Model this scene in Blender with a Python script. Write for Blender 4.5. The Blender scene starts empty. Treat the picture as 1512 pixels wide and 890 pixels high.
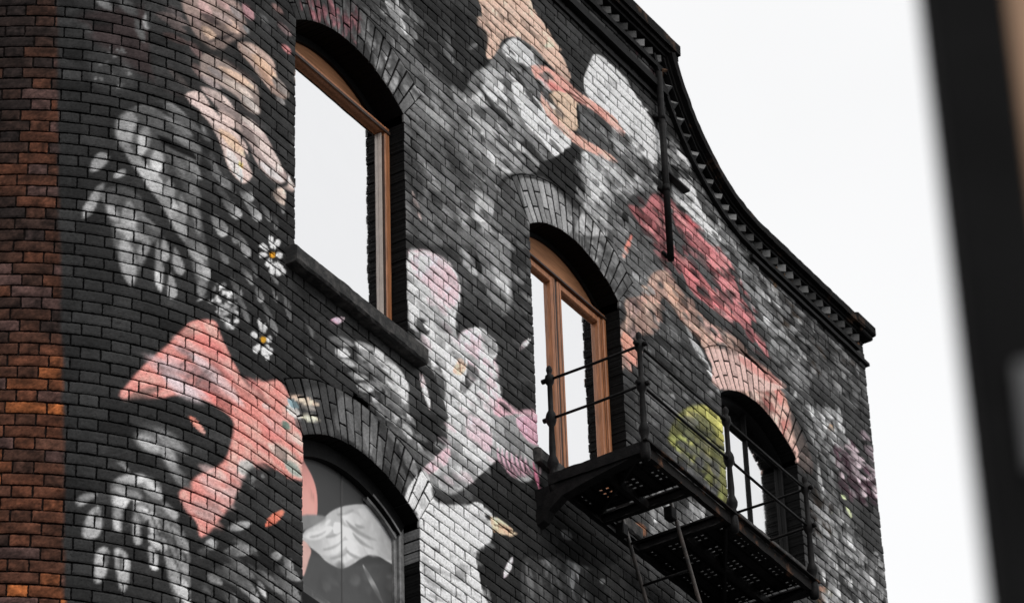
import bpy, math, random
import numpy as np
from mathutils import Vector

# ---------------------------------------------------------------- data: the mural, laid out on the wall in units of 5 mm
# along the wall (s) and up (z).  P/S = patch of paint, T = single brush stroke, F = area filled with small strokes.
BRUSH=[[3.77,0.23,-0.27,-4.49],[3.69,0.17,0.24,-4.47],[3.88,0.13,0.87,-4.46],[4.41,0.1,1.61,-4.48],[5.56,0.07,2.67,-4.51],[6.61,0.03,3.42,-4.56],[6.83,-0.01,3.47,-4.62],[7.05,-0.06,3.51,-4.69],[7.27,-0.11,3.56,-4.75],[7.86,-0.17,4.47,-5.3],[8.09,-0.23,4.52,-5.37],[8.33,-0.28,4.57,-5.43],[8.57,-0.34,4.63,-5.5],[8.82,-0.4,4.68,-5.56],[9.06,-0.46,4.74,-5.62],[9.31,-0.52,4.79,-5.69],[9.57,-0.58,4.85,-5.75],[9.83,-0.64,4.9,-5.82],[10.09,-0.71,4.95,-5.88],[10.35,-0.77,5.01,-5.95],[10.62,-0.84,5.06,-6.01],[10.89,-0.91,5.12,-6.07],[11.16,-0.98,5.17,-6.14],[11.44,-1.05,5.22,-6.2],[11.72,-1.12,5.28,-6.27],[12.0,-1.19,5.33,-6.33]]
MURAL=[
('P',[2449,3117,5030,4661,4675,2960,2504,2128],42,8.0,1.0),
('P',[2871,3174,3404,3525,3901,3366,3865,3037,3335,2749,3191,2995],58,120.0,0.8),
('P',[3185,2770,4814,3624,4675,2960,3173,2320],60,120.0,0.8),
('P',[3836,3484,4575,3628,4675,2960,4188,2861,4085,3266],66,60.0,0.8),
('P',[3265,3365,3660,3619,3922,3560,3864,3381,3615,3518,3401,3465],52,30.0,0.9),
('P',[3196,3188,3277,3261,3361,3324,3463,3341,3528,3278,3470,3166,3445,3033,3409,2971,3330,2990,3268,2992,3199,2969,3197,3103],98,26.0,1.0),
('P',[3151,3258,3230,3275,3260,3217,3204,3150,3181,3190],92,14.0,1.0),
('P',[3618,3314,3719,3438,3830,3420,3874,3386,3901,3366,3762,3299,3749,3257,3664,3221,3623,3243],124,12.0,1.0),
('P',[3888,3467,3930,3455,4025,3424,4080,3382,4019,3372,3921,3378,3887,3382],120,12.0,1.0),
('P',[3940,3546,4016,3517,4156,3485,4325,3479,4474,3446,4487,3328,4298,3305,4160,3365,4025,3424],70,14.0,1.0),
('P',[3402,3149,3455,3196,3525,3229,3594,3226,3662,3197,3712,3157,3718,3138,3624,3165,3520,3150,3489,3143,3433,3101],112,12.0,1.0),
('P',[3646,3222,3762,3299,3811,3234,3744,3107,3720,3139],84,14.0,1.0),
('P',[3759,3071,3882,3192,3971,3136,3988,3054,3972,2991,3767,2966],88,16.0,1.0),
('P',[3040,2732,3126,2759,3191,2734,3219,2671,3183,2691,3125,2690,3040,2675,2998,2691],76,14.0,1.0),
('P',[4263,3215,4499,3334,4483,2992,4231,2880],70,20.0,1.0),
('S',[3193,3318,3258,3361,3394,3405,3390,3329,3331,3255,3265,3241,3197,3276],38,13.5,0.9),
('S',[2634,2993,2745,3024,2784,2952,2759,2908,2706,2921,2646,2955],(54,44,44),20.0,0.7),
('F',[2597,3009,2665,3019,2675,2858,2603,2847],12,(30.0,53.3),(8.0,16.7),12,[(56,56,56),(42,42,42)],1,14,8.0,(0.6,1),'l',0.6),
('T',[2644,3021,2666,3003],14.7,130,90,0.0,'l',4.7,1.0),
('T',[2673,3021,2696,3004],20.0,84,60,0.0,'l',6.7,1.0),
('T',[2693,3000,2705,2967],13.3,70,90,0.0,'l',4.7,1.0),
('S',[2702,3002,2708,3018,2718,3031,2722,3023,2719,3005,2712,2989,2705,2987],142,3.3,1.0),
('T',[2707,3011,2709,2990],5.3,60,90,0.0,'l',2.0,1.0),
('P',[2714,2939,2726,2948,2738,2955,2737,2949,2730,2933,2723,2937],120,2.0,1.0),
('P',[2723,2940,2737,2954,2737,2949,2729,2939],205,1.3,1.0),
('F',[2641,2948,2683,2954,2696,2902,2640,2886],22,(3.3,8.0),(2.7,6.4),55,[(150,150,150),(110,110,110),(90,90,90)],3,40,1.3,(0.6,1),'r',0.9),
('S',[2641,2938,2678,2943,2696,2915,2685,2893,2648,2891],80,13.3,0.35),
('F',[2721,3025,2769,3035,2783,2981,2752,2964,2728,2991],18,(30.0,56.7),(8.7,16.0),36,[(135,135,135),(112,112,112),(90,90,90)],4,8,3.3,(0.6,1),'l',0.6),
('S',[2766,3054,2855,3104,2863,3075,2839,3027,2818,2985,2783,2981,2767,3014],(120,102,98),4.7,0.9),
('F',[2769,3055,2846,3096,2851,3051,2817,3012,2777,2991],24,(33.3,60.0),(8.7,16.0),38,[(190,168,160),(206,174,162),(150,135,130),(196,176,172),(90,78,76)],5,10,2.3,(0.6,1),'l',0.7),
('S',[2773,3013,2803,3014,2821,2987,2852,2994,2878,2986,2883,2952,2865,2929,2837,2932,2801,2937,2777,2949,2764,2969],(152,134,128),3.3,1.0),
('F',[2776,3001,2803,3008,2825,2986,2873,2980,2878,2949,2841,2938,2797,2938,2777,2959],26,(36.7,66.7),(9.3,16.0),42,[(200,176,160),(224,186,166),(206,180,172),(228,182,162),(160,146,140)],6,8,2.3,(0.6,1),'l',0.72),
('S',[2759,2915,2781,2931,2805,2919,2834,2904,2851,2885,2866,2864,2864,2840,2846,2833,2820,2852,2802,2875,2782,2901],(178,158,152),2.3,1.0),
('F',[2765,2916,2784,2929,2819,2906,2846,2881,2860,2857,2850,2838,2820,2855,2798,2880],22,(40.0,70.0),(9.3,15.3),52,[(214,188,178),(204,184,178),(228,188,170),(196,176,172)],7,6,2.0,(0.6,1),'l',0.85),
('S',[2815,2944,2841,2944,2879,2926,2911,2906,2943,2889,2948,2872,2920,2866,2879,2871,2853,2892,2830,2912],(160,144,140),2.3,1.0),
('F',[2822,2941,2849,2939,2901,2910,2938,2886,2916,2869,2879,2881,2849,2900],22,(40.0,66.7),(9.3,14.7),52,[(206,190,184),(220,190,172),(198,186,184),(176,160,156)],8,6,2.0,(0.6,1),'l',0.85),
('S',[2839,3027,2877,3046,2907,3035,2912,3017,2896,3000,2860,3002],(178,156,140),2.7,1.0),
('F',[2845,3027,2877,3041,2905,3023,2882,3005],9,(30.0,50.0),(8.0,13.3),50,[(214,190,170),(228,186,160),(200,184,176)],9,8,2.0,(0.6,1),'l',0.85),
('T',[2839,3091,2863,3075],14.7,(196,150,150),(150,120,116),0.0,'l',2.7,1.0),
('T',[2919,3005,2929,2987],8.7,150,170,0.0,'l',2.0,1.0),
('T',[2901,3000,2919,2991],8.0,120,140,0.0,'l',2.0,1.0),
('T',[2803,3008,2836,2992],8.7,46,0,0.0,'l',3.0,0.85),
('T',[2828,3024,2856,3013],15.3,46,0,0.0,'l',3.0,0.85),
('T',[2805,2886,2823,2863],4.0,46,0,0.0,'l',3.0,0.85),
('T',[2819,2923,2862,2890],4.3,46,0,0.0,'l',3.0,0.85),
('T',[2864,3005,2905,2983],8.7,46,0,0.0,'l',3.0,0.85),
('T',[2878,2986,2943,2965],20.0,46,0,0.0,'l',3.0,0.85),
('T',[2784,2952,2811,2935],4.3,46,0,0.0,'l',3.0,0.85),
('T',[2857,2914,2879,2894],4.0,46,0,0.0,'l',3.0,0.85),
('T',[2776,3038,2803,3038],6.7,46,0,0.0,'l',3.0,0.85),
('T',[2896,2967,2947,2941],23.3,46,0,0.0,'l',3.0,0.85),
('F',[2873,2983,2947,2995,2948,2901,2911,2919],12,(23.3,43.3),(6.0,11.3),52,[(70,70,70),(95,95,95),(60,60,60)],79,14,2.7,(0.6,1),'l',0.6),
('T',[2840,2854,2852,2844],7.3,(240,205,150),(205,150,90),0.0,'l',1.0,1.0),
('T',[2823,2853,2834,2849],4.7,50,0,0.0,'l',1.3,1.0),
('T',[2920,2931,2924,2914],6.7,130,110,0.0,'l',2.0,1.0),
('T',[2931,3018,2947,3001],8.7,120,90,0.0,'l',2.0,1.0),
('T',[2911,3126,2947,3104],14.7,(150,112,112),(110,84,84),0.0,'l',3.3,1.0),
('T',[2926,3080,2942,3073],9.3,(200,130,136),0,0.0,'l',2.0,1.0),
('T',[2891,3086,2900,3078],10.0,(150,140,150),0,0.0,'l',2.0,1.0),
('T',[2900,3116,2918,3110],10.0,(180,150,140),(120,100,100),0.0,'l',2.7,1.0),
('S',[2672,2835,2675,2855,2690,2872,2712,2883,2734,2893,2754,2883,2771,2868,2782,2847,2788,2817,2789,2773,2728,2750,2710,2772,2688,2801,2677,2811],72,3.3,1.0),
('T',[2697,2872,2735,2876],10.0,110,120,-0.06,'l',2.0,1.0),
('T',[2697,2867,2734,2856],20.0,60,76,0.0,'l',4.0,1.0),
('T',[2734,2889,2758,2872],22.0,120,130,0.0,'r',3.3,1.0),
('T',[2738,2871,2783,2844],16.7,130,115,-0.06,'l',2.0,1.0),
('S',[2674,2835,2678,2854,2691,2865,2700,2855,2698,2832,2687,2821,2676,2820],128,3.3,1.0),
('T',[2686,2861,2695,2831],10.0,165,150,0.0,'l',2.7,1.0),
('T',[2708,2848,2705,2812],18.7,176,160,0.0,'l',2.7,1.0),
('S',[2682,2815,2698,2819,2720,2813,2733,2792,2740,2770,2739,2753,2725,2749,2713,2767,2698,2788],150,2.3,1.0),
('T',[2690,2817,2713,2786],14.7,172,160,0.0,'l',2.0,1.0),
('T',[2717,2819,2727,2787],17.3,130,182,0.0,'r',2.3,1.0),
('T',[2733,2815,2737,2765],11.3,150,190,0.0,'p',2.0,1.0),
('T',[2724,2777,2739,2753],15.3,170,150,0.0,'l',2.0,1.0),
('T',[2744,2787,2754,2759],14.7,130,150,0.0,'l',2.0,1.0),
('S',[2731,2846,2749,2846,2773,2830,2770,2822,2746,2832],26,3.3,1.0),
('T',[2709,2822,2723,2808],4.7,40,0,0.0,'l',2.7,0.9),
('T',[2697,2845,2704,2821],5.3,40,0,0.0,'l',2.7,0.9),
('T',[2726,2834,2744,2796],10.0,40,0,0.0,'l',2.7,0.9),
('T',[2746,2819,2762,2793],8.7,40,0,0.0,'l',2.7,0.9),
('T',[2760,2802,2771,2775],6.0,40,0,0.0,'l',2.7,0.9),
('T',[2739,2798,2747,2775],4.7,40,0,0.0,'l',2.7,0.9),
('T',[2746,2832,2768,2805],10.0,72,120,0.0,'l',2.3,1.0),
('T',[2761,2828,2780,2801],8.7,66,110,0.0,'l',2.3,1.0),
('T',[2771,2813,2784,2777],8.7,63,105,0.0,'l',2.3,1.0),
('T',[2753,2796,2765,2770],8.7,72,120,0.0,'l',2.3,1.0),
('T',[2725,2850,2752,2837],8.7,54,90,0.0,'l',2.3,1.0),
('F',[2785,2896,2812,2877,2842,2828,2821,2788,2794,2775,2786,2832],16,(23.3,40.0),(5.3,10.0),52,[(62,62,62),(84,84,84),(48,48,48)],77,14,2.7,(0.6,1),'l',0.6),
('T',[2785,2877,2799,2861],11.3,110,120,0.0,'l',3.3,1.0),
('T',[2796,2846,2824,2809],16.7,60,150,0.0,'r',2.3,1.0),
('T',[2810,2821,2824,2809],8.7,150,170,0.0,'l',2.0,1.0),
('T',[2835,2830,2867,2813],14.7,60,165,0.0,'r',2.0,1.0),
('T',[2852,2824,2863,2811],8.0,110,140,0.0,'l',2.0,1.0),
('S',[2649,2773,2651,2790,2657,2797,2666,2797,2664,2787,2654,2776,2647,2767],140,2.7,1.0),
('P',[2673,2772,2678,2779,2687,2782,2685,2773,2679,2767],135,2.0,1.0),
('P',[2677,2770,2687,2781,2685,2773],180,1.3,1.0),
('T',[2652,2751,2644,2726],14.7,120,90,0.0,'t',2.7,1.0),
('T',[2658,2738,2642,2708],13.3,110,150,0.0,'p',1.7,1.0),
('T',[2656,2732,2641,2711],8.7,100,160,0.0,'p',1.3,1.0),
('S',[2661,2739,2711,2754,2728,2738,2718,2701,2716,2675,2705,2651,2698,2625,2691,2635,2681,2669,2672,2698],104,2.7,1.0),
('F',[2671,2735,2714,2746,2712,2693,2702,2659,2686,2665,2677,2696],14,(30.0,50.0),(10.0,18.0),80,[(162,162,162),(145,145,145),(120,120,120)],8,10,2.7,(0.6,1),'l',0.75),
('T',[2691,2739,2693,2712],14.7,126,168,0.0,'l',2.3,1.0),
('T',[2686,2692,2692,2663],14.7,126,168,0.0,'l',2.3,1.0),
('T',[2696,2667,2697,2626],16.0,123,165,0.0,'l',2.3,1.0),
('T',[2707,2688,2706,2654],12.0,105,140,0.0,'l',2.3,1.0),
('T',[2675,2702,2681,2675],12.0,112,150,0.0,'l',2.3,1.0),
('T',[2712,2717,2717,2691],13.3,75,100,0.0,'l',2.3,1.0),
('T',[2701,2717,2712,2696],13.3,112,150,0.0,'l',2.3,1.0),
('T',[2715,2694,2713,2666],8.7,40,0,0.0,'l',2.7,0.8),
('T',[2728,2710,2740,2669],10.0,115,165,0.0,'p',2.0,1.0),
('T',[2725,2678,2733,2628],12.0,117,168,0.0,'p',2.0,1.0),
('T',[2745,2663,2749,2624],12.7,115,165,0.0,'p',2.0,1.0),
('T',[2751,2690,2758,2659],13.3,117,168,0.0,'p',2.0,1.0),
('T',[2729,2707,2736,2679],7.3,77,110,0.0,'p',2.0,1.0),
('T',[2727,2769,2741,2733],15.3,99,165,-0.03,'r',2.0,1.0),
('T',[2735,2753,2757,2726],17.3,90,150,-0.03,'r',2.0,1.0),
('T',[2753,2763,2762,2728],13.3,84,140,-0.03,'r',2.0,1.0),
('T',[2750,2727,2770,2703],13.3,96,160,-0.03,'r',2.0,1.0),
('T',[2767,2711,2784,2685],18.7,96,160,-0.03,'r',2.0,1.0),
('T',[2773,2761,2783,2728],14.7,78,130,-0.03,'r',2.0,1.0),
('T',[2779,2729,2794,2695],14.7,96,160,-0.03,'r',2.0,1.0),
('T',[2783,2752,2785,2738],10.0,84,140,-0.03,'r',2.0,1.0),
('T',[2790,2703,2797,2678],10.7,84,140,-0.03,'r',2.0,1.0),
('S',[2778,2681,2789,2684,2797,2675,2794,2658,2788,2646,2782,2653],155,2.0,1.0),
('T',[2799,2663,2782,2632],10.0,150,168,-0.12,'t',1.3,1.0),
('T',[2799,2759,2822,2740],18.0,80,160,-0.03,'r',1.7,1.0),
('T',[2816,2789,2843,2775],16.7,75,150,-0.03,'r',1.7,1.0),
('T',[2853,2805,2880,2792],15.3,82,165,-0.03,'r',1.7,1.0),
('T',[2843,2819,2859,2802],10.0,70,140,-0.03,'r',1.7,1.0),
('T',[2829,2758,2840,2738],11.3,55,110,-0.03,'r',1.7,1.0),
('T',[2840,2751,2862,2731],13.3,84,168,-0.03,'r',1.7,1.0),
('T',[2808,2723,2824,2702],10.0,45,90,-0.03,'r',1.7,1.0),
('T',[2848,2708,2868,2697],8.7,65,130,-0.03,'r',1.7,1.0),
('T',[2860,2730,2877,2711],6.7,45,90,-0.03,'r',1.7,1.0),
('T',[2884,2816,2902,2804],10.0,65,130,-0.03,'r',1.7,1.0),
('T',[2909,2818,2914,2798],7.3,60,120,-0.03,'r',1.7,1.0),
('T',[2920,2844,2930,2829],6.7,65,130,-0.03,'r',1.7,1.0),
('T',[2873,2696,2886,2681],11.3,75,150,-0.03,'r',1.7,1.0),
('T',[2830,2687,2847,2667],11.3,75,150,-0.03,'r',1.7,1.0),
('T',[2888,2680,2915,2651],10.0,65,130,-0.03,'r',1.7,1.0),
('T',[2837,2672,2861,2640],8.7,60,120,-0.03,'r',1.7,1.0),
('F',[2797,2669,2819,2672,2845,2663,2842,2625,2824,2616,2800,2633],46,(5.3,10.0),(4.3,8.0),55,[(190,190,190),(168,168,168),(130,130,130)],10,40,1.3,(0.8,1),'r',0.9),
('T',[2899,2735,2917,2723],6.0,50,130,0.0,'p',1.3,1.0),
('T',[2926,2725,2944,2688],8.0,50,130,0.0,'p',1.3,1.0),
('T',[2948,2763,2980,2739],6.0,50,130,0.0,'p',1.3,1.0),
('T',[2971,2750,2994,2724],5.3,50,130,0.0,'p',1.3,1.0),
('T',[2903,2716,2917,2698],5.3,50,130,0.0,'p',1.3,1.0),
('T',[2966,2706,3003,2681],7.3,50,130,0.0,'p',1.3,1.0),
('T',[2994,2692,3031,2658],10.0,50,130,0.0,'p',1.3,1.0),
('T',[2967,2665,2989,2649],7.3,50,130,0.0,'p',1.3,1.0),
('T',[3012,2715,3035,2702],7.3,50,130,0.0,'p',1.3,1.0),
('T',[2985,2662,3003,2641],8.7,50,130,0.0,'p',1.3,1.0),
('T',[2898,2759,2882,2760],8.8,185,238,0.0,'r',1.0,1.0),
('T',[2905,2767,2902,2783],8.1,185,238,0.0,'r',1.0,1.0),
('T',[2910,2768,2918,2787],8.1,185,238,0.0,'r',1.0,1.0),
('T',[2897,2753,2881,2744],8.1,185,238,0.0,'r',1.0,1.0),
('T',[2913,2762,2926,2767],10.1,185,238,0.0,'r',1.0,1.0),
('T',[2902,2751,2896,2736],7.4,185,238,0.0,'r',1.0,1.0),
('T',[2906,2748,2906,2730],8.1,185,238,0.0,'r',1.0,1.0),
('T',[2911,2751,2920,2737],7.4,185,238,0.0,'r',1.0,1.0),
('T',[2915,2754,2932,2746],5.4,185,238,0.0,'r',1.0,1.0),
('T',[2902,2759,2910,2758],9.4,(225,160,50),0,0.0,'r',1.0,1.0),
('T',[2881,2631,2867,2628],9.4,185,238,0.0,'r',1.0,1.0),
('T',[2886,2640,2880,2655],7.4,185,238,0.0,'r',1.0,1.0),
('T',[2890,2640,2893,2655],6.7,185,238,0.0,'r',1.0,1.0),
('T',[2894,2635,2905,2641],10.1,185,238,0.0,'r',1.0,1.0),
('T',[2883,2623,2873,2606],10.1,185,238,0.0,'r',1.0,1.0),
('T',[2890,2624,2892,2610],8.1,185,238,0.0,'r',1.0,1.0),
('T',[2895,2629,2907,2622],8.1,185,238,0.0,'r',1.0,1.0),
('T',[2892,2624,2899,2609],6.7,185,238,0.0,'r',1.0,1.0),
('T',[2885,2633,2893,2632],9.4,(190,140,40),0,0.0,'r',1.0,1.0),
('S',[2944,2772,3014,2784,3120,2776,3229,2777,3228,2754,3158,2724,3071,2724,2995,2729,2954,2738],30,8.8,1),
('S',[2981,2740,3028,2753,3139,2756,3178,2741,3061,2725,2986,2717],40,10.1,0.8),
('T',[3022,2724,3053,2748],10.8,(216,160,185),(235,200,205),0.0,'l',0.7,1.0),
('T',[3205,3014,3225,2988],7.4,(225,185,180),(235,215,212),0.0,'l',0.7,1.0),
('T',[3215,2753,3230,2725],7.4,(235,190,185),(240,220,215),0.0,'l',0.7,1.0),
('T',[3451,2917,3473,2939],8.8,(235,205,200),(240,215,215),0.0,'l',0.7,1.0),
('S',[3014,2706,3061,2723,3109,2741,3153,2748,3178,2737,3190,2724,3191,2702,3157,2684,3108,2676,3061,2680,3028,2685],64,2.7,1.0),
('T',[3014,2703,3071,2717],11.5,99,165,0.0,'l',2.0,1.0),
('T',[3035,2700,3061,2699],11.5,105,175,0.0,'l',2.0,1.0),
('T',[3028,2682,3075,2691],8.8,90,150,0.0,'l',2.0,1.0),
('T',[3051,2683,3094,2694],7.4,78,130,0.0,'l',2.0,1.0),
('T',[3076,2726,3119,2733],13.5,90,150,0.0,'l',2.0,1.0),
('T',[3109,2736,3158,2737],17.5,106,178,0.0,'l',2.0,1.0),
('T',[3085,2712,3133,2718],8.8,66,110,0.0,'l',2.0,1.0),
('T',[3139,2737,3178,2731],14.8,111,185,0.0,'l',2.0,1.0),
('T',[3153,2724,3185,2715],15.5,111,185,0.0,'l',2.0,1.0),
('T',[3157,2707,3188,2700],15.5,108,180,0.0,'l',2.0,1.0),
('T',[3070,2682,3118,2697],11.5,78,130,0.0,'l',2.0,1.0),
('T',[3080,2672,3123,2683],14.8,99,165,0.0,'l',2.0,1.0),
('T',[3099,2671,3137,2678],14.8,117,195,0.0,'l',2.0,1.0),
('T',[3128,2705,3162,2697],10.1,72,120,0.0,'l',2.0,1.0),
('T',[3119,2716,3153,2718],8.1,60,100,0.0,'l',2.0,1.0),
('T',[3094,2659,3118,2655],10.1,90,150,0.0,'l',2.0,1.0),
('T',[3071,2707,3138,2713],4.0,36,0,0.0,'l',2.0,0.8),
('T',[3061,2691,3118,2697],3.4,36,0,0.0,'l',2.0,0.8),
('T',[3123,2690,3157,2688],4.0,36,0,0.0,'l',2.0,0.8),
('F',[3075,2655,3177,2708,3206,2673,3235,2656,3214,2620,3175,2639,3127,2653,3070,2637],44,(20.2,40.4),(6.1,12.1),40,[(140,140,140),(115,115,115),(165,165,165),(90,90,90)],12,14,2.4,(0.6,1),'l',0.6),
('T',[3122,2651,3137,2652],13.5,180,160,0.0,'l',2.0,1.0),
('T',[3141,2638,3156,2632],11.5,150,170,0.0,'l',2.0,1.0),
('S',[2690,2479,2713,2520,2746,2565,2768,2595,2790,2611,2808,2615,2818,2598,2837,2575,2864,2556,2898,2580,2920,2593,2938,2585,2952,2565,2967,2545,2968,2487,2945,2475,2912,2472,2886,2466,2862,2440,2840,2396,2816,2360,2794,2333,2786,2349,2761,2370,2785,2404,2823,2440,2838,2482,2833,2502,2792,2507,2756,2500,2723,2481],(244,160,150),6.0,1.0),
('F',[2726,2524,2791,2586,2821,2545,2838,2517,2783,2507],30,(40.0,80.0),(8.0,15.0),35,[(206,184,186),(190,172,176),(226,160,154),(214,150,146)],13,8,8.0,(0.35,0.7),'l',0.95),
('F',[2755,2573,2800,2608,2843,2555,2905,2573,2958,2532,2905,2479],30,(36.0,70.0),(10.0,18.0),38,[(246,156,146),(248,176,166),(244,150,144),(246,190,184)],14,10,7.0,(0.35,0.7),'l',0.95),
('F',[2768,2372,2834,2445,2906,2470,2834,2393,2796,2344],22,(30.0,60.0),(10.0,16.0),28,[(248,176,166),(222,186,182),(206,184,182),(240,160,152)],15,10,7.0,(0.35,0.7),'l',0.95),
('T',[2739,2519,2793,2500],20.0,(196,182,186),(170,158,160),0.0,'l',10.0,0.8),
('T',[2773,2561,2855,2525],16.0,(196,184,188),(206,190,190),0.0,'l',10.0,0.7),
('T',[2757,2533,2775,2559],5.0,(120,100,100),0,0.0,'l',4.0,0.7),
('T',[2781,2524,2803,2555],6.0,(120,100,100),0,0.0,'l',4.0,0.7),
('T',[2765,2521,2782,2543],4.0,(120,100,100),0,0.0,'l',4.0,0.7),
('T',[2792,2533,2809,2551],4.0,(120,100,100),0,0.0,'l',4.0,0.7),
('T',[2778,2515,2792,2537],4.0,(120,100,100),0,0.0,'l',4.0,0.7),
('T',[2696,2476,2739,2504],16.0,(160,128,120),(110,90,86),0.0,'l',10.0,0.9),
('T',[2792,2520,2838,2508],14.0,(236,110,104),(240,140,132),0.0,'l',8.0,0.4),
('S',[2692,2473,2740,2490,2793,2500,2831,2492,2833,2475,2803,2445,2749,2448,2700,2451],44,8.0,0.97),
('T',[2847,2451,2874,2446],26.0,(150,156,154),(120,126,124),0.0,'l',10.0,0.9),
('T',[2899,2498,2964,2499],20.0,(206,190,180),(180,176,166),0.0,'l',8.0,0.8),
('T',[2931,2492,2967,2486],16.0,(150,156,148),0,0.0,'l',6.0,1.0),
('T',[2854,2432,2880,2410],18.0,70,46,0.0,'l',8.0,0.9),
('S',[2870,2453,2908,2468,2932,2469,2969,2479,2969,2439,2881,2388,2840,2389,2856,2427],50,7.0,0.97),
('F',[2862,2440,2893,2455,2887,2435,2868,2424],7,(4.0,8.0),(3.2,6.4),55,[(120,120,120),(96,96,96)],80,40,2.0,(0.6,1),'r',0.9),
('T',[2775,2479,2797,2463],8.0,(240,140,120),(232,170,160),0.0,'l',2.0,1.0),
('T',[2895,2390,2932,2426],11.0,(225,120,96),(240,146,128),0.0,'l',2.0,1.0),
('T',[2709,2436,2751,2438],34.0,84,110,0.0,'l',22.0,0.8),
('T',[2709,2434,2741,2421],22.0,150,140,0.0,'l',12.0,1.0),
('T',[2732,2446,2772,2431],18.0,130,110,0.0,'l',12.0,1.0),
('T',[2741,2436,2760,2400],18.0,140,120,0.0,'l',10.0,1.0),
('T',[2752,2405,2778,2387],16.0,110,80,0.0,'l',10.0,1.0),
('T',[2936,2569,2963,2564],14.8,(200,195,190),0,0.0,'l',1.7,1.0),
('T',[2941,2583,2990,2600],10.1,(210,180,160),0,0.0,'l',1.7,1.0),
('T',[2963,2570,3002,2582],8.8,(215,205,180),0,0.0,'l',1.7,1.0),
('T',[2954,2581,2995,2593],8.1,(120,115,110),0,0.0,'l',1.7,1.0),
('T',[2888,2544,2905,2547],10.1,(200,170,165),0,0.0,'l',1.7,1.0),
('T',[2927,2543,2941,2538],10.1,(110,125,115),0,0.0,'l',2.7,1.0),
('T',[2896,2392,2932,2428],11.5,(210,115,95),(240,150,125),0.0,'l',0.7,1.0),
('S',[2645,2339,2648,2348,2658,2352,2666,2350,2661,2342,2651,2336,2648,2331],150,2.7,1.0),
('S',[2655,2302,2657,2319,2662,2332,2669,2337,2672,2327,2671,2310,2665,2297,2657,2295],158,2.3,1.0),
('T',[2668,2335,2671,2316],5.3,90,0,0.0,'l',2.7,0.8),
('S',[2667,2252,2667,2271,2672,2287,2681,2290,2683,2279,2679,2257,2676,2247,2671,2246],160,2.3,1.0),
('T',[2678,2287,2683,2268],5.3,100,0,0.0,'l',2.7,0.7),
('S',[2690,2291,2700,2291,2705,2278,2704,2253,2701,2240,2694,2242,2692,2259,2689,2278],164,2.3,1.0),
('T',[2695,2290,2696,2265],4.7,80,120,0.0,'l',2.3,0.8),
('T',[2686,2394,2702,2386],6.0,60,130,-0.15,'p',1.7,1.0),
('S',[2681,2356,2685,2373,2696,2383,2712,2388,2726,2388,2737,2381,2740,2368,2746,2358,2763,2347,2775,2328,2778,2304,2777,2246,2767,2243,2751,2265,2751,2290,2739,2309,2717,2301,2709,2318,2696,2312,2690,2319,2683,2343],118,2.3,1.0),
('T',[2686,2371,2715,2380],14.7,120,168,0.0,'r',2.0,1.0),
('T',[2685,2361,2700,2355],20.0,123,172,0.0,'r',2.0,1.0),
('T',[2685,2349,2701,2341],20.0,123,172,0.0,'r',2.0,1.0),
('T',[2689,2341,2695,2312],19.3,123,172,0.0,'r',2.0,1.0),
('T',[2700,2360,2716,2356],16.7,115,160,0.0,'r',2.0,1.0),
('T',[2711,2357,2721,2349],13.3,93,130,0.0,'r',2.0,1.0),
('T',[2720,2385,2738,2375],13.3,123,172,0.0,'r',2.0,1.0),
('T',[2715,2373,2737,2362],11.3,136,190,0.0,'r',2.0,1.0),
('T',[2711,2349,2714,2300],16.7,120,168,0.0,'r',2.0,1.0),
('T',[2721,2352,2727,2334],20.0,123,172,0.0,'r',2.0,1.0),
('T',[2732,2349,2744,2316],20.0,118,165,0.0,'r',2.0,1.0),
('T',[2726,2319,2739,2303],20.0,131,182,0.0,'r',2.0,1.0),
('T',[2729,2301,2737,2275],18.7,123,172,0.0,'r',2.0,1.0),
('T',[2743,2352,2761,2344],14.7,113,158,0.0,'r',2.0,1.0),
('T',[2750,2335,2774,2311],18.0,123,172,0.0,'r',2.0,1.0),
('T',[2758,2317,2775,2301],11.3,131,182,0.0,'r',2.0,1.0),
('T',[2750,2307,2767,2276],16.7,118,165,0.0,'r',2.0,1.0),
('T',[2752,2279,2772,2256],18.7,129,180,0.0,'r',2.0,1.0),
('T',[2759,2265,2777,2246],16.7,138,192,0.0,'r',2.0,1.0),
('T',[2767,2298,2777,2263],10.0,86,120,0.0,'r',2.0,1.0),
('T',[2711,2355,2698,2311],10.7,36,0,0.0,'l',2.0,0.92),
('T',[2724,2333,2720,2298],10.7,36,0,0.0,'l',2.0,0.92),
('T',[2710,2371,2738,2325],3.3,36,0,0.0,'l',2.0,0.92),
('T',[2721,2366,2742,2315],2.7,36,0,0.0,'l',2.0,0.92),
('T',[2745,2316,2752,2263],7.3,36,0,0.0,'l',2.0,0.92),
('T',[2739,2303,2746,2264],8.7,36,0,0.0,'l',2.0,0.92),
('T',[2755,2308,2776,2293],3.0,36,0,0.0,'l',2.0,0.92),
('T',[2750,2335,2764,2297],3.0,36,0,0.0,'l',2.0,0.92),
('T',[2737,2359,2749,2351],4.0,36,0,0.0,'l',2.0,0.92),
('T',[2799,2320,2815,2336],16.7,90,150,0.0,'l',2.0,1.0),
('T',[2825,2327,2881,2353],18.7,100,168,0.0,'l',2.0,1.0),
('T',[2829,2320,2857,2347],10.0,78,130,0.0,'l',2.0,1.0),
('T',[2831,2358,2870,2382],13.3,105,175,0.0,'l',2.0,1.0),
('T',[2803,2290,2824,2285],13.3,102,170,0.0,'l',2.0,1.0),
('T',[2825,2311,2850,2299],13.3,78,130,0.0,'l',2.0,1.0),
('T',[2847,2303,2878,2294],16.7,90,150,0.0,'l',2.0,1.0),
('T',[2862,2301,2886,2289],13.3,102,170,0.0,'l',2.0,1.0),
('T',[2865,2327,2915,2319],10.0,72,120,0.0,'l',2.0,1.0),
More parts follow.
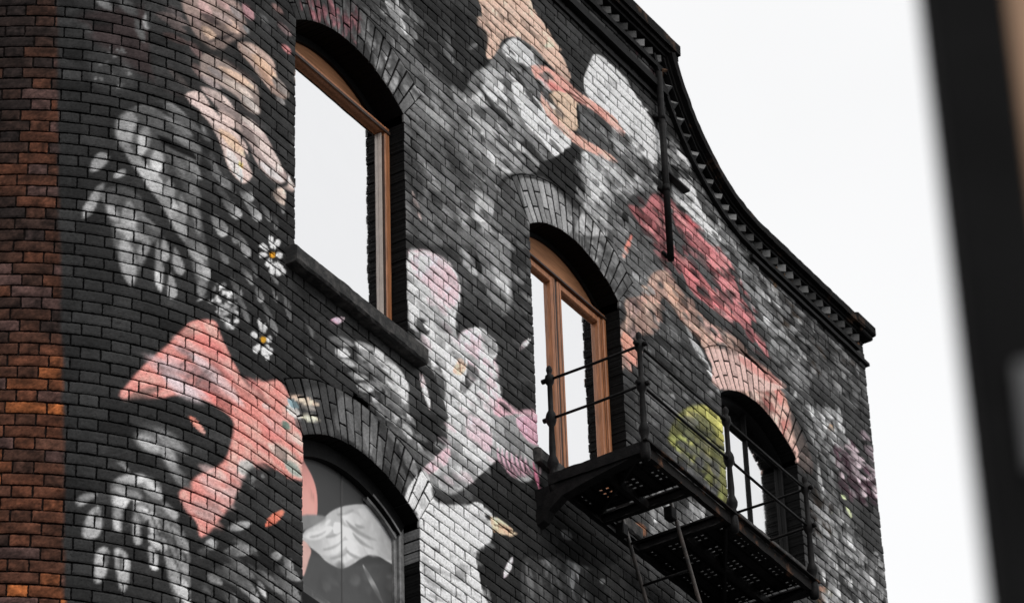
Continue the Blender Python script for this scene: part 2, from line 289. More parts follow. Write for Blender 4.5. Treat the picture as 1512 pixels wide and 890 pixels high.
('T',[2907,2358,2922,2362],12.0,78,130,0.0,'l',2.0,1.0),
('T',[2932,2367,2950,2357],10.0,84,140,0.0,'l',2.0,1.0),
('T',[2850,2315,2873,2314],8.7,66,110,0.0,'l',2.0,1.0),
('T',[2787,2305,2802,2321],13.3,54,90,0.0,'l',2.0,1.0),
('T',[2894,2326,2920,2321],10.0,96,160,0.0,'l',2.0,1.0),
('T',[2829,2279,2847,2272],13.3,90,150,0.0,'l',2.0,1.0),
('T',[2932,2338,2963,2326],13.3,90,150,0.0,'l',2.0,1.0),
('T',[2803,2266,2816,2260],10.0,54,90,0.0,'l',2.0,1.0),
('T',[2724,2239,2726,2229],11.3,110,90,0.0,'l',2.0,1.0),
('F',[2796,2319,2958,2399,2969,2326,2788,2250],14,(25.0,60.0),(7.0,14.0),35,[(90,90,90),(115,115,115),(150,150,150),(70,70,70)],16,14,6.0,(0.6,1),'l',0.6),
('T',[2907,2355,2928,2368],13.5,90,150,0.0,'l',2.4,1.0),
('T',[2941,2371,2950,2361],6.7,96,160,0.0,'l',2.4,1.0),
('T',[2924,2352,2963,2352],14.8,90,150,0.0,'l',2.4,1.0),
('T',[2881,2329,2929,2319],13.5,72,120,0.0,'l',2.4,1.0),
('T',[2882,2315,2899,2300],8.1,108,180,0.0,'l',2.4,1.0),
('T',[2924,2332,2964,2326],16.9,84,140,0.0,'l',2.4,1.0),
('F',[3197,3211,3361,3324,3456,3224,3426,3130,3348,3021,3221,2981,3197,3061],90,(30.0,70.0),(7.0,15.0),50,[(128,128,128),(105,105,105),(90,90,90),(150,150,150),(70,70,70)],17,14,6.0,(0.5,0.9),'l',0.6),
('F',[3191,2995,3416,3091,3484,3130,3483,2968,3408,2938,3330,2990,3205,2951],36,(30.0,60.0),(8.0,15.0),60,[(95,95,95),(80,80,80),(66,66,66)],18,14,8.0,(0.4,0.8),'l',0.6),
('F',[3336,3132,3411,3165,3441,3106,3412,3014,3348,3021],26,(30.0,60.0),(8.0,14.0),65,[(150,150,150),(165,165,165),(125,125,125)],19,14,7.0,(0.5,0.9),'l',0.6),
('S',[3194,2922,3228,2943,3274,2959,3300,2953,3311,2933,3308,2900,3291,2866,3295,2818,3314,2798,3310,2736,3255,2641,3219,2671,3244,2762,3219,2807,3193,2843],150,8.0,1.0),
('S',[3195,2919,3235,2947,3279,2957,3306,2946,3310,2917,3292,2889,3248,2871,3221,2889],(218,188,194),8.0,1.0),
('F',[3198,2917,3266,2949,3304,2934,3295,2899,3225,2871],20,(20.0,40.0),(8.0,16.0),42,[(230,198,204),(222,195,198),(205,190,194)],20,14,6.0,(0.6,1),'l',0.95),
('F',[3197,2865,3295,2888,3295,2807,3313,2757,3256,2670,3237,2758,3201,2818],60,(20.0,50.0),(8.0,15.0),58,[(190,190,190),(170,170,170),(205,205,205),(150,150,150)],21,14,6.0,(0.6,1),'l',0.8),
('T',[3223,2839,3246,2822],22.0,70,60,0.0,'l',8.0,1.0),
('T',[3229,2835,3236,2831],10.0,215,0,0.0,'l',3.0,1.0),
('S',[3257,2768,3276,2798,3286,2743,3272,2697,3249,2686],60,10.0,0.8),
('S',[3303,2852,3317,2872,3350,2894,3377,2896,3390,2877,3387,2845,3394,2809,3408,2790,3491,2842,3487,2754,3443,2711,3387,2690,3330,2634,3268,2595,3194,2562,3217,2608,3263,2664,3306,2714,3333,2767,3338,2810,3323,2832,3308,2840],(186,172,174),7.0,1.0),
('S',[3309,2855,3342,2888,3367,2896,3375,2870,3339,2830,3314,2838],(226,200,206),6.0,1.0),
('F',[3341,2872,3388,2877,3392,2797,3334,2728,3270,2648,3240,2624,3320,2741,3344,2813],60,(20.0,48.0),(8.0,15.0),60,[(214,200,202),(226,200,206),(190,190,190),(165,165,165),(232,205,212)],22,14,6.0,(0.6,1),'l',0.85),
('F',[3400,2791,3493,2838,3487,2754,3435,2714,3364,2694],40,(18.0,40.0),(6.0,12.0),62,[(205,165,172),(190,160,166),(150,130,134),(110,96,100)],23,14,5.0,(0.6,1),'l',0.8),
('T',[3369,2746,3387,2705],6.0,80,60,0.0,'l',4.0,0.6),
('T',[3384,2751,3399,2713],6.0,80,60,0.0,'l',4.0,0.6),
('T',[3398,2756,3410,2721],6.0,80,60,0.0,'l',4.0,0.6),
('T',[3412,2761,3422,2728],6.0,80,60,0.0,'l',4.0,0.6),
('T',[3427,2767,3433,2736],6.0,80,60,0.0,'l',4.0,0.6),
('T',[3442,2772,3445,2743],6.0,80,60,0.0,'l',4.0,0.6),
('T',[3456,2777,3456,2751],6.0,80,60,0.0,'l',4.0,0.6),
('T',[3290,2795,3316,2827],6.7,(214,176,136),(222,190,158),0.0,'l',1.3,1.0),
('T',[3302,2805,3326,2822],5.4,(196,160,124),0,0.0,'l',1.3,1.0),
('T',[3305,2813,3313,2821],3.4,40,0,0.0,'l',1.0,1.0),
('S',[3416,2943,3483,2968,3492,2848,3409,2806,3396,2860],60,20.0,0.8),
('F',[3407,2928,3482,2957,3487,2851,3409,2811],16,(20.0,40.0),(8.0,14.0),60,[(70,70,70),(60,60,60),(48,48,48)],24,14,8.0,(0.6,1),'l',0.6),
('S',[3202,2711,3284,2752,3283,2719,3255,2659,3224,2631,3176,2655],48,4.0,1.0),
('F',[3128,2673,3207,2713,3236,2669,3225,2641,3176,2645],20,(16.9,33.7),(6.7,11.5),45,[(130,130,130),(100,100,100),(80,80,80)],25,14,2.4,(0.6,1),'l',0.6),
('T',[3227,2723,3236,2713],4.7,(230,205,205),(240,215,215),0.0,'l',0.7,1.0),
('S',[3224,2625,3375,2708,3460,2730,3518,2680,3487,2620,3434,2534,3349,2496,3331,2542,3365,2595,3356,2633,3304,2609,3253,2597],44,3.4,1.0),
('S',[3181,2559,3199,2600,3222,2621,3249,2614,3279,2613,3304,2612,3330,2626,3356,2630,3371,2624,3367,2600,3346,2574,3332,2548,3343,2522,3355,2498,3206,2432,3210,2548,3188,2553],176,2.0,1.0),
('F',[3194,2594,3224,2615,3304,2612,3356,2627,3354,2594,3332,2568,3212,2543],44,(16.9,40.4),(10.1,18.9),30,[(205,205,205),(190,190,190),(168,168,168),(212,212,212)],26,14,3.0,(0.6,1),'l',0.9),
('F',[3212,2536,3332,2568,3330,2516,3344,2494,3208,2433],56,(20.2,50.6),(7.4,15.5),42,[(200,200,200),(178,178,178),(150,150,150),(120,120,120),(208,208,208)],27,14,2.7,(0.6,1),'l',0.8),
('T',[3223,2592,3304,2615],10.1,130,110,0.0,'l',3.4,0.7),
('T',[3219,2465,3278,2464],13.5,110,90,0.0,'l',3.4,0.7),
('T',[3355,2618,3374,2626],8.8,50,40,0.0,'l',1.7,1.0),
('T',[3369,2626,3426,2629],12.1,(224,178,134),(230,188,150),0.04,'l',1.0,1.0),
('T',[3371,2611,3426,2628],11.5,(206,162,120),(228,182,140),0.0,'l',1.0,1.0),
('T',[3376,2619,3413,2627],2.0,(90,60,35),0,0.0,'l',1.0,1.0),
('T',[3396,2551,3417,2591],10.1,(235,195,200),(238,205,208),0.0,'l',0.7,1.0),
('S',[3327,2565,3375,2600,3455,2621,3476,2608,3429,2532,3355,2498,3336,2531],46,5.4,0.9),
('T',[3393,2550,3417,2591],10.1,(235,195,200),(238,205,208),0.0,'l',0.7,1.0),
('T',[3527,2651,3506,2583],16.9,170,110,0.1,'l',3.4,1.0),
('T',[3566,2659,3538,2613],20.2,160,120,0.0,'r',2.7,1.0),
('T',[3533,2661,3566,2656],14.8,100,170,0.0,'l',2.7,1.0),
('F',[3417,2607,3522,2656,3601,2672,3689,2648,3418,2527],56,(20.2,47.2),(4.7,10.1),80,[(110,110,110),(90,90,90),(70,70,70),(130,130,130)],28,22,2.7,(0.6,1),'l',0.6),
('S',[3479,2739,3629,2746,3722,2755,3683,2710,3623,2669,3538,2646,3479,2662],24,6.7,1.0),
('S',[3474,2659,3653,2758,3719,2727,3701,2654,3595,2606,3601,2679,3523,2669],38,13.5,0.6),
('T',[3535,2685,3563,2685],11.5,110,80,0.0,'l',2.0,1.0),
('T',[3627,2654,3644,2658],6.7,140,110,0.0,'l',2.0,1.0),
('S',[3771,3691,3820,3722,3887,3667,3866,3590,3759,3558,3673,3587,3650,3613],56,10.1,0.8),
('S',[3385,3454,3386,3419,3383,3394,3389,3371,3395,3350,3414,3364,3430,3391,3465,3428,3523,3439,3589,3440,3610,3442,3613,3459,3586,3482,3563,3500,3522,3514,3499,3528],(212,182,165),2.4,1.0),
('F',[3396,3449,3492,3511,3568,3487,3602,3452,3506,3444,3428,3399,3392,3377],44,(16.9,43.8),(10.1,20.2),38,[(216,186,168),(206,176,160),(218,192,176)],29,14,3.0,(0.3,0.7),'l',0.95),
('S',[3562,3396,3624,3426,3634,3401,3629,3370,3601,3357,3578,3379],(196,168,145),2.4,1.0),
('S',[3396,3337,3433,3395,3465,3430,3500,3442,3535,3435,3539,3410,3562,3396,3578,3379,3582,3346,3605,3336,3566,3290,3528,3237,3491,3200,3421,3175,3357,3211,3347,3254],118,3.4,1.0),
('F',[3402,3344,3445,3402,3499,3432,3533,3418,3525,3382,3464,3337,3406,3316],26,(16.9,30.3),(6.7,12.8),20,[(205,205,205),(180,180,180),(150,150,150)],300,14,2.4,(0.6,1),'l',0.8),
('F',[3435,3326,3519,3378,3572,3371,3605,3336,3554,3279,3495,3271,3451,3298],60,(23.6,43.8),(6.1,10.8),50,[(210,210,210),(190,190,190),(160,160,160),(110,110,110)],30,10,2.0,(0.6,1),'l',0.6),
('F',[3337,3258,3390,3333,3441,3322,3494,3263,3509,3218,3432,3170,3366,3187],70,(20.2,37.1),(5.4,10.1),50,[(168,168,168),(140,140,140),(195,195,195),(100,100,100)],31,14,2.0,(0.6,1),'l',0.6),
('F',[3323,3191,3390,3216,3416,3171,3402,3116,3318,3067],40,(23.6,43.8),(6.1,11.5),55,[(165,165,165),(145,145,145),(190,190,190),(110,110,110)],32,12,2.4,(0.6,1),'l',0.6),
('T',[3427,3385,3464,3430],6.7,70,50,-0.1,'l',1.7,1.0),
('T',[3464,3429,3517,3435],4.0,56,70,-0.1,'l',1.7,1.0),
('T',[3470,3429,3511,3438],7.4,(100,116,124),150,0.0,'l',2.4,1.0),
('T',[3413,3344,3467,3377],5.4,44,0,0.04,'l',2.7,0.8),
('T',[3466,3365,3520,3386],6.1,44,0,0.04,'l',2.7,0.8),
('T',[3440,3314,3515,3305],4.7,44,0,0.04,'l',2.7,0.8),
('T',[3476,3344,3575,3326],4.0,44,0,0.04,'l',2.7,0.8),
('T',[3382,3279,3455,3270],4.7,44,0,0.04,'l',2.7,0.8),
('T',[3363,3229,3434,3205],5.4,44,0,0.04,'l',2.7,0.8),
('T',[3496,3295,3553,3275],4.7,44,0,0.04,'l',2.7,0.8),
('T',[3430,3240,3486,3212],5.4,44,0,0.04,'l',2.7,0.8),
('T',[3519,3378,3547,3360],7.4,44,0,0.04,'l',2.7,0.8),
('S',[3465,3245,3517,3257,3572,3286,3611,3332,3632,3329,3638,3251,3568,3226,3515,3218,3462,3199],38,4.0,1.0),
('T',[3404,3161,3509,3226],10.1,40,44,-0.15,'l',3.4,1.0),
('T',[3509,3226,3585,3221],8.8,44,0,-0.1,'l',4.0,1.0),
('S',[3564,3394,3624,3426,3637,3403,3632,3376,3601,3357,3578,3371],(196,170,148),2.4,1.0),
('T',[3567,3392,3590,3374],4.0,(90,70,64),0,0.0,'l',1.7,0.8),
('T',[3584,3370,3620,3368],3.4,(90,70,64),0,0.0,'l',1.7,0.8),
('T',[3605,3415,3615,3389],2.7,(90,70,64),0,0.0,'l',1.7,0.8),
('T',[3632,3411,3633,3364],4.7,30,0,0.0,'l',1.3,1.0),
('S',[3641,3413,3685,3423,3748,3429,3784,3410,3703,3347,3646,3352],84,6.7,0.9),
('S',[3518,3413,3564,3433,3607,3440,3649,3438,3699,3448,3749,3446,3771,3441,3735,3429,3685,3423,3636,3421,3587,3411,3532,3402],(216,162,150),1.3,1.0),
('S',[3534,3379,3559,3363,3594,3353,3631,3359,3681,3373,3718,3380,3737,3377,3705,3364,3654,3350,3618,3344,3576,3342,3541,3352,3527,3363],(214,170,156),1.3,1.0),
('T',[3530,3404,3574,3404],12.1,(180,120,115),(200,150,140),0.0,'l',1.7,1.0),
('T',[3562,3408,3612,3423],7.4,(222,130,128),0,0.0,'l',1.7,1.0),
('T',[3580,3408,3648,3425],3.4,(100,60,58),0,0.0,'l',1.3,1.0),
('T',[3548,3372,3571,3363],4.7,(100,70,66),0,0.0,'l',1.3,1.0),
('T',[3687,3449,3749,3446],4.7,(232,190,175),0,0.0,'l',1.0,1.0),
('T',[3655,3358,3730,3377],4.0,(232,194,180),0,0.0,'l',1.0,1.0),
('T',[3533,3418,3564,3429],8.8,(110,125,120),0,0.0,'l',2.0,1.0),
('S',[3651,3467,3667,3505,3688,3538,3708,3546,3733,3546,3771,3544,3808,3530,3845,3516,3863,3502,3870,3469,3863,3441,3824,3434,3773,3436,3712,3448,3668,3445],184,2.0,1.0),
('F',[3666,3501,3694,3534,3758,3541,3820,3521,3856,3493,3814,3460,3726,3473],70,(13.5,33.7),(8.1,16.2),42,[(212,212,212),(196,196,196),(180,180,180),(218,218,218)],34,14,2.4,(0.6,1),'l',0.92),
('F',[3711,3439,3861,3480,3869,3436,3861,3415,3782,3393,3720,3396],60,(13.5,27.0),(4.7,8.8),46,[(190,190,190),(160,160,160),(120,120,120),(80,80,80)],35,14,2.0,(0.6,1),'l',0.6),
('F',[3635,3409,3723,3430,3770,3402,3750,3315,3634,3249,3632,3329],90,(16.9,33.7),(6.1,11.5),50,[(150,150,150),(125,125,125),(175,175,175),(100,100,100)],36,14,2.4,(0.6,1),'l',0.6),
('F',[3757,3394,3868,3419,3864,3381,3737,3308,3702,3331],40,(13.5,27.0),(4.7,8.8),46,[(130,130,130),(95,95,95),(165,165,165)],37,14,2.4,(0.6,1),'l',0.6),
('S',[3783,3402,3861,3415,3859,3398,3793,3380],36,3.4,0.9),
('F',[3677,3630,3813,3718,3896,3630,3868,3608,3764,3615],26,(16.9,37.1),(3.4,6.7),50,[(78,78,78),(60,60,60),(110,110,110),(80,60,64)],38,14,2.0,(0.6,1),'l',0.6),
('F',[3833,3722,3931,3707,3937,3634,3896,3626,3834,3672],26,(13.5,27.0),(3.4,6.1),55,[(90,90,90),(120,120,120),(70,70,70)],39,14,2.0,(0.6,1),'l',0.6),
('S',[3891,3577,3959,3589,4034,3533,4169,3506,4187,3428,3882,3300,3879,3459],50,6.7,0.8),
('F',[3891,3577,3926,3590,3995,3543,4016,3497,3897,3502],34,(13.5,30.3),(4.0,7.4),50,[(95,95,95),(120,120,120),(70,70,70)],40,14,2.0,(0.6,1),'l',0.6),
('F',[3898,3515,3930,3505,4016,3497,4030,3439,4088,3414,4029,3382,3899,3406],110,(13.5,30.3),(5.4,9.4),48,[(190,190,190),(165,165,165),(140,140,140),(205,205,205)],41,14,2.0,(0.6,1),'l',0.6),
('S',[3893,3467,3940,3478,3959,3469,3911,3449],30,2.7,1.0),
('F',[3975,3548,4022,3542,4140,3493,4187,3428,4129,3412,4013,3471],90,(13.5,30.3),(3.4,6.7),50,[(66,66,66),(50,50,50),(95,95,95),(120,120,120)],42,14,2.0,(0.6,1),'l',0.6),
('T',[3913,3629,3929,3617],5.4,(215,105,60),(170,90,60),0.0,'l',1.0,1.0),
('T',[3942,3617,3958,3610],3.4,(150,90,80),0,0.0,'l',1.3,1.0),
('T',[3922,3681,3945,3674],4.7,(90,60,60),0,0.0,'l',2.0,1.0),
('F',[3318,3078,3396,3123,3462,3095,3471,3056,3380,3020,3316,3034],80,(16.9,37.1),(6.7,12.1),50,[(160,160,160),(140,140,140),(110,110,110),(175,175,175)],43,14,2.7,(0.6,1),'l',0.6),
('S',[3394,3079,3428,3094,3478,3078,3479,3018,3480,2940,3408,2930,3402,3018],56,8.1,0.8),
('F',[3314,2977,3391,3012,3467,3004,3479,2918,3391,2906,3366,2956,3312,2941],40,(16.9,33.7),(6.7,12.1),50,[(80,80,80),(66,66,66),(95,95,95)],44,14,3.0,(0.6,1),'l',0.6),
('T',[3313,2959,3373,2977],20.2,30,0,0.0,'l',4.7,1.0),
('T',[3353,3005,3365,2991],10.1,30,0,0.0,'l',2.0,1.0),
('F',[3464,3140,3489,3177,3573,3225,3621,3230,3642,3188,3722,3142,3715,3131,3662,3151,3557,3160,3504,3145],90,(16.9,33.7),(6.1,10.1),72,[(140,140,140),(120,120,120),(165,165,165),(95,95,95)],45,14,2.4,(0.6,1),'l',0.6),
('F',[3622,3246,3736,3295,3742,3233,3723,3150,3641,3180],60,(16.9,33.7),(6.1,10.8),52,[(135,135,135),(110,110,110),(155,155,155)],46,14,2.4,(0.6,1),'l',0.6),
('S',[3736,3295,3760,3290,3744,3253,3726,3255],36,4.0,1.0),
('S',[3759,3312,3797,3354,3859,3398,3911,3399,4004,3399,4061,3386,4044,3253,3988,3271,3898,3281,3835,3285,3785,3296],(98,62,64),3.4,1.0),
('S',[3760,3317,3805,3358,3874,3386,3923,3390,3992,3400,4058,3394,4088,3362,4114,3328,4151,3300,4157,3267,4105,3264,4047,3281,3968,3273,3901,3278,3863,3286,3799,3303],(112,66,70),8.0,1.0),
('F',[3768,3322,3874,3389,3992,3400,4058,3394,4088,3362,4114,3328,4151,3300,4147,3275,4047,3281,3968,3273,3901,3278,3799,3303],170,(20.0,46.0),(7.0,13.0),50,[(206,120,122),(186,100,104),(216,142,140),(150,92,96),(216,160,158),(130,90,92)],47,10,5.0,(0.6,1),'l',0.85),
('F',[3737,3273,3779,3285,3765,3231,3732,3213],8,(20.0,40.0),(7.0,11.0),110,[(190,120,110),(205,140,125)],48,14,5.0,(0.6,1),'l',0.6),
('T',[3736,3215,3762,3264],9.0,(215,150,135),0,0.0,'l',6.0,1.0),
('S',[3863,3286,3968,3273,4044,3256,4080,3228,4000,3221,3886,3229,3831,3245],60,8.0,0.8),
('F',[3905,3404,4025,3424,4121,3380,4195,3324,4289,3252,4240,3204,4129,3289,4059,3370],90,(20.0,44.0),(5.0,10.0),52,[(110,110,110),(140,140,140),(85,85,85),(165,165,165)],49,14,5.0,(0.6,1),'l',0.6),
('F',[4070,3462,4325,3479,4499,3459,4504,3361,4298,3305,4139,3366],120,(20.0,44.0),(4.0,9.0),52,[(60,60,60),(78,78,78),(100,100,100),(50,50,50),(70,60,52)],50,14,5.0,(0.6,1),'l',0.6),
('S',[3809,3210,3861,3261,3916,3245,4002,3233,4061,3229,4144,3249,4201,3219,4247,3184,4273,3150,4258,3119,4188,3131,4110,3150,4042,3161,3996,3149,3957,3180,3883,3204],(128,104,98),8.0,1.0),
('F',[3819,3221,3860,3255,3915,3239,4001,3227,4061,3229,4143,3243,4199,3207,4255,3164,4229,3128,4110,3150,4012,3158,3957,3187,3883,3204],130,(20.0,44.0),(7.0,13.0),52,[(205,172,155),(190,158,145),(215,165,150),(170,140,128),(196,140,132),(150,130,122)],51,14,5.0,(0.6,1),'l',0.85),
('F',[3977,3191,4082,3240,4182,3227,4249,3126,4190,3144,4053,3167,3991,3147],60,(22.0,50.0),(7.0,12.0),68,[(214,178,165),(196,160,150),(220,190,178),(190,120,112)],52,14,4.0,(0.6,1),'l',0.85),
('F',[3760,3183,3841,3250,3856,3213,3782,3128,3732,3079,3707,3000,3726,3109],50,(20.0,40.0),(7.0,12.0),100,[(196,165,150),(175,150,140),(205,170,165),(140,120,118)],53,14,6.0,(0.6,1),'l',0.8),
('F',[3720,3084,3770,3099,3766,3052,3722,3018],12,(14.0,26.0),(6.0,10.0),60,[(205,150,135),(200,170,160)],54,14,5.0,(0.6,1),'l',0.6),
('F',[3792,3133,3901,3191,3991,3147,3994,3102,3980,3050,3792,3044],70,(20.0,46.0),(6.0,12.0),52,[(95,95,95),(120,120,120),(80,80,80),(140,140,140)],55,14,6.0,(0.6,1),'l',0.6),
('T',[3899,3173,3981,3141],12.0,190,130,0.0,'l',5.0,1.0),
('T',[3953,3150,3993,3125],10.0,210,160,0.0,'l',5.0,1.0),
('F',[3726,3010,3972,2991,3993,2924,3782,2941,3718,2920],50,(20.0,44.0),(8.0,14.0),50,[(88,88,88),(74,74,74),(100,100,100)],56,14,8.0,(0.6,1),'l',0.6),
('S',[3836,2968,3855,3012,3894,3050,3935,3076,3974,3086,3994,3074,3997,3037,3996,2970,3999,2933,3968,2925,3965,2960,3932,2971,3876,2966],(104,104,66),8.0,1.0),
('F',[3840,2972,3863,3020,3925,3067,3984,3084,3990,3044,3971,2979,3912,2962],46,(14.0,26.0),(10.0,16.0),50,[(172,166,102),(156,154,100),(128,128,92),(178,172,116),(110,112,84),(96,98,90),(90,92,70)],57,14,5.0,(0.6,1),'l',0.9),
('S',[3888,3044,3937,3076,3980,3087,3997,3068,3997,3037,3976,3048,3943,3060],(172,168,98),6.0,0.8),
('F',[3836,2968,3881,3012,3968,2956,3992,2935,3931,2960],22,(8.0,14.0),(6.4,11.2),55,[(190,190,110),(160,165,100)],58,40,4.0,(0.6,1),'r',0.9),
('F',[3744,2822,3822,2891,3962,2910,3980,2902,3747,2766],40,(20.0,50.0),(7.0,12.0),70,[(150,150,150),(125,125,125),(100,100,100),(175,175,175)],59,14,6.0,(0.6,1),'l',0.6),
('T',[3722,2780,3757,2781],18.0,(170,110,80),(120,85,66),0.0,'l',6.0,1.0),
('S',[4221,3229,4371,3282,4490,3243,4489,3113,4484,3004,4239,2894,4219,3033,4232,3116],52,10.1,0.7),
('F',[4221,3229,4310,3259,4361,3220,4365,3158,4309,3162,4257,3192],70,(13.5,30.3),(4.7,8.8),52,[(140,140,140),(120,120,120),(165,165,165),(90,90,90)],60,14,1.7,(0.6,1),'l',0.6),
('F',[4279,3243,4371,3282,4373,3246,4346,3216,4288,3212],24,(10.1,20.2),(5.4,8.8),66,[(200,200,200),(180,180,180),(215,215,215)],61,14,1.3,(0.6,1),'l',0.6),
('T',[4341,3248,4353,3238],7.4,(205,165,130),0,0.0,'l',1.3,1.0),
('F',[4346,3212,4418,3252,4469,3249,4481,3189,4437,3152,4364,3149],46,(10.1,23.6),(4.7,8.8),48,[(190,172,178),(165,150,156),(96,72,82),(205,190,195),(84,62,72)],62,14,1.3,(0.6,1),'l',0.6),
('F',[4346,3212,4490,3243,4485,3171,4377,3139],30,(10.1,20.2),(3.4,6.1),48,[(70,48,58),(90,70,78)],63,14,2.0,(0.4,0.8),'l',0.6),
('T',[4294,3080,4319,3104],8.8,(225,175,190),(235,205,212),0.0,'r',1.0,1.0),
('T',[4361,3134,4375,3131],6.1,(170,180,140),(190,195,160),0.0,'l',1.3,1.0),
('T',[4373,3118,4389,3106],6.1,(170,180,140),(190,195,160),0.0,'l',1.3,1.0),
('T',[4341,3099,4350,3087],6.1,(170,180,140),(190,195,160),0.0,'l',1.3,1.0),
('T',[4318,3088,4325,3083],6.1,(170,180,140),(190,195,160),0.0,'l',1.3,1.0),
('F',[4264,3101,4333,3134,4333,3048,4285,3010,4246,3030],30,(13.5,30.3),(5.4,10.1),52,[(62,52,44),(72,60,52),(46,46,46)],64,14,2.7,(0.6,1),'l',0.6),
('F',[4260,3029,4333,3048,4408,3067,4483,3078,4484,3004,4328,2934,4270,2965],90,(13.5,30.3),(4.0,8.1),66,[(150,150,150),(120,120,120),(95,95,95),(170,170,170),(70,70,70)],65,14,1.7,(0.6,1),'l',0.6),
('F',[4424,3074,4480,3100,4486,3032,4427,3014],18,(6.7,12.1),(4.7,7.4),50,[(175,175,175),(150,150,150)],66,14,1.3,(0.6,1),'l',0.6),
('F',[4250,3009,4286,3018,4307,2974,4275,2952,4243,2968],12,(20.2,37.1),(3.4,6.1),65,[(200,200,200),(180,180,180),(150,150,150)],67,14,1.3,(0.6,1),'l',0.6),
('F',[4441,3341,4498,3371,4490,3259,4443,3268],26,(10.1,20.2),(4.0,6.7),50,[(60,60,60),(74,74,74),(46,46,46)],68,14,2.0,(0.6,1),'l',0.6),
('F',[4258,2929,4301,2941,4283,2914,4247,2902],10,(10.1,20.2),(4.7,8.1),60,[(190,150,130),(150,120,100),(96,90,60)],69,14,1.3,(0.6,1),'l',0.6),
('F',[4191,3463,4239,3502,4257,3478,4190,3404],14,(6.7,16.9),(4.0,7.4),50,[(150,120,95),(110,85,66)],70,14,1.3,(0.6,1),'l',0.6),
('F',[4360,3479,4438,3505,4495,3484,4442,3439,4370,3451],20,(8.1,16.9),(4.0,7.4),50,[(110,85,66),(140,100,76),(70,58,50)],71,14,1.7,(0.6,1),'l',0.6),
('T',[4443,3467,4482,3472],4.0,210,150,0.0,'l',1.0,1.0),
('F',[2952,3163,3087,3250,3102,3201,3066,3171,3016,3172,2957,3149],70,(13.5,30.3),(4.7,8.1),78,[(140,92,98),(120,82,88),(110,110,110),(90,90,90),(160,112,116)],72,14,2.0,(0.6,1),'l',0.6),
('F',[3087,3228,3149,3231,3221,3191,3193,3142,3147,3168,3102,3187],60,(16.9,37.1),(6.7,11.5),82,[(120,120,120),(100,100,100),(150,150,150),(85,85,85)],73,14,2.4,(0.6,1),'l',0.6),
('F',[3092,3254,3171,3304,3212,3260,3170,3237,3118,3237],40,(16.9,37.1),(5.4,10.1),50,[(115,115,115),(140,140,140),(90,90,90)],74,14,2.4,(0.6,1),'l',0.6),
('T',[3177,3308,3212,3256],20.2,150,170,0.0,'l',3.0,1.0),
('T',[3150,3291,3191,3269],13.5,150,130,0.0,'l',3.0,1.0),
('F',[3223,3244,3286,3228,3386,3251,3496,3317,3487,3164,3379,3103,3220,3151],60,(20.2,40.4),(6.1,10.8),50,[(115,115,115),(90,90,90),(140,140,140)],75,14,2.7,(0.6,1),'l',0.6),
('F',[3192,3295,3390,3329,3365,3276,3309,3249],22,(16.9,37.1),(5.4,10.1),48,[(80,80,80),(110,110,110),(66,66,66)],76,14,2.4,(0.6,1),'l',0.6),
('T',[3334,3337,3356,3323],8.8,77,110,0.0,'l',1.7,1.0),
('T',[3347,3379,3363,3355],8.8,84,120,0.0,'l',1.7,1.0),
('T',[3357,3351,3368,3346],8.8,98,140,0.0,'l',1.7,1.0),
('T',[2886,3113,2914,3121],8.8,77,110,0.0,'l',1.7,1.0),
('T',[2919,3110,2938,3105],8.8,84,120,0.0,'l',1.7,1.0),
('T',[2929,3078,2943,3076],8.8,105,150,0.0,'l',1.7,1.0),
('T',[2873,3026,2896,3013],8.8,133,190,0.0,'l',1.7,1.0),
('T',[2915,3024,2924,3013],8.8,105,150,0.0,'l',1.7,1.0),
('T',[2874,2935,2897,2915],8.8,133,190,0.0,'l',1.7,1.0),
('T',[2900,3123,2933,3095],11.5,(150,110,110),(110,80,84),0.0,'l',2.7,1.0),
('T',[2924,3078,2943,3076],8.1,(190,120,130),0,0.0,'l',2.0,1.0),
('F',[2873,3036,2948,3055,2948,3014,2901,3016,2873,3009],22,(20.2,40.4),(7.4,13.5),45,[(196,172,160),(205,180,165),(150,140,134)],77,14,2.0,(0.6,1),'l',0.6),
('F',[2874,2922,2902,2912,2930,2875,2921,2840,2875,2876],16,(20.2,40.4),(7.4,13.5),50,[(205,185,172),(190,170,160),(130,120,116)],78,14,2.0,(0.6,1),'l',0.6),
('S',[2947,2572,2978,2610,3040,2645,3110,2654,3182,2648,3252,2625,3216,2570,3180,2590,3109,2593,3039,2579,2967,2545],70,8.0,0.8),
('F',[3012,2623,3096,2647,3182,2643,3247,2618,3212,2568,3166,2588,3095,2590,3025,2574],26,(26.0,60.0),(7.0,13.0),82,[(100,100,100),(80,80,80),(120,120,120),(60,60,60)],400,8,5.0,(0.5,0.9),'l',0.6),
('T',[2936,2567,2963,2563],13.5,(205,200,196),0,0.0,'l',1.3,1.0),
('T',[2945,2583,3000,2601],8.8,(222,196,176),0,0.0,'l',1.3,1.0),
('T',[2963,2567,3002,2581],8.8,(222,212,190),0,0.0,'l',1.3,1.0),
('T',[2959,2580,2996,2592],6.7,(120,115,110),0,0.0,'l',1.3,1.0),
('T',[2936,2578,2959,2574],10.1,(120,140,146),0,0.0,'l',1.3,1.0),
('T',[3141,2641,3175,2633],13.5,91,130,0.0,'l',2.7,1.0),
('T',[3166,2637,3200,2625],13.5,77,110,0.0,'l',2.7,1.0),
('T',[3175,2623,3204,2605],13.5,84,120,0.0,'l',2.7,1.0),
('T',[3155,2604,3179,2584],10.1,62,90,0.0,'l',2.7,1.0),
('T',[3174,2591,3193,2578],13.5,77,110,0.0,'l',2.7,1.0),
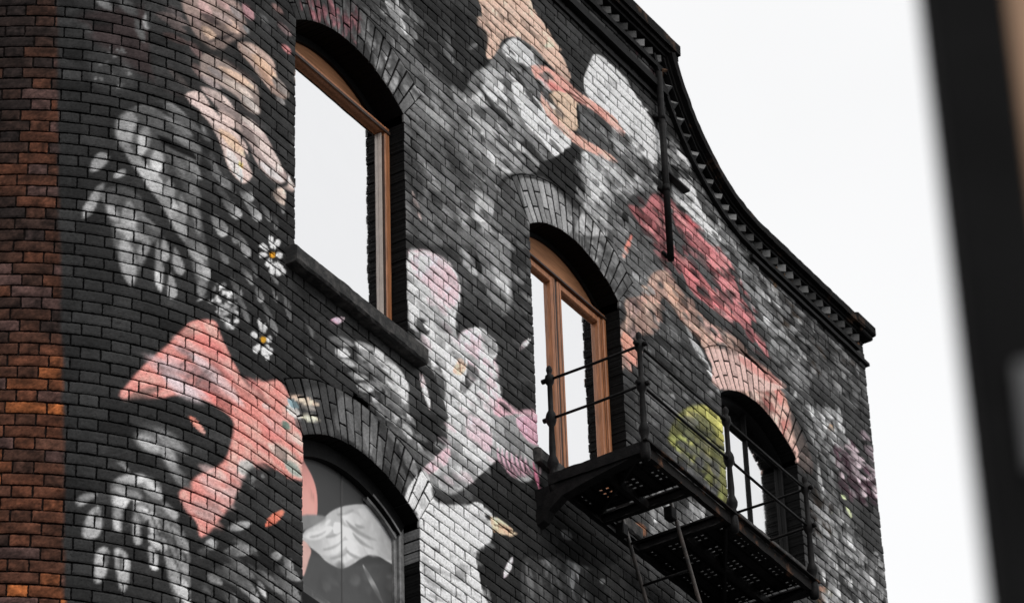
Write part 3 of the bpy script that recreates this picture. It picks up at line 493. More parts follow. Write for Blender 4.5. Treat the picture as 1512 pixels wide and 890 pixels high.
('F',[4147,3419,4235,3455,4386,3449,4489,3403,4499,3334,4363,3314,4218,3336],90,(16.0,34.0),(5.0,9.0),46,[(120,120,120),(96,96,96),(150,150,150),(80,80,80)],401,14,4.0,(0.5,0.95),'l',0.6),
('F',[3931,3468,4010,3464,4128,3433,4207,3403,4160,3365,4040,3384,3943,3402],60,(18.0,36.0),(6.0,10.0),50,[(190,190,190),(160,160,160),(130,130,130)],402,14,4.0,(0.6,1),'l',0.6),
('F',[4267,3241,4381,3287,4393,3233,4312,3192],22,(16.0,30.0),(6.0,10.0),60,[(210,210,210),(180,180,180),(150,150,150)],403,14,4.0,(0.6,1),'l',0.6),
('F',[4262,3074,4371,3103,4493,3043,4483,2992,4275,2899],80,(18.0,36.0),(6.0,10.0),62,[(170,170,170),(140,140,140),(110,110,110),(195,195,195)],404,14,4.0,(0.5,1),'l',0.6),
('F',[4262,3144,4338,3158,4344,3067,4267,3043],20,(24.0,44.0),(5.0,8.0),66,[(190,190,190),(150,150,150),(110,110,110)],405,14,4.0,(0.6,1),'l',0.6),
('F',[4414,3291,4494,3307,4495,3186,4427,3177,4377,3201],18,(14.0,28.0),(6.0,9.0),45,[(214,196,202),(190,172,180)],406,14,4.0,(0.6,1),'l',0.6),
('F',[3709,3023,3841,3069,3974,3003,3989,2911,3850,2899,3718,2920],50,(18.0,34.0),(8.0,13.0),42,[(100,100,100),(84,84,84),(118,118,118)],407,14,5.0,(0.4,0.8),'l',0.6),
('F',[3661,3403,3792,3422,3874,3386,3762,3299,3688,3291],44,(20.0,40.0),(7.0,11.0),48,[(185,185,185),(160,160,160),(130,130,130),(205,205,205)],408,14,4.0,(0.6,1),'l',0.6),
('F',[3212,3209,3361,3312,3424,3250,3452,3144,3353,3131,3258,3161],60,(24.0,48.0),(8.0,13.0),50,[(140,140,140),(115,115,115),(165,165,165),(95,95,95)],409,14,5.0,(0.5,0.95),'l',0.6),
('F',[3336,3126,3420,3164,3449,3099,3419,2997,3355,3004],40,(22.0,44.0),(8.0,13.0),58,[(180,180,180),(155,155,155),(130,130,130)],410,14,5.0,(0.5,0.95),'l',0.6),
('F',[3136,3260,3232,3332,3274,3247,3211,3176,3181,3212],24,(26.0,50.0),(8.0,13.0),52,[(160,160,160),(130,130,130),(105,105,105)],411,14,5.0,(0.5,0.95),'l',0.6),
('F',[3784,3335,3903,3391,4020,3385,4094,3330,4129,3289,4007,3271,3892,3291],30,(14.0,30.0),(4.0,7.0),50,[(70,44,46),(90,52,56),(80,80,80)],412,14,4.0,(0.5,0.9),'l',0.6),
('F',[3981,3387,4071,3389,4140,3294,4067,3280,4013,3321],30,(16.0,32.0),(6.0,9.0),50,[(222,150,150),(206,120,122)],413,14,4.0,(0.6,0.95),'l',0.6),
('F',[3779,3285,3863,3286,3857,3225,3792,3223],20,(18.0,34.0),(6.0,10.0),52,[(130,100,98),(100,100,100),(160,120,116)],414,14,4.0,(0.6,1),'l',0.6),
('S',[2993,2716,3046,2734,3096,2747,3186,2758,3218,2740,3241,2710,3248,2677,3200,2668,3136,2647,3094,2646,3038,2642,2993,2640],48,4.3,0.9),
('T',[3019,2704,3072,2721],13.5,100,125,0.0,'l',3.8,1.0),
('T',[3034,2695,3065,2701],14.0,150,182,0.0,'l',2.7,1.0),
('T',[3042,2684,3076,2693],11.3,110,155,0.0,'l',3.2,1.0),
('T',[3059,2674,3101,2689],9.7,120,168,0.0,'l',2.7,1.0),
('T',[3077,2668,3112,2678],12.4,150,180,0.0,'l',2.2,1.0),
('T',[3101,2686,3131,2687],11.9,90,140,0.0,'l',3.2,1.0),
('T',[3070,2698,3114,2704],16.2,76,98,0.0,'l',4.3,1.0),
('T',[3078,2720,3099,2715],13.5,70,80,0.0,'l',3.8,1.0),
('S',[3072,2726,3111,2740,3142,2743,3170,2739,3185,2729,3191,2713,3194,2686,3215,2671,3247,2666,3231,2650,3199,2653,3168,2658,3137,2655,3121,2660,3137,2675,3137,2691,3114,2695,3103,2712],120,2.7,1.0),
('S',[3115,2738,3142,2740,3174,2736,3186,2724,3188,2704,3179,2694,3161,2703,3142,2714,3119,2723],186,3.2,1.0),
('T',[3074,2725,3115,2736],9.2,165,180,0.0,'l',2.2,1.0),
('T',[3117,2654,3178,2663],12.4,120,184,0.0,'l',2.7,1.0),
('T',[3152,2655,3199,2663],11.9,140,176,0.0,'l',2.7,1.0),
('T',[3172,2680,3207,2659],15.1,176,182,0.0,'l',3.2,1.0),
('T',[3199,2660,3247,2664],14.6,182,150,0.0,'l',3.2,1.0),
('T',[3134,2715,3169,2702],8.1,150,165,0.0,'l',3.2,1.0),
('T',[3110,2669,3125,2667],9.2,170,140,0.0,'l',2.2,1.0),
('T',[3122,2717,3161,2711],7.0,74,90,0.0,'l',3.2,0.8),
('T',[3134,2697,3169,2689],7.0,74,90,0.0,'l',3.2,0.8),
('T',[3137,2673,3184,2676],5.4,74,90,0.0,'l',3.2,0.8),
('T',[3121,2665,3133,2661],5.4,74,90,0.0,'l',3.2,0.8),
('S',[3041,2632,3094,2646,3121,2634,3131,2579,3108,2583,3078,2585,3045,2586],94,3.2,0.9),
('T',[3060,2639,3078,2583],10.8,90,120,0.0,'l',2.7,1.0),
('T',[3094,2631,3105,2586],13.5,96,130,0.0,'l',2.7,1.0),
('T',[3167,2632,3206,2623],18.9,90,150,0.0,'l',3.2,1.0),
('T',[3125,2641,3140,2608],10.8,60,80,0.0,'l',2.7,1.0),
('S',[3308,2902,3372,2940,3482,2983,3485,2827,3403,2792,3398,2882,3311,2876,3300,2879],52,4.9,1.0),
('S',[3352,3040,3438,3089,3441,3038,3432,2969,3397,2953,3364,2976],124,12.1,0.9),
('T',[3400,3022,3427,2979],18.2,150,160,0.0,'l',7.9,1.0),
('S',[3441,3084,3490,3112,3485,2988,3442,2974],50,4.2,1.0),
('S',[3302,3000,3351,3014,3364,2976,3382,2945,3347,2923,3314,2933,3296,2955],70,6.1,1.0),
('T',[3321,2981,3349,2978],15.2,120,100,0.0,'l',4.2,1.0),
('T',[3351,3007,3364,2980],7.3,36,30,0.0,'l',2.4,1.0),
('S',[3192,2915,3211,2931,3234,2946,3263,2955,3291,2955,3309,2946,3312,2929,3308,2905,3299,2885,3301,2855,3324,2830,3312,2788,3287,2733,3261,2720,3260,2755,3243,2788,3226,2815,3203,2812,3192,2822],178,2.1,1.0),
('S',[3201,2917,3234,2943,3265,2954,3293,2951,3308,2937,3305,2910,3288,2890,3265,2891,3237,2895,3210,2895],(228,200,206),6.7,0.95),
('T',[3209,2873,3264,2854],21.2,150,165,0.0,'l',7.3,0.8),
('T',[3223,2869,3232,2864],9.1,190,205,0.0,'l',3.6,1.0),
('T',[3210,2833,3235,2823],18.2,70,56,0.0,'l',5.5,1.0),
('T',[3226,2835,3240,2834],9.1,228,0,0.0,'r',1.5,1.0),
('S',[3240,2826,3277,2830,3304,2820,3285,2798,3257,2796],196,5.5,0.8),
('T',[3252,2793,3267,2741],13.3,76,90,0.0,'l',4.2,0.9),
('S',[3197,2749,3238,2774,3260,2749,3273,2717,3195,2678],56,4.2,1.0),
('S',[3303,2841,3311,2864,3333,2885,3360,2897,3379,2898,3395,2895,3395,2877,3383,2858,3392,2851,3399,2826,3400,2778,3282,2719,3307,2761,3332,2798,3352,2827,3328,2833,3305,2831],184,2.1,1.0),
('S',[3305,2844,3316,2868,3335,2884,3356,2887,3359,2861,3377,2852,3357,2845,3329,2844],(242,214,222),3.6,0.95),
('S',[3362,2897,3379,2897,3393,2893,3393,2876,3373,2869,3361,2878],144,3.6,1.0),
('T',[3372,2856,3390,2776],14.0,(226,204,210),(234,208,214),0.0,'l',3.6,1.0),
('T',[3312,2782,3344,2753],27.3,206,214,0.0,'l',5.5,1.0),
('T',[3346,2812,3363,2772],15.2,160,180,0.0,'l',5.5,1.0),
('T',[3323,2824,3351,2817],14.0,84,96,0.0,'l',3.6,0.9),
('T',[3308,2792,3317,2778],10.3,120,130,0.0,'l',3.6,1.0),
('S',[3288,2795,3296,2811,3306,2825,3321,2823,3313,2806,3301,2797],(216,186,166),1.2,1.0),
('T',[3293,2803,3319,2818],2.1,(90,70,56),0,0.0,'l',0.9,1.0),
('T',[3304,2820,3309,2807],1.8,(120,95,76),0,0.0,'l',0.9,1.0),
('T',[3215,2757,3236,2713],7.3,(226,190,192),(240,216,216),0.0,'l',0.6,1.0),
('T',[3451,2913,3479,2946],7.9,(236,208,214),(240,220,222),0.0,'l',0.6,1.0),
('S',[3394,2812,3433,2816,3473,2835,3488,2835,3487,2822,3392,2774],(196,160,168),3.6,1.0),
('S',[3163,2662,3195,2678,3216,2663,3248,2655,3220,2621,3193,2625,3167,2641],92,4.2,1.0),
('T',[3174,2662,3194,2651],12.1,150,165,0.0,'l',3.6,1.0),
('T',[3203,2659,3248,2658],15.2,130,140,0.0,'l',4.2,1.0),
('S',[3195,2681,3282,2725,3277,2701,3257,2668,3234,2646,3210,2656],46,2.7,1.0),
('S',[3282,2728,3393,2784,3395,2742,3381,2706,3349,2678,3311,2638,3270,2599,3239,2593,3216,2616,3240,2644,3272,2684],160,2.1,1.0),
('T',[3325,2749,3370,2721],33.4,(226,204,210),(222,196,204),0.0,'l',7.9,1.0),
('T',[3304,2706,3360,2701],21.2,196,188,0.0,'l',6.7,1.0),
('S',[3217,2618,3240,2644,3273,2679,3280,2665,3256,2642,3233,2621],(230,196,204),3.0,1.0),
('T',[3247,2628,3315,2644],18.2,128,140,0.0,'l',5.5,0.9),
('T',[3275,2665,3316,2656],18.2,190,176,0.0,'l',5.5,1.0),
('S',[3390,2779,3498,2833,3499,2775,3475,2742,3461,2721,3427,2707,3401,2709,3385,2725],146,3.0,1.0),
('S',[3437,2803,3498,2833,3495,2792,3460,2781],(214,170,184),5.5,1.0),
('T',[3390,2737,3419,2705],3.9,(206,172,184),(170,130,142),0.12,'l',1.8,1.0),
('T',[3401,2740,3428,2710],3.9,(206,172,184),(170,130,142),0.12,'l',1.8,1.0),
('T',[3411,2743,3437,2715],3.9,(206,172,184),(170,130,142),0.12,'l',1.8,1.0),
('T',[3422,2746,3446,2720],3.9,(206,172,184),(170,130,142),0.12,'l',1.8,1.0),
('T',[3433,2748,3455,2725],3.9,(206,172,184),(170,130,142),0.12,'l',1.8,1.0),
('T',[3444,2751,3464,2730],3.9,(206,172,184),(170,130,142),0.12,'l',1.8,1.0),
('T',[3455,2754,3473,2735],3.9,(206,172,184),(170,130,142),0.12,'l',1.8,1.0),
('T',[3395,2740,3425,2707],2.7,80,(90,66,74),0.12,'l',1.8,0.8),
('T',[3406,2742,3434,2712],2.7,80,(90,66,74),0.12,'l',1.8,0.8),
('T',[3417,2745,3443,2717],2.7,80,(90,66,74),0.12,'l',1.8,0.8),
('T',[3428,2748,3452,2722],2.7,80,(90,66,74),0.12,'l',1.8,0.8),
('T',[3438,2751,3461,2727],2.7,80,(90,66,74),0.12,'l',1.8,0.8),
('T',[3449,2754,3470,2732],2.7,80,(90,66,74),0.12,'l',1.8,0.8),
('T',[3460,2757,3479,2737],2.7,80,(90,66,74),0.12,'l',1.8,0.8),
('S',[3375,2705,3389,2718,3408,2710,3446,2713,3496,2728,3524,2715,3520,2646,3459,2600,3416,2523,3355,2496,3336,2532,3331,2559,3364,2588,3380,2628,3329,2628,3268,2595,3311,2638],40,2.4,1.0),
('T',[3473,2757,3490,2710],4.9,(170,100,122),(190,120,140),0.0,'l',1.8,1.0),
('S',[3177,2559,3192,2590,3219,2619,3233,2613,3236,2594,3263,2594,3310,2613,3334,2629,3357,2633,3373,2628,3370,2606,3364,2588,3333,2563,3332,2542,3340,2517,3352,2494,3207,2429,3208,2544],214,1.8,1.0),
('S',[3237,2605,3278,2614,3315,2641,3324,2626,3268,2594,3239,2590],66,5.5,0.9),
('T',[3197,2592,3222,2565],15.2,170,150,0.0,'l',4.2,0.8),
('T',[3212,2532,3311,2532],18.2,196,206,0.0,'l',7.9,0.6),
('T',[3211,2489,3310,2506],6.7,120,150,0.0,'l',4.2,0.8),
('T',[3210,2469,3295,2480],7.3,120,150,0.0,'l',4.2,0.8),
('T',[3214,2449,3276,2461],6.1,120,150,0.0,'l',4.2,0.8),
('T',[3230,2518,3279,2529],6.1,120,150,0.0,'l',4.2,0.8),
('T',[3212,2504,3241,2450],15.2,150,120,0.0,'l',7.9,0.7),
('T',[3340,2520,3359,2498],5.5,56,0,0.0,'l',1.5,1.0),
('T',[3351,2522,3364,2500],4.2,130,110,0.0,'l',1.5,1.0),
('T',[3354,2621,3375,2624],6.7,52,44,0.0,'l',1.8,1.0),
('P',[3368,2627,3385,2630,3408,2630,3429,2631,3415,2620,3389,2611,3372,2609,3367,2616],(230,194,166),1.2,1.0),
('T',[3368,2616,3422,2629],1.8,(80,56,40),0,0.0,'l',0.9,1.0),
('T',[3373,2628,3408,2630],3.0,(240,214,186),0,0.0,'l',1.2,1.0),
('T',[3393,2551,3417,2592],8.5,(236,200,208),(240,214,218),0.0,'l',0.6,1.0),
('S',[3439,2597,3484,2615,3497,2559,3440,2534],66,4.9,1.0),
('T',[3449,2599,3460,2549],9.1,120,90,0.0,'l',3.6,1.0),
('T',[3473,2601,3485,2560],7.9,96,80,0.0,'l',3.6,1.0),
('S',[3220,3291,3383,3395,3389,3345,3362,3305,3327,3249,3283,3237,3229,3245],44,5.4,0.9),
('T',[3279,3299,3315,3289],8.1,72,120,0.0,'l',2.7,1.0),
('T',[3289,3323,3310,3306],8.8,57,96,0.0,'l',2.7,1.0),
('T',[3238,3273,3268,3273],8.1,45,76,0.0,'l',2.7,1.0),
('T',[3231,3290,3274,3299],8.8,48,80,0.0,'l',2.7,1.0),
('T',[3347,3333,3373,3361],6.7,72,120,0.0,'l',2.7,1.0),
('T',[3312,3297,3334,3287],8.1,48,80,0.0,'l',2.7,1.0),
('T',[3198,3277,3225,3272],13.5,90,150,0.0,'l',2.7,1.0),
('T',[3240,3244,3261,3235],8.8,78,130,0.0,'l',2.7,1.0),
('S',[3191,3210,3229,3241,3283,3241,3332,3245,3369,3204,3361,3155,3423,3176,3409,3124,3487,3117,3185,2947],98,8.8,0.9),
('T',[3217,3186,3291,3165],43.8,130,146,0.0,'l',13.5,0.9),
('T',[3314,3084,3418,3078],50.6,140,160,0.0,'l',14.8,1.0),
('T',[3289,3127,3376,3119],23.6,52,60,0.0,'l',10.1,0.9),
('T',[3188,3082,3228,3020],23.6,58,60,0.0,'l',8.8,0.9),
('T',[3280,3151,3333,3138],16.9,70,60,0.0,'l',8.8,0.8),
('T',[3305,3247,3358,3220],16.9,150,110,0.0,'l',8.1,0.7),
('T',[3204,3023,3225,2987],6.1,(232,196,190),(240,214,208),0.0,'l',0.7,1.0),
('S',[3389,3331,3434,3392,3465,3430,3507,3444,3542,3440,3535,3416,3515,3388,3538,3374,3561,3357,3607,3346,3603,3328,3561,3284,3524,3250,3505,3224,3434,3183,3401,3178,3357,3197,3326,3234,3332,3253,3362,3305],112,4.0,1.0),
('S',[3433,3388,3465,3429,3501,3438,3531,3425,3487,3393,3445,3383],180,4.0,1.0),
('S',[3329,3241,3361,3268,3384,3300,3377,3316,3409,3345,3437,3340,3418,3293,3365,3246],172,6.7,1.0),
('S',[3458,3345,3491,3363,3537,3352,3606,3339,3593,3317,3561,3285,3527,3294,3487,3297,3465,3318],212,5.4,1.0),
('S',[3342,3217,3381,3237,3432,3241,3483,3238,3452,3197,3411,3170,3373,3169],150,8.1,1.0),
('T',[3396,3190,3435,3191],20.2,176,160,0.0,'l',6.7,1.0),
('T',[3418,3289,3485,3277],14.8,160,130,0.0,'l',5.4,1.0),
('T',[3439,3372,3508,3356],5.4,50,44,0.0,'l',4.0,0.85),
('T',[3362,3291,3428,3269],7.4,50,44,0.0,'l',4.0,0.85),
('T',[3394,3275,3473,3270],8.8,50,44,0.0,'l',4.0,0.85),
('T',[3439,3268,3553,3252],12.1,50,44,0.0,'l',4.0,0.85),
('T',[3487,3355,3536,3346],7.4,50,44,0.0,'l',4.0,0.85),
('T',[3516,3404,3538,3374],7.4,50,44,0.0,'l',4.0,0.85),
('T',[3403,3232,3482,3226],5.4,50,44,0.0,'l',4.0,0.85),
('T',[3446,3400,3469,3398],4.0,50,44,0.0,'l',4.0,0.85),
('T',[3431,3390,3465,3431],4.0,60,50,-0.1,'l',1.7,1.0),
('T',[3464,3430,3542,3436],3.0,60,90,-0.06,'l',1.7,1.0),
('S',[3524,3250,3561,3283,3607,3327,3635,3331,3629,3277,3643,3266,3613,3226,3587,3232,3540,3229],38,3.4,1.0),
('S',[3407,3137,3428,3172,3469,3203,3529,3232,3552,3229,3597,3201,3607,3185,3406,3071,3400,3104],76,3.4,1.0),
('S',[3469,3194,3528,3226,3563,3228,3592,3207,3595,3178,3499,3124,3478,3152],132,4.7,1.0),
('T',[3407,3130,3458,3193],6.7,44,36,-0.2,'l',2.7,1.0),
('T',[3458,3193,3552,3233],4.0,36,0,-0.05,'l',2.0,1.0),
('S',[3631,3415,3687,3433,3761,3421,3790,3390,3719,3365,3655,3343,3634,3373],84,6.7,1.0),
('T',[3642,3406,3697,3403],13.5,110,120,0.0,'l',5.4,1.0),
('T',[3692,3412,3760,3404],16.9,120,140,0.0,'l',6.1,1.0),
('S',[3634,3330,3675,3354,3731,3370,3781,3361,3751,3313,3708,3241,3607,3185,3640,3256],158,4.7,1.0),
('T',[3647,3307,3711,3282],20.2,186,176,0.0,'l',8.8,1.0),
('S',[3653,3472,3673,3515,3692,3541,3723,3549,3772,3546,3816,3527,3846,3509,3852,3443,3788,3437,3760,3449,3701,3453,3658,3451],206,2.7,1.0),
('T',[3675,3506,3730,3491],30.3,214,196,0.0,'l',10.1,1.0),
('T',[3743,3427,3823,3410],23.6,130,150,0.0,'l',6.7,1.0),
('S',[3550,3382,3601,3419,3626,3414,3628,3378,3610,3359,3584,3355,3561,3365],(198,174,154),2.7,1.0),
('T',[3562,3377,3597,3371],7.4,(110,100,96),0,0.0,'l',2.7,0.7),
('T',[3630,3418,3631,3372],4.7,30,0,0.0,'l',1.3,1.0),
('S',[3509,3405,3526,3420,3554,3432,3602,3441,3639,3441,3695,3451,3739,3454,3764,3443,3750,3433,3700,3432,3650,3429,3601,3419,3564,3408,3537,3397,3516,3394],(220,166,154),1.3,1.0),
('T',[3525,3397,3604,3418],8.1,(224,136,132),(216,150,142),0.0,'l',1.7,1.0),
('T',[3540,3416,3570,3420],8.8,(120,116,114),(150,130,124),0.0,'l',2.0,1.0),
('T',[3595,3421,3663,3432],3.0,(96,60,56),0,0.0,'l',1.3,1.0),
('T',[3682,3444,3713,3444],2.4,(110,70,64),0,0.0,'l',1.3,1.0),
('T',[3539,3395,3563,3398],4.7,(200,140,134),0,0.0,'l',1.7,1.0),
('S',[3534,3379,3545,3367,3567,3358,3608,3357,3657,3366,3707,3378,3736,3378,3718,3368,3675,3354,3631,3343,3589,3340,3554,3343,3532,3359],(222,176,162),1.3,1.0),
('S',[3707,3302,3765,3323,3805,3292,3853,3259,3809,3196,3730,3146,3712,3148,3695,3165],92,5.4,1.0),
('T',[3707,3298,3743,3287],14.8,150,120,0.0,'l',4.7,1.0),
('T',[3705,3208,3725,3158],13.5,110,96,0.0,'l',4.7,1.0),
('T',[3783,3252,3840,3260],13.5,110,90,0.0,'l',4.0,1.0),
('T',[3743,3296,3754,3278],10.1,34,0,0.0,'l',3.4,1.0),
('S',[3758,3324,3840,3387,3892,3384,3990,3383,4076,3366,4163,3275,4117,3263,4035,3256,3955,3252,3886,3270,3798,3284],72,4.7,1.0),
('S',[3759,3317,3804,3338,3833,3379,3863,3383,3876,3343,3852,3301,3806,3299],(170,108,110),6.7,1.0),
('S',[3891,3380,3931,3386,3990,3383,4037,3379,4068,3360,4086,3339,4124,3319,4160,3271,4119,3280,4066,3288,4041,3307,3997,3331,3952,3338,3904,3351],(186,122,124),4.7,1.0),
('S',[3897,3309,3930,3316,3975,3309,4026,3295,4072,3288,4010,3270,3957,3265,3918,3272],(184,112,114),4.0,1.0),
('T',[3908,3353,4017,3330],12.8,(88,76,76),0,0.0,'l',4.7,0.9),
('T',[4001,3361,4059,3345],20.2,(204,134,134),(214,156,154),0.0,'l',7.4,0.8),
('T',[3783,3322,3845,3310],13.5,(206,124,124),(170,96,100),0.0,'l',4.7,0.8),
('T',[3974,3302,4066,3288],6.7,(222,150,146),0,0.0,'l',4.0,0.7),
('T',[3878,3321,3900,3277],13.5,(120,76,78),0,0.0,'l',4.0,0.8),
('T',[3735,3211,3765,3271],8.1,(214,156,138),(190,110,100),0.0,'l',2.0,1.0),
('S',[3811,3225,3853,3259,3890,3253,3928,3242,3980,3238,4068,3253,4086,3235,4015,3206,3960,3184,3922,3192,3886,3207,3848,3210,3825,3144,3788,3115,3760,3110,3787,3170],(152,126,116),5.4,1.0),
('T',[3851,3239,3919,3217],18.9,(212,178,156),(196,150,134),0.0,'l',5.4,0.9),
('T',[3945,3224,4017,3223],16.9,(206,176,166),(196,150,144),0.0,'l',5.4,0.9),
('T',[3803,3205,3802,3132],16.9,(186,160,146),(170,146,134),0.0,'l',6.1,0.9),
('T',[3725,3087,3757,3048],20.2,(196,144,126),(170,120,108),0.0,'l',4.7,1.0),
('S',[3841,3206,3891,3194,3934,3183,3971,3167,3993,3132,3766,3016,3787,3101,3825,3140],66,4.7,1.0),
('T',[3903,3193,3987,3137],8.8,130,190,0.0,'l',3.4,1.0),
('T',[3849,3165,3886,3154],13.5,96,110,0.0,'l',4.7,1.0),
('S',[3962,3181,4016,3211,4086,3235,4155,3243,4203,3240,3993,3132,3977,3163],(200,170,162),2.4,1.0),
('T',[4057,3220,4196,3241],16.9,(190,134,128),(176,120,112),0.0,'l',4.7,0.8),
('S',[3898,3440,3947,3469,3978,3450,4034,3412,3999,3400,3934,3408,3898,3412],184,4.7,1.0),
('T',[3910,3435,4006,3404],13.5,204,180,0.0,'l',5.4,1.0),
('T',[3900,3397,3933,3404],6.7,40,0,0.0,'l',2.7,1.0),
('T',[4020,3404,4141,3394],16.9,96,110,0.0,'l',6.1,1.0),
('T',[4090,3374,4171,3356],18.2,120,100,0.0,'l',6.1,1.0),
('T',[4136,3354,4224,3336],18.9,158,140,0.0,'l',6.1,1.0),
('T',[4194,3320,4287,3283],20.2,110,130,0.0,'l',6.1,1.0),
('T',[3966,3459,4029,3430],13.5,66,80,0.0,'l',4.7,1.0),
('T',[4048,3469,4115,3453],10.1,110,80,0.0,'l',4.0,1.0),
('T',[4110,3311,4155,3296],13.5,56,60,0.0,'l',4.7,1.0),
('F',[3333,3268,3434,3392,3519,3445,3563,3389,3607,3338,3555,3280,3434,3183,3357,3182],70,(15.5,30.3),(5.4,9.4),44,[(60,60,60),(80,80,80),(190,190,190),(205,205,205),(130,130,130)],500,8,2.0,(0.3,0.7),'l',0.9),
('F',[3197,3210,3283,3241,3368,3196,3423,3176,3418,3082,3190,2953],110,(16.9,33.7),(5.4,9.4),44,[(54,54,54),(74,74,74),(150,150,150),(128,128,128),(175,175,175),(60,60,60)],501,7,2.0,(0.3,0.65),'l',0.9),
('F',[3630,3328,3720,3381,3787,3365,3728,3256,3608,3189],60,(13.5,27.0),(4.7,8.8),48,[(80,80,80),(110,110,110),(200,200,200),(180,180,180)],502,8,1.7,(0.3,0.65),'l',0.9),
('F',[3751,3447,3832,3447,3826,3388,3770,3379,3697,3399],40,(13.5,23.6),(4.7,8.1),46,[(50,50,50),(80,80,80),(180,180,180),(160,160,160)],503,8,1.7,(0.35,0.7),'l',0.9),
('F',[3659,3468,3696,3536,3832,3500,3833,3456,3764,3455],26,(16.9,30.3),(6.1,9.4),46,[(190,190,190),(222,222,222),(170,170,170)],504,8,2.7,(0.2,0.4),'l',0.95),
('F',[3758,3315,3840,3382,3891,3380,3990,3383,4076,3366,4160,3278,4090,3269,3957,3265,3886,3270,3799,3288],110,(13.5,25.6),(4.4,7.4),48,[(76,52,54),(90,76,74),(220,158,156),(150,84,88),(206,128,130),(70,70,70)],505,7,1.3,(0.35,0.75),'l',0.9),
('F',[3768,3159,3825,3236,3860,3263,3980,3242,4067,3249,4058,3228,3960,3184,3848,3210,3822,3138],60,(12.1,22.2),(4.4,7.4),48,[(96,82,78),(214,184,166),(190,150,136),(84,84,84)],506,8,1.3,(0.3,0.7),'l',0.9),
('F',[3707,3302,3765,3323,3853,3259,3809,3196,3730,3146,3694,3149],46,(12.1,23.6),(4.7,8.1),48,[(60,60,60),(130,130,130),(160,160,160),(80,80,80)],507,8,1.7,(0.3,0.7),'l',0.9),
('F',[3848,3210,3994,3137,3773,3023,3787,3101],46,(12.1,23.6),(4.7,8.1),46,[(48,48,48),(96,96,96),(120,120,120)],508,8,1.7,(0.3,0.7),'l',0.9),
('F',[3897,3436,3997,3493,4180,3423,4301,3372,4288,3288,4202,3280,4075,3362,3992,3396],130,(12.1,25.6),(4.4,7.4),48,[(48,48,48),(70,70,70),(130,130,130),(165,165,165),(95,95,95)],509,7,1.3,(0.35,0.75),'l',0.9),
('F',[3197,2916,3286,2959,3308,2915,3301,2855,3323,2818,3282,2731,3226,2818,3194,2829],34,(15.2,27.3),(5.5,9.1),42,[(150,150,150),(205,205,205),(220,196,202),(130,130,130)],510,8,2.1,(0.2,0.45),'l',0.95),
('F',[3311,2864,3389,2902,3395,2824,3397,2780,3291,2727,3347,2824],30,(15.2,27.3),(5.5,9.1),42,[(160,160,160),(236,212,218),(205,205,205),(130,130,130)],511,8,2.1,(0.2,0.45),'l',0.95),
('F',[3316,2995,3490,3112,3485,2988,3386,2932,3314,2933],50,(15.2,30.3),(5.5,9.1),44,[(54,54,54),(84,84,84),(130,130,130),(160,160,160)],512,8,1.8,(0.3,0.65),'l',0.9),
('F',[3400,2933,3482,2980,3484,2845,3403,2798],30,(15.2,27.3),(6.1,9.1),44,[(46,46,46),(68,68,68),(80,80,80)],513,8,2.1,(0.3,0.6),'l',0.9),
('F',[3277,2719,3387,2775,3379,2708,3311,2642,3268,2598,3220,2621],34,(15.2,27.3),(6.1,9.1),40,[(130,130,130),(190,190,190),(226,200,206),(150,150,150)],514,8,2.4,(0.2,0.45),'l',0.95),
('F',[3213,2564,3357,2632,3364,2591,3330,2558,3345,2495,3209,2434],40,(18.2,33.4),(6.1,9.7),38,[(180,180,180),(226,226,226),(150,150,150),(200,200,200)],515,8,2.4,(0.2,0.45),'l',0.95),
('F',[3019,2707,3186,2750,3200,2689,3247,2666,3199,2653,3083,2658],36,(13.5,24.3),(4.9,7.5),40,[(60,60,60),(150,150,150),(180,180,180),(100,100,100)],516,10,1.9,(0.25,0.5),'l',0.9),
('S',[2724,3040,2942,3160,2948,3139,2948,2995,2938,2896,2925,2865,2828,2811,2782,2889,2759,2911,2721,2913,2710,2992],46,5.3,0.95),
('T',[2718,3014,2763,3015],16.7,(68,61,60),(98,88,86),0.0,'l',4.0,1.0),
('T',[2728,2988,2764,2986],13.3,(60,50,49),(86,72,70),0.0,'l',4.0,1.0),
('T',[2764,2992,2782,2973],13.3,(85,71,70),(122,102,100),0.0,'l',4.0,1.0),
('T',[2768,2961,2785,2945],12.7,(78,67,65),(112,96,94),0.0,'l',4.0,1.0),
('T',[2735,2941,2765,2923],10.0,(62,58,57),(90,84,82),0.0,'l',4.0,1.0),
('T',[2730,3029,2754,3025],12.0,(56,51,51),(80,74,74),0.0,'l',4.0,1.0),
('T',[2736,3008,2761,3001],11.3,(64,57,56),(92,82,80),0.0,'l',4.0,1.0),
('S',[2756,3053,2823,3086,2845,3074,2852,3048,2824,3019,2807,2996,2780,3000,2763,3019],(128,112,106),6.0,1.0),
('T',[2775,3058,2794,3036],17.3,(147,123,120),(184,154,150),0.0,'l',4.0,1.0),
('T',[2813,3050,2840,3040],16.0,(171,147,134),(214,184,168),0.0,'l',4.0,1.0),
('T',[2781,3021,2804,3010],14.7,(172,148,131),(216,186,164),0.0,'l',4.0,1.0),
('T',[2795,3049,2828,3047],13.3,(140,124,120),(176,156,150),0.0,'l',4.0,1.0),
('T',[2802,3071,2827,3068],13.3,(144,120,116),(180,150,146),0.0,'l',4.0,1.0),
('T',[2766,3034,2779,3019],11.3,(120,104,100),(150,130,126),0.0,'l',4.0,1.0),
('T',[2823,3076,2843,3063],12.0,(120,112,110),(150,140,138),0.0,'l',4.0,1.0),
('T',[2779,3039,2808,3036],12.0,(58,50,50),0,0.0,'l',4.7,0.8),
('T',[2790,3003,2832,3036],7.3,(60,54,54),0,0.0,'l',4.0,0.8),
('T',[2797,2988,2814,3003],10.0,50,0,0.0,'l',4.0,0.8),
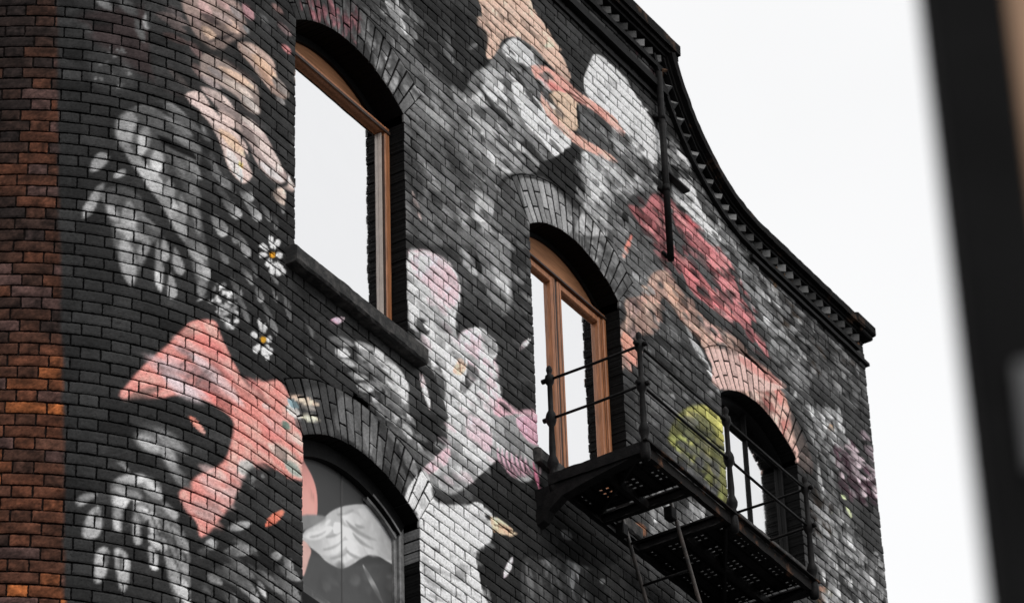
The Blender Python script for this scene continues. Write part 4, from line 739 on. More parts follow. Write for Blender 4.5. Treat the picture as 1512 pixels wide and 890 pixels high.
('S',[2839,3027,2868,3041,2905,3040,2914,3019,2939,3012,2924,2994,2896,2993,2864,3005,2844,3013],(166,144,134),4.0,1.0),
('T',[2862,3024,2912,3015],17.3,(186,157,136),(228,192,166),0.0,'l',3.3,1.0),
('T',[2845,3027,2874,3030],11.3,(164,147,139),(200,180,170),0.0,'l',3.3,1.0),
('T',[2903,3015,2939,3006],13.3,(131,122,118),(160,150,144),0.0,'l',3.3,1.0),
('T',[2912,2990,2930,2989],9.3,(131,127,126),(160,156,154),0.0,'l',3.3,1.0),
('T',[2875,3011,2905,3003],10.0,(160,131,114),(196,160,140),0.0,'l',3.3,1.0),
('S',[2783,2981,2810,2988,2844,2989,2873,2983,2879,2947,2857,2937,2833,2945,2804,2947,2781,2950],(142,128,122),4.0,1.0),
('T',[2805,2974,2871,2975],11.3,(185,159,141),(226,194,172),0.0,'l',3.3,1.0),
('T',[2811,2958,2866,2961],13.3,(167,154,145),(204,188,178),0.0,'l',3.3,1.0),
('T',[2790,2965,2815,2960],10.0,(126,118,116),(154,144,142),0.0,'l',3.3,1.0),
('T',[2844,2953,2877,2946],14.7,(159,150,145),(194,184,178),0.0,'l',3.3,1.0),
('T',[2781,2947,2811,2942],10.0,(114,104,103),(140,128,126),0.0,'l',3.3,1.0),
('T',[2814,2991,2871,2987],5.3,(54,48,48),0,0.0,'l',3.3,0.85),
('T',[2826,2936,2847,2933],12.0,(60,56,56),0,0.0,'l',4.0,0.8),
('S',[2781,2932,2815,2936,2841,2925,2879,2926,2901,2914,2925,2894,2935,2884,2916,2866,2879,2867,2853,2892,2826,2903,2805,2915],(158,142,138),2.7,1.0),
('T',[2808,2911,2847,2900],15.3,(178,159,153),(210,188,180),0.0,'l',2.7,1.0),
('T',[2868,2909,2927,2886],19.3,(185,170,164),(218,200,194),0.0,'l',2.7,1.0),
('T',[2791,2933,2828,2927],13.3,(151,137,132),(178,162,156),0.0,'l',2.7,1.0),
('T',[2878,2875,2927,2874],13.3,(170,164,163),(200,194,192),0.0,'l',2.7,1.0),
('T',[2841,2922,2885,2919],12.0,(156,146,141),(184,172,166),0.0,'l',2.7,1.0),
('S',[2759,2911,2781,2924,2801,2907,2826,2897,2853,2886,2862,2858,2867,2851,2850,2828,2827,2835,2813,2863,2798,2883,2778,2899],(176,158,152),2.3,1.0),
('T',[2780,2902,2817,2891],16.7,(180,163,158),(210,190,184),0.0,'l',2.7,1.0),
('T',[2810,2884,2854,2868],16.7,(192,165,144),(224,192,168),0.0,'l',2.7,1.0),
('T',[2822,2864,2848,2829],16.7,(185,178,175),(216,208,204),0.0,'l',2.7,1.0),
('T',[2762,2911,2782,2901],11.3,(168,151,147),(196,176,172),0.0,'l',2.7,1.0),
('T',[2842,2856,2849,2848],5.3,(238,198,136),(214,160,90),0.0,'l',1.0,1.0),
('T',[2832,2900,2877,2878],4.7,(60,56,56),0,0.0,'l',2.7,0.8),
('T',[2850,2876,2871,2849],6.7,48,0,0.0,'l',3.0,0.9),
('T',[2826,2936,2888,2931],5.0,(58,54,54),0,0.0,'l',3.0,0.8),
('T',[2799,2826,2817,2811],13.3,(84,84,84),112,0.0,'l',3.0,1.0),
('T',[2782,2867,2796,2859],9.3,(67,67,67),90,0.0,'l',3.0,1.0),
('T',[2817,2821,2828,2808],11.3,(88,88,88),118,0.0,'l',3.0,1.0),
('T',[2845,3090,2864,3075],16.7,(130,100,103),(174,134,138),0.0,'l',3.0,1.0),
('T',[2902,3125,2924,3124],10.0,(115,93,90),(154,124,120),0.0,'l',3.0,1.0),
('T',[2914,3104,2943,3100],10.0,(93,79,79),(124,106,106),0.0,'l',3.0,1.0),
('T',[2923,3076,2943,3075],10.0,(150,100,100),(200,134,134),0.0,'l',3.0,1.0),
('T',[2872,3091,2896,3091],10.0,(63,63,63),84,0.0,'l',3.0,1.0),
('T',[2847,3059,2856,3050],8.0,(84,84,84),112,0.0,'l',3.0,1.0),
('S',[2637,2794,2673,2876,2726,2888,2765,2875,2786,2836,2798,2757,2800,2648,2638,2598,2631,2733],42,6.4,0.97),
('T',[2694,2872,2741,2865],8.6,110,122,-0.1,'l',3.2,1.0),
('T',[2733,2885,2784,2866],15.7,100,84,0.0,'l',5.7,1.0),
('S',[2673,2832,2675,2851,2688,2867,2711,2877,2733,2874,2752,2863,2772,2851,2783,2842,2781,2820,2780,2776,2792,2720,2798,2677,2790,2642,2779,2662,2769,2698,2749,2717,2738,2742,2720,2764,2705,2782,2688,2802,2677,2816],84,4.3,1.0),
('T',[2733,2870,2771,2857],12.9,120,138,0.0,'l',4.3,1.0),
('T',[2743,2853,2783,2841],16.4,124,112,0.0,'l',4.3,1.0),
('S',[2675,2832,2678,2852,2691,2864,2700,2852,2695,2831,2691,2808,2679,2816],146,5.7,1.0),
('T',[2712,2850,2704,2802],21.4,140,168,0.0,'l',5.0,1.0),
('T',[2726,2821,2726,2784],21.4,130,162,0.0,'l',5.0,1.0),
('S',[2691,2807,2710,2798,2732,2781,2736,2765,2755,2749,2769,2709,2752,2717,2736,2741,2717,2762,2702,2784],158,4.3,1.0),
('T',[2743,2785,2740,2743],17.9,132,165,0.0,'l',3.9,1.0),
('T',[2757,2770,2762,2721],13.6,113,142,0.0,'l',3.9,1.0),
('T',[2774,2760,2784,2723],12.9,112,140,0.0,'l',3.9,1.0),
('T',[2748,2737,2769,2704],14.3,129,162,0.0,'l',3.9,1.0),
('T',[2765,2713,2790,2686],16.4,124,156,0.0,'l',3.9,1.0),
('T',[2779,2715,2795,2695],12.1,120,150,0.0,'l',3.9,1.0),
('T',[2782,2687,2797,2666],20.7,136,170,0.0,'l',3.9,1.0),
('T',[2789,2666,2787,2640],14.3,120,150,0.0,'l',3.9,1.0),
('T',[2747,2823,2761,2798],10.7,89,112,0.0,'l',3.9,1.0),
('T',[2763,2825,2784,2800],12.9,99,124,0.0,'l',3.9,1.0),
('T',[2767,2794,2783,2766],14.3,83,104,0.0,'l',3.9,1.0),
('T',[2685,2818,2705,2782],12.1,128,160,0.0,'l',3.9,1.0),
('P',[2724,2841,2740,2840,2774,2834,2778,2824,2750,2826,2731,2831],20,3.2,1.0),
('T',[2699,2849,2699,2802],5.7,88,0,0.0,'l',4.3,0.85),
('T',[2717,2827,2715,2792],5.7,84,0,0.0,'l',4.3,0.85),
('T',[2735,2819,2757,2767],12.1,66,0,0.0,'l',4.3,0.85),
('T',[2752,2792,2767,2754],6.4,66,0,0.0,'l',4.3,0.85),
('T',[2767,2757,2778,2728],5.0,66,0,0.0,'l',4.3,0.85),
('S',[2646,2772,2649,2786,2657,2797,2667,2796,2665,2784,2655,2772,2648,2769],146,3.6,1.0),
('S',[2673,2768,2678,2777,2686,2782,2687,2774,2678,2767],142,2.5,1.0),
('S',[2640,2707,2645,2729,2654,2749,2663,2755,2658,2734,2651,2713,2642,2705],128,2.9,1.0),
('T',[2648,2729,2642,2708],10.7,120,165,0.0,'l',2.9,1.0),
('S',[2658,2744,2683,2756,2706,2749,2715,2719,2734,2711,2717,2680,2709,2651,2698,2624,2692,2637,2679,2670,2673,2701,2666,2726],82,5.7,1.0),
('T',[2668,2726,2682,2708],15.0,127,150,0.0,'l',4.6,1.0),
('T',[2692,2739,2695,2686],24.3,134,158,0.0,'l',4.6,1.0),
('T',[2675,2703,2718,2692],16.4,127,150,0.0,'l',4.6,1.0),
('T',[2688,2688,2698,2626],25.7,134,158,0.0,'l',4.6,1.0),
('T',[2717,2699,2706,2656],15.0,119,140,0.0,'l',4.6,1.0),
('T',[2707,2723,2731,2707],10.7,93,110,0.0,'l',4.6,1.0),
('T',[2728,2700,2733,2628],13.6,110,158,0.0,'p',2.9,1.0),
('T',[2736,2705,2740,2670],14.3,105,150,0.0,'p',2.9,1.0),
('T',[2750,2694,2759,2659],17.1,109,156,0.0,'p',2.9,1.0),
('T',[2746,2660,2749,2623],14.3,109,156,0.0,'p',2.9,1.0),
('S',[2639,2352,2679,2383,2706,2397,2752,2397,2765,2369,2783,2335,2787,2251,2644,2218],42,4.3,0.97),
('T',[2693,2397,2704,2386],6.7,80,120,0.0,'t',1.9,1.0),
('S',[2645,2338,2649,2347,2659,2352,2667,2351,2661,2343,2651,2334],138,4.3,1.0),
('S',[2654,2298,2655,2315,2661,2330,2670,2337,2672,2327,2675,2318,2671,2301,2662,2295],148,3.8,1.0),
('T',[2666,2334,2670,2319],7.1,84,0,0.0,'l',3.8,0.7),
('S',[2668,2248,2668,2274,2671,2285,2679,2290,2684,2280,2680,2258,2675,2245],156,3.3,1.0),
('T',[2681,2286,2681,2268],6.2,86,0,0.0,'l',3.3,0.8),
('S',[2689,2289,2698,2290,2705,2281,2706,2263,2703,2242,2696,2241,2692,2260,2691,2274],156,3.3,1.0),
('T',[2696,2288,2698,2263],5.2,80,110,0.0,'l',2.9,1.0),
('S',[2682,2363,2688,2376,2702,2385,2721,2388,2737,2384,2741,2374,2741,2364,2753,2357,2770,2331,2778,2309,2779,2245,2768,2241,2756,2255,2750,2277,2745,2299,2727,2318,2715,2323,2708,2327,2699,2314,2692,2315,2686,2334,2683,2349],100,2.9,1.0),
('T',[2688,2372,2722,2384],14.8,139,164,0.0,'r',3.1,1.0),
('T',[2686,2362,2717,2357],14.8,142,168,0.0,'r',3.1,1.0),
('T',[2685,2349,2702,2345],16.7,134,158,0.0,'r',3.1,1.0),
('T',[2689,2340,2696,2311],18.1,142,168,0.0,'r',3.1,1.0),
('T',[2721,2385,2741,2363],11.4,146,172,0.0,'r',3.1,1.0),
('T',[2716,2373,2737,2364],9.5,142,168,0.0,'r',3.1,1.0),
('T',[2713,2346,2737,2333],14.8,142,168,0.0,'r',3.1,1.0),
('T',[2711,2335,2715,2300],11.9,134,158,0.0,'r',3.1,1.0),
('T',[2722,2339,2739,2320],14.3,137,162,0.0,'r',3.1,1.0),
('T',[2743,2357,2762,2345],11.9,141,166,0.0,'r',3.1,1.0),
('T',[2727,2313,2751,2304],17.1,149,176,0.0,'r',3.1,1.0),
('T',[2729,2303,2737,2274],13.8,144,170,0.0,'r',3.1,1.0),
('T',[2742,2342,2750,2328],10.5,105,124,0.0,'r',3.1,1.0),
('T',[2749,2335,2776,2308],14.3,137,162,0.0,'r',3.1,1.0),
('T',[2748,2296,2766,2269],13.3,139,164,0.0,'r',3.1,1.0),
('T',[2754,2312,2776,2280],11.9,122,144,0.0,'r',3.1,1.0),
('T',[2755,2279,2776,2253],19.5,151,178,0.0,'r',3.1,1.0),
('T',[2768,2256,2779,2245],10.5,168,198,0.0,'r',3.1,1.0),
('T',[2707,2353,2697,2310],13.3,36,0,0.0,'l',2.9,0.92),
('T',[2725,2333,2722,2302],11.4,36,0,0.0,'l',2.9,0.92),
('T',[2741,2302,2748,2248],11.0,40,0,0.0,'l',2.9,0.92),
('T',[2720,2360,2747,2302],2.4,56,0,0.0,'l',2.9,0.92),
('T',[2752,2339,2767,2289],2.4,56,0,0.0,'l',2.9,0.92),
('T',[2716,2375,2722,2356],3.3,60,0,0.0,'l',2.9,0.92),
('T',[2771,2307,2774,2292],3.3,48,0,0.0,'l',2.9,0.92),
('T',[2744,2323,2772,2267],2.1,56,0,0.0,'l',2.9,0.92),
('F',[4194,3462,4246,3499,4258,3483,4191,3413],12,(6.7,14.8),(3.4,6.1),50,[(150,122,98),(116,92,72),(176,150,124)],520,14,1.3,(0.6,1),'l',0.6),
('F',[4359,3475,4429,3495,4497,3493,4485,3465,4415,3454,4355,3451],22,(8.1,14.8),(3.4,6.1),50,[(112,86,66),(144,104,78),(72,58,50)],521,14,1.3,(0.6,1),'l',0.6),
('F',[4148,3505,4196,3499,4354,3489,4492,3465,4489,3446,4310,3444,4157,3468],50,(10.1,20.2),(3.0,5.4),48,[(46,46,46),(66,66,66),(70,60,54),(84,84,84)],522,14,1.3,(0.4,0.8),'l',0.6)]
PANEL=[
('P',[2987,2581,3283,2729,3274,2469,2988,2341],34,2.7,1.0),
('S',[3001,2412,3111,2450,3207,2494,3215,2443,3010,2351],52,10.1,1.0),
('S',[3001,2541,3017,2537,3031,2525,3038,2508,3038,2483,3031,2477,3010,2466,3001,2462],(200,138,130),2.4,1.0),
('T',[3009,2527,3013,2470],3.0,(190,126,118),(224,172,160),0.0,'l',3.0,0.6),
('T',[3013,2524,3016,2472],3.0,(182,121,113),(224,172,160),0.0,'l',3.0,0.6),
('T',[3016,2521,3019,2474],3.0,(174,116,108),(224,172,160),0.0,'l',3.0,0.6),
('T',[3020,2518,3022,2475],3.0,(166,111,103),(224,172,160),0.0,'l',3.0,0.6),
('T',[3024,2515,3026,2477],3.0,(158,106,98),(224,172,160),0.0,'l',3.0,0.6),
('T',[3027,2511,3029,2478],3.0,(150,101,93),(224,172,160),0.0,'l',3.0,0.6),
('T',[3031,2508,3032,2480],3.0,(142,96,88),(224,172,160),0.0,'l',3.0,0.6),
('S',[3008,2439,3017,2453,3035,2468,3051,2484,3065,2499,3088,2517,3121,2536,3150,2548,3169,2552,3188,2545,3198,2531,3203,2514,3203,2492,3185,2487,3168,2486,3149,2481,3130,2468,3111,2451,3088,2434,3071,2430,3055,2429,3042,2432,3028,2433,3012,2435],160,2.0,1.0),
('T',[3012,2441,3069,2480],16.9,185,205,0.05,'l',5.4,0.8),
('T',[3021,2453,3065,2488],12.1,160,195,0.05,'l',5.4,0.8),
('T',[3033,2438,3093,2481],16.9,160,200,0.05,'l',5.4,0.8),
('T',[3046,2434,3102,2477],14.8,168,205,0.05,'l',5.4,0.8),
('T',[3069,2433,3121,2475],14.8,172,200,0.05,'l',5.4,0.8),
('T',[3088,2507,3135,2517],20.2,195,165,0.05,'l',5.4,0.8),
('T',[3093,2491,3149,2492],21.6,190,165,0.05,'l',5.4,0.8),
('T',[3097,2474,3139,2476],18.9,195,170,0.05,'l',5.4,0.8),
('T',[3121,2529,3179,2543],16.9,175,150,0.05,'l',5.4,0.8),
('T',[3145,2515,3197,2515],27.0,165,135,0.05,'l',5.4,0.8),
('T',[3164,2505,3199,2497],20.2,158,130,0.05,'l',5.4,0.8),
('T',[3074,2488,3093,2481],16.9,215,195,0.05,'l',5.4,0.8),
('T',[3031,2465,3056,2484],8.1,170,145,0.05,'l',5.4,0.8),
('T',[3135,2486,3168,2489],13.5,180,150,0.05,'l',5.4,0.8),
('T',[3097,2502,3159,2505],5.4,96,120,0.08,'l',5.4,0.55),
('T',[3111,2492,3154,2491],4.7,96,120,0.08,'l',5.4,0.55),
('T',[3097,2462,3130,2467],4.0,96,120,0.08,'l',5.4,0.55),
('T',[3056,2461,3090,2485],3.0,96,120,0.08,'l',5.4,0.55),
('T',[3051,2442,3088,2470],3.0,96,120,0.08,'l',5.4,0.55),
('T',[3065,2437,3102,2464],3.0,96,120,0.08,'l',5.4,0.55),
('T',[3024,2446,3056,2469],2.7,96,120,0.08,'l',5.4,0.55),
('T',[3079,2502,3112,2524],3.4,96,120,0.08,'l',5.4,0.55),
('T',[3116,2506,3135,2511],4.0,96,120,0.08,'l',5.4,0.55),
('S',[3008,2433,3026,2431,3022,2415,3010,2389],(186,148,140),2.7,1.0),
('S',[3008,2467,3056,2488,3026,2460,3008,2449],112,4.7,1.0),
('T',[3131,2459,3172,2426],6.7,160,110,0.0,'l',2.7,1.0),
('F',[3019,2408,3111,2444,3197,2483,3196,2437,3037,2393],18,(10.1,27.0),(8.1,16.9),60,[(84,84,84),(66,66,66),(104,104,104)],90,14,8.1,(0.3,0.7),'l',0.6)]


C = bpy.context.scene.collection
K_LIGHT = 0.73
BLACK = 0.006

def lin(v):
    v = np.asarray(v, float)/255.0
    return np.where(v <= 0.04045, v/12.92, ((v+0.055)/1.055)**2.4)

def alb(v):
    a = np.maximum(lin(v)/K_LIGHT, 0.007); m = np.max(np.atleast_1d(a), axis=-1, keepdims=True) if np.ndim(a) else a
    return a*np.minimum(1.0, .86/m)

# ---------------------------------------------------------------- objects
def link(name, me, parent=None, mat=None):
    o = bpy.data.objects.new(name, me)
    C.objects.link(o)
    if parent is not None:
        o.parent = parent
        o.matrix_parent_inverse = Vector((0, 0, 0)) and parent.matrix_world.inverted() if False else o.matrix_parent_inverse
    if mat is not None and me is not None:
        me.materials.append(mat)
    return o

def tag(o, label=None, cat=None, group=None, kind=None):
    if label: o['label'] = label
    if cat: o['category'] = cat
    if group: o['group'] = group
    if kind: o['kind'] = kind
    return o

def empty(name):
    o = bpy.data.objects.new(name, None)
    C.objects.link(o)
    o.empty_display_size = .2
    return o

class MB:
    """collects vertices, faces and vertex colours of one mesh"""
    def __init__(self):
        self.v = []; self.f = []; self.c = []; self.n = 0
    def add(self, v, f, c=None):
        v = np.asarray(v, float); f = np.asarray(f, int)
        self.v.append(v); self.f.append(f+self.n)
        self.c.append(np.tile(np.array(c if c is not None else (1, 1, 1), float), (len(v), 1)) if c is None or np.ndim(c) == 1 else np.asarray(c, float))
        self.n += len(v)
    def box(self, x0, x1, y0, y1, z0, z1, c=None, bev=0.0):
        x0, x1 = min(x0, x1), max(x0, x1); y0, y1 = min(y0, y1), max(y0, y1); z0, z1 = min(z0, z1), max(z0, z1)
        if bev <= 0:
            v = [(x, y, z) for z in (z0, z1) for y in (y0, y1) for x in (x0, x1)]
            f = [(0, 2, 3, 1), (4, 5, 7, 6), (0, 1, 5, 4), (2, 6, 7, 3), (0, 4, 6, 2), (1, 3, 7, 5)]
            self.add(v, f, c); return
        b = min(bev, (x1-x0)/2.1, (y1-y0)/2.1, (z1-z0)/2.1)
        self.prism([(x0+b, y0), (x1-b, y0), (x1, y0+b), (x1, y1-b), (x1-b, y1), (x0+b, y1), (x0, y1-b), (x0, y0+b)], z0, z1, c, b)
    def prism(self, pts, z0, z1, c=None, b=0.0):
        n = len(pts); m = np.array(pts, float); cen = m.mean(0)
        rings = []
        if b > 0:
            d = m-cen; s = 1-b/np.maximum(np.abs(d).max(0), 1e-6)
            inn = cen+d*s
            rings = [(inn, z0), (m, z0+b), (m, z1-b), (inn, z1)]
        else:
            rings = [(m, z0), (m, z1)]
        v = []
        for r, z in rings: v += [(p[0], p[1], z) for p in r]
        f = []
        for k in range(len(rings)-1):
            for i in range(n):
                j = (i+1) % n
                f.append((k*n+i, k*n+j, (k+1)*n+j, (k+1)*n+i))
        base = self.n
        self.add(v, f, c)
        self.caps(base, n, len(rings))
    def caps(self, base, n, k):
        self.poly = getattr(self, 'poly', [])
        self.poly.append([base+i for i in range(n)][::-1])
        self.poly.append([base+(k-1)*n+i for i in range(n)])
    def tube(self, pts, r, seg=10, c=None):
        pts = [Vector(p) for p in pts]
        rr = r if isinstance(r, (list, tuple)) else [r]*len(pts)
        v = []; f = []
        for i, p in enumerate(pts):
            d = (pts[min(i+1, len(pts)-1)]-pts[max(i-1, 0)]).normalized()
            a = d.orthogonal().normalized() if i == 0 else (pa-d*pa.dot(d)).normalized()
            pa = a; b = d.cross(a)
            for k in range(seg):
                t = 2*math.pi*k/seg
                q = p+a*(math.cos(t)*rr[i])+b*(math.sin(t)*rr[i]); v.append(tuple(q))
        for i in range(len(pts)-1):
            for k in range(seg):
                j = (k+1) % seg
                f.append((i*seg+k, i*seg+j, (i+1)*seg+j, (i+1)*seg+k))
        base = self.n
        self.add(v, f, c); self.caps(base, seg, len(pts))
    def lathe(self, x, y, prof, seg=14, c=None):
        self.tube([(x, y, z) for r, z in prof], [r for r, z in prof], seg, c)
    def mesh(self, name, smooth=False, colors=False):
        me = bpy.data.meshes.new(name)
        V = np.concatenate(self.v) if self.v else np.zeros((0, 3))
        F = np.concatenate([a for a in self.f if len(a)]) if self.f else np.zeros((0, 4), int)
        polys = getattr(self, 'poly', [])
        nl = F.size+sum(len(p) for p in polys)
        me.vertices.add(len(V)); me.vertices.foreach_set('co', V.astype(np.float32).ravel())
        me.loops.add(nl); me.polygons.add(len(F)+len(polys))
        li = np.concatenate([F.ravel()]+[np.array(p) for p in polys]).astype(np.int32)
        me.loops.foreach_set('vertex_index', li)
        cnt = np.concatenate([np.full(len(F), 4), np.array([len(p) for p in polys], int)]).astype(np.int32)
        st_ = np.concatenate([[0], np.cumsum(cnt)[:-1]]).astype(np.int32)
        me.polygons.foreach_set('loop_start', st_)
        me.polygons.foreach_set('loop_total', cnt)
        if colors:
            ca = me.color_attributes.new('Col', 'FLOAT_COLOR', 'POINT')
            cc = np.ones((len(V), 4), np.float32); cc[:, :3] = np.concatenate(self.c)
            ca.data.foreach_set('color', cc.ravel())
        me.update(calc_edges=True); me.validate()
        me.polygons.foreach_set('use_smooth', np.full(len(me.polygons), smooth))
        return me
    def build(self, name, mat, parent=None, smooth=False, colors=False):
        return link(name, self.mesh(name, smooth, colors), parent, mat)

# ---------------------------------------------------------------- materials
def newmat(name):
    m = bpy.data.materials.new(name); m.use_nodes = True
    nt = m.node_tree; b = nt.nodes['Principled BSDF']
    return m, nt, b

def plain(name, col, rough=.6, spec=.4, metal=0., var=.25, scale=14, bump=.15, bscale=60, col2=None, stretch=(1, 1, 1), thr=(.4, .65)):
    m, nt, b = newmat(name); N = nt.nodes; L = nt.links
    tc = N.new('ShaderNodeTexCoord'); mp = N.new('ShaderNodeMapping'); mp.inputs['Scale'].default_value = stretch
    L.new(tc.outputs['Object'], mp.inputs[0])
    n1 = N.new('ShaderNodeTexNoise'); n1.inputs['Scale'].default_value = scale; n1.inputs['Detail'].default_value = 6
    n1.inputs['Roughness'].default_value = .65
    L.new(mp.outputs[0], n1.inputs['Vector'])
    r = N.new('ShaderNodeValToRGB'); e = r.color_ramp.elements
    c = np.array(col); c2 = np.array(col2) if col2 is not None else c*(1+var)
    e[0].position, e[1].position = thr
    e[0].color = (*(c*(1-var*.6)), 1); e[1].color = (*c2, 1)
    L.new(n1.outputs['Fac'], r.inputs[0]); L.new(r.outputs[0], b.inputs['Base Color'])
    b.inputs['Roughness'].default_value = rough; b.inputs['Metallic'].default_value = metal
    b.inputs['Specular IOR Level'].default_value = spec
    n2 = N.new('ShaderNodeTexNoise'); n2.inputs['Scale'].default_value = bscale; n2.inputs['Detail'].default_value = 5
    L.new(mp.outputs[0], n2.inputs['Vector'])
    bp = N.new('ShaderNodeBump'); bp.inputs['Strength'].default_value = bump; bp.inputs['Distance'].default_value = .004
    L.new(n2.outputs['Fac'], bp.inputs['Height']); L.new(bp.outputs[0], b.inputs['Normal'])
    return m

def brickpaint(name, rough=.82, fine=.16):
    """colour comes from the paint on each brick (mesh attribute); fine grain, pits and roughness are procedural"""
    m, nt, b = newmat(name); N = nt.nodes; L = nt.links
    at = N.new('ShaderNodeAttribute'); at.attribute_name = 'Col'
    tc = N.new('ShaderNodeTexCoord')
    n1 = N.new('ShaderNodeTexNoise'); n1.inputs['Scale'].default_value = 55; n1.inputs['Detail'].default_value = 7; n1.inputs['Roughness'].default_value = .7
    L.new(tc.outputs['Object'], n1.inputs['Vector'])
    mr = N.new('ShaderNodeMapRange'); mr.inputs[1].default_value = .3; mr.inputs[2].default_value = .7
    mr.inputs[3].default_value = 1-fine*2; mr.inputs[4].default_value = 1+fine*2
    L.new(n1.outputs['Fac'], mr.inputs[0])
    # small pits where the paint has fallen out
    vo = N.new('ShaderNodeTexNoise'); vo.inputs['Scale'].default_value = 120; vo.inputs['Detail'].default_value = 2
    L.new(tc.outputs['Object'], vo.inputs['Vector'])
    pr = N.new('ShaderNodeMapRange'); pr.inputs[1].default_value = .29; pr.inputs[2].default_value = .36; pr.inputs[3].default_value = .45; pr.inputs[4].default_value = 1
    L.new(vo.outputs['Fac'], pr.inputs[0])
    mu = N.new('ShaderNodeMath'); mu.operation = 'MULTIPLY'; L.new(mr.outputs[0], mu.inputs[0]); L.new(pr.outputs[0], mu.inputs[1])
    mx = N.new('ShaderNodeVectorMath'); mx.operation = 'SCALE'
    L.new(at.outputs['Color'], mx.inputs[0]); L.new(mu.outputs[0], mx.inputs['Scale'])
    L.new(mx.outputs[0], b.inputs['Base Color'])
    b.inputs['Roughness'].default_value = rough; b.inputs['Specular IOR Level'].default_value = .06
    n2 = N.new('ShaderNodeTexNoise'); n2.inputs['Scale'].default_value = 90; n2.inputs['Detail'].default_value = 6
    L.new(tc.outputs['Object'], n2.inputs['Vector'])
    bp = N.new('ShaderNodeBump'); bp.inputs['Strength'].default_value = .5; bp.inputs['Distance'].default_value = .004
    L.new(n2.outputs['Fac'], bp.inputs['Height']); L.new(bp.outputs[0], b.inputs['Normal'])
    return m

def brickwall(name, c1, c2, mortar):
    m, nt, b = newmat(name); N = nt.nodes; L = nt.links
    uv = N.new('ShaderNodeUVMap'); uv.uv_map = 'UV'
    br = N.new('ShaderNodeTexBrick'); br.inputs['Scale'].default_value = 1
    br.inputs['Brick Width'].default_value = .225; br.inputs['Row Height'].default_value = .075; br.inputs['Mortar Size'].default_value = .006
    br.inputs['Color1'].default_value = (*c1, 1); br.inputs['Color2'].default_value = (*c2, 1); br.inputs['Mortar'].default_value = (*mortar, 1)
    L.new(uv.outputs[0], br.inputs['Vector'])
    no = N.new('ShaderNodeTexNoise'); no.inputs['Scale'].default_value = 9; no.inputs['Detail'].default_value = 6
    tc = N.new('ShaderNodeTexCoord'); L.new(tc.outputs['Object'], no.inputs['Vector'])
    mr = N.new('ShaderNodeMapRange'); mr.inputs[1].default_value = .3; mr.inputs[2].default_value = .7; mr.inputs[3].default_value = .6; mr.inputs[4].default_value = 1.4
    L.new(no.outputs['Fac'], mr.inputs[0])
    mx = N.new('ShaderNodeVectorMath'); mx.operation = 'SCALE'; L.new(br.outputs['Color'], mx.inputs[0]); L.new(mr.outputs[0], mx.inputs['Scale'])
    L.new(mx.outputs[0], b.inputs['Base Color']); b.inputs['Roughness'].default_value = .85
    bp = N.new('ShaderNodeBump'); bp.inputs['Strength'].default_value = .8; bp.inputs['Distance'].default_value = .01; bp.invert = True
    L.new(br.outputs['Fac'], bp.inputs['Height']); L.new(bp.outputs[0], b.inputs['Normal'])
    return m

def glassmat(name, tint, rough=.03, wav=.02):
    m, nt, b = newmat(name); N = nt.nodes; L = nt.links
    b.inputs['Base Color'].default_value = (*tint, 1); b.inputs['Metallic'].default_value = 1; b.inputs['Roughness'].default_value = rough
    tc = N.new('ShaderNodeTexCoord'); n = N.new('ShaderNodeTexNoise'); n.inputs['Scale'].default_value = 1.6; n.inputs['Detail'].default_value = 2
    L.new(tc.outputs['Object'], n.inputs['Vector'])
    bp = N.new('ShaderNodeBump'); bp.inputs['Strength'].default_value = wav; bp.inputs['Distance'].default_value = .05
    L.new(n.outputs['Fac'], bp.inputs['Height']); L.new(bp.outputs[0], b.inputs['Normal'])
    n2 = N.new('ShaderNodeTexNoise'); n2.inputs['Scale'].default_value = 2.2; n2.inputs['Detail'].default_value = 5
    L.new(tc.outputs['Object'], n2.inputs['Vector'])
    mr = N.new('ShaderNodeMapRange'); mr.inputs[1].default_value = .3; mr.inputs[2].default_value = .75
    mr.inputs[3].default_value = rough; mr.inputs[4].default_value = rough+.05
    L.new(n2.outputs['Fac'], mr.inputs[0]); L.new(mr.outputs[0], b.inputs['Roughness'])
    return m

M_PAINT = brickpaint('painted_brick')
M_BARE = brickpaint('bare_brick', .88, .2)
M_MORTAR = plain('dark_painted_mortar', (.009, .009, .0092), .9, .04, var=.5, scale=30, bump=.6, bscale=150)
M_IRON = plain('black_iron', (.0062, .0062, .0065), .55, .08, var=.4, scale=20, bump=.5, bscale=90, col2=(.012, .011, .011))
M_RUST = plain('rusty_black_iron', (.012, .011, .0105), .8, .1, var=.4, scale=9, bump=1, bscale=70, col2=(.12, .06, .035), thr=(.56, .70))
M_WOOD = plain('orange_wood', (.31, .125, .055), .5, .3, var=.4, scale=26, bump=.3, bscale=90, stretch=(3, 3, .22))
M_WOODPANEL = plain('orange_wood_panel', (.42, .20, .10), .6, .2, var=.22, scale=20, bump=.3, bscale=80, stretch=(.25, 3, 3))
M_DARKWOOD = plain('dark_brown_wood', (.035, .018, .012), .6, .4, var=.4, scale=20, bump=.3)
M_STONE = plain('sooty_stone', (.026, .026, .026), .85, .3, var=.5, scale=13, bump=1, bscale=60, col2=(.085, .08, .076), thr=(.45, .72))
M_COPE = plain('black_coping', (.010, .0095, .0095), .85, .08, var=.5, scale=5, bump=1, bscale=45, col2=(.10, .06, .04), thr=(.57, .74))
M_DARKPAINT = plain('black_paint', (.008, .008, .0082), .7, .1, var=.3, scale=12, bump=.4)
M_GLASS = glassmat('mirror_glass', (.86, .86, .865), .02, .12)
M_GLASS2 = glassmat('dull_mirror_glass', (.80, .80, .80), .05, .05)
M_LOWER = brickwall('lower_brick', (.02, .02, .0215), (.034, .034, .036), (.012, .012, .012))
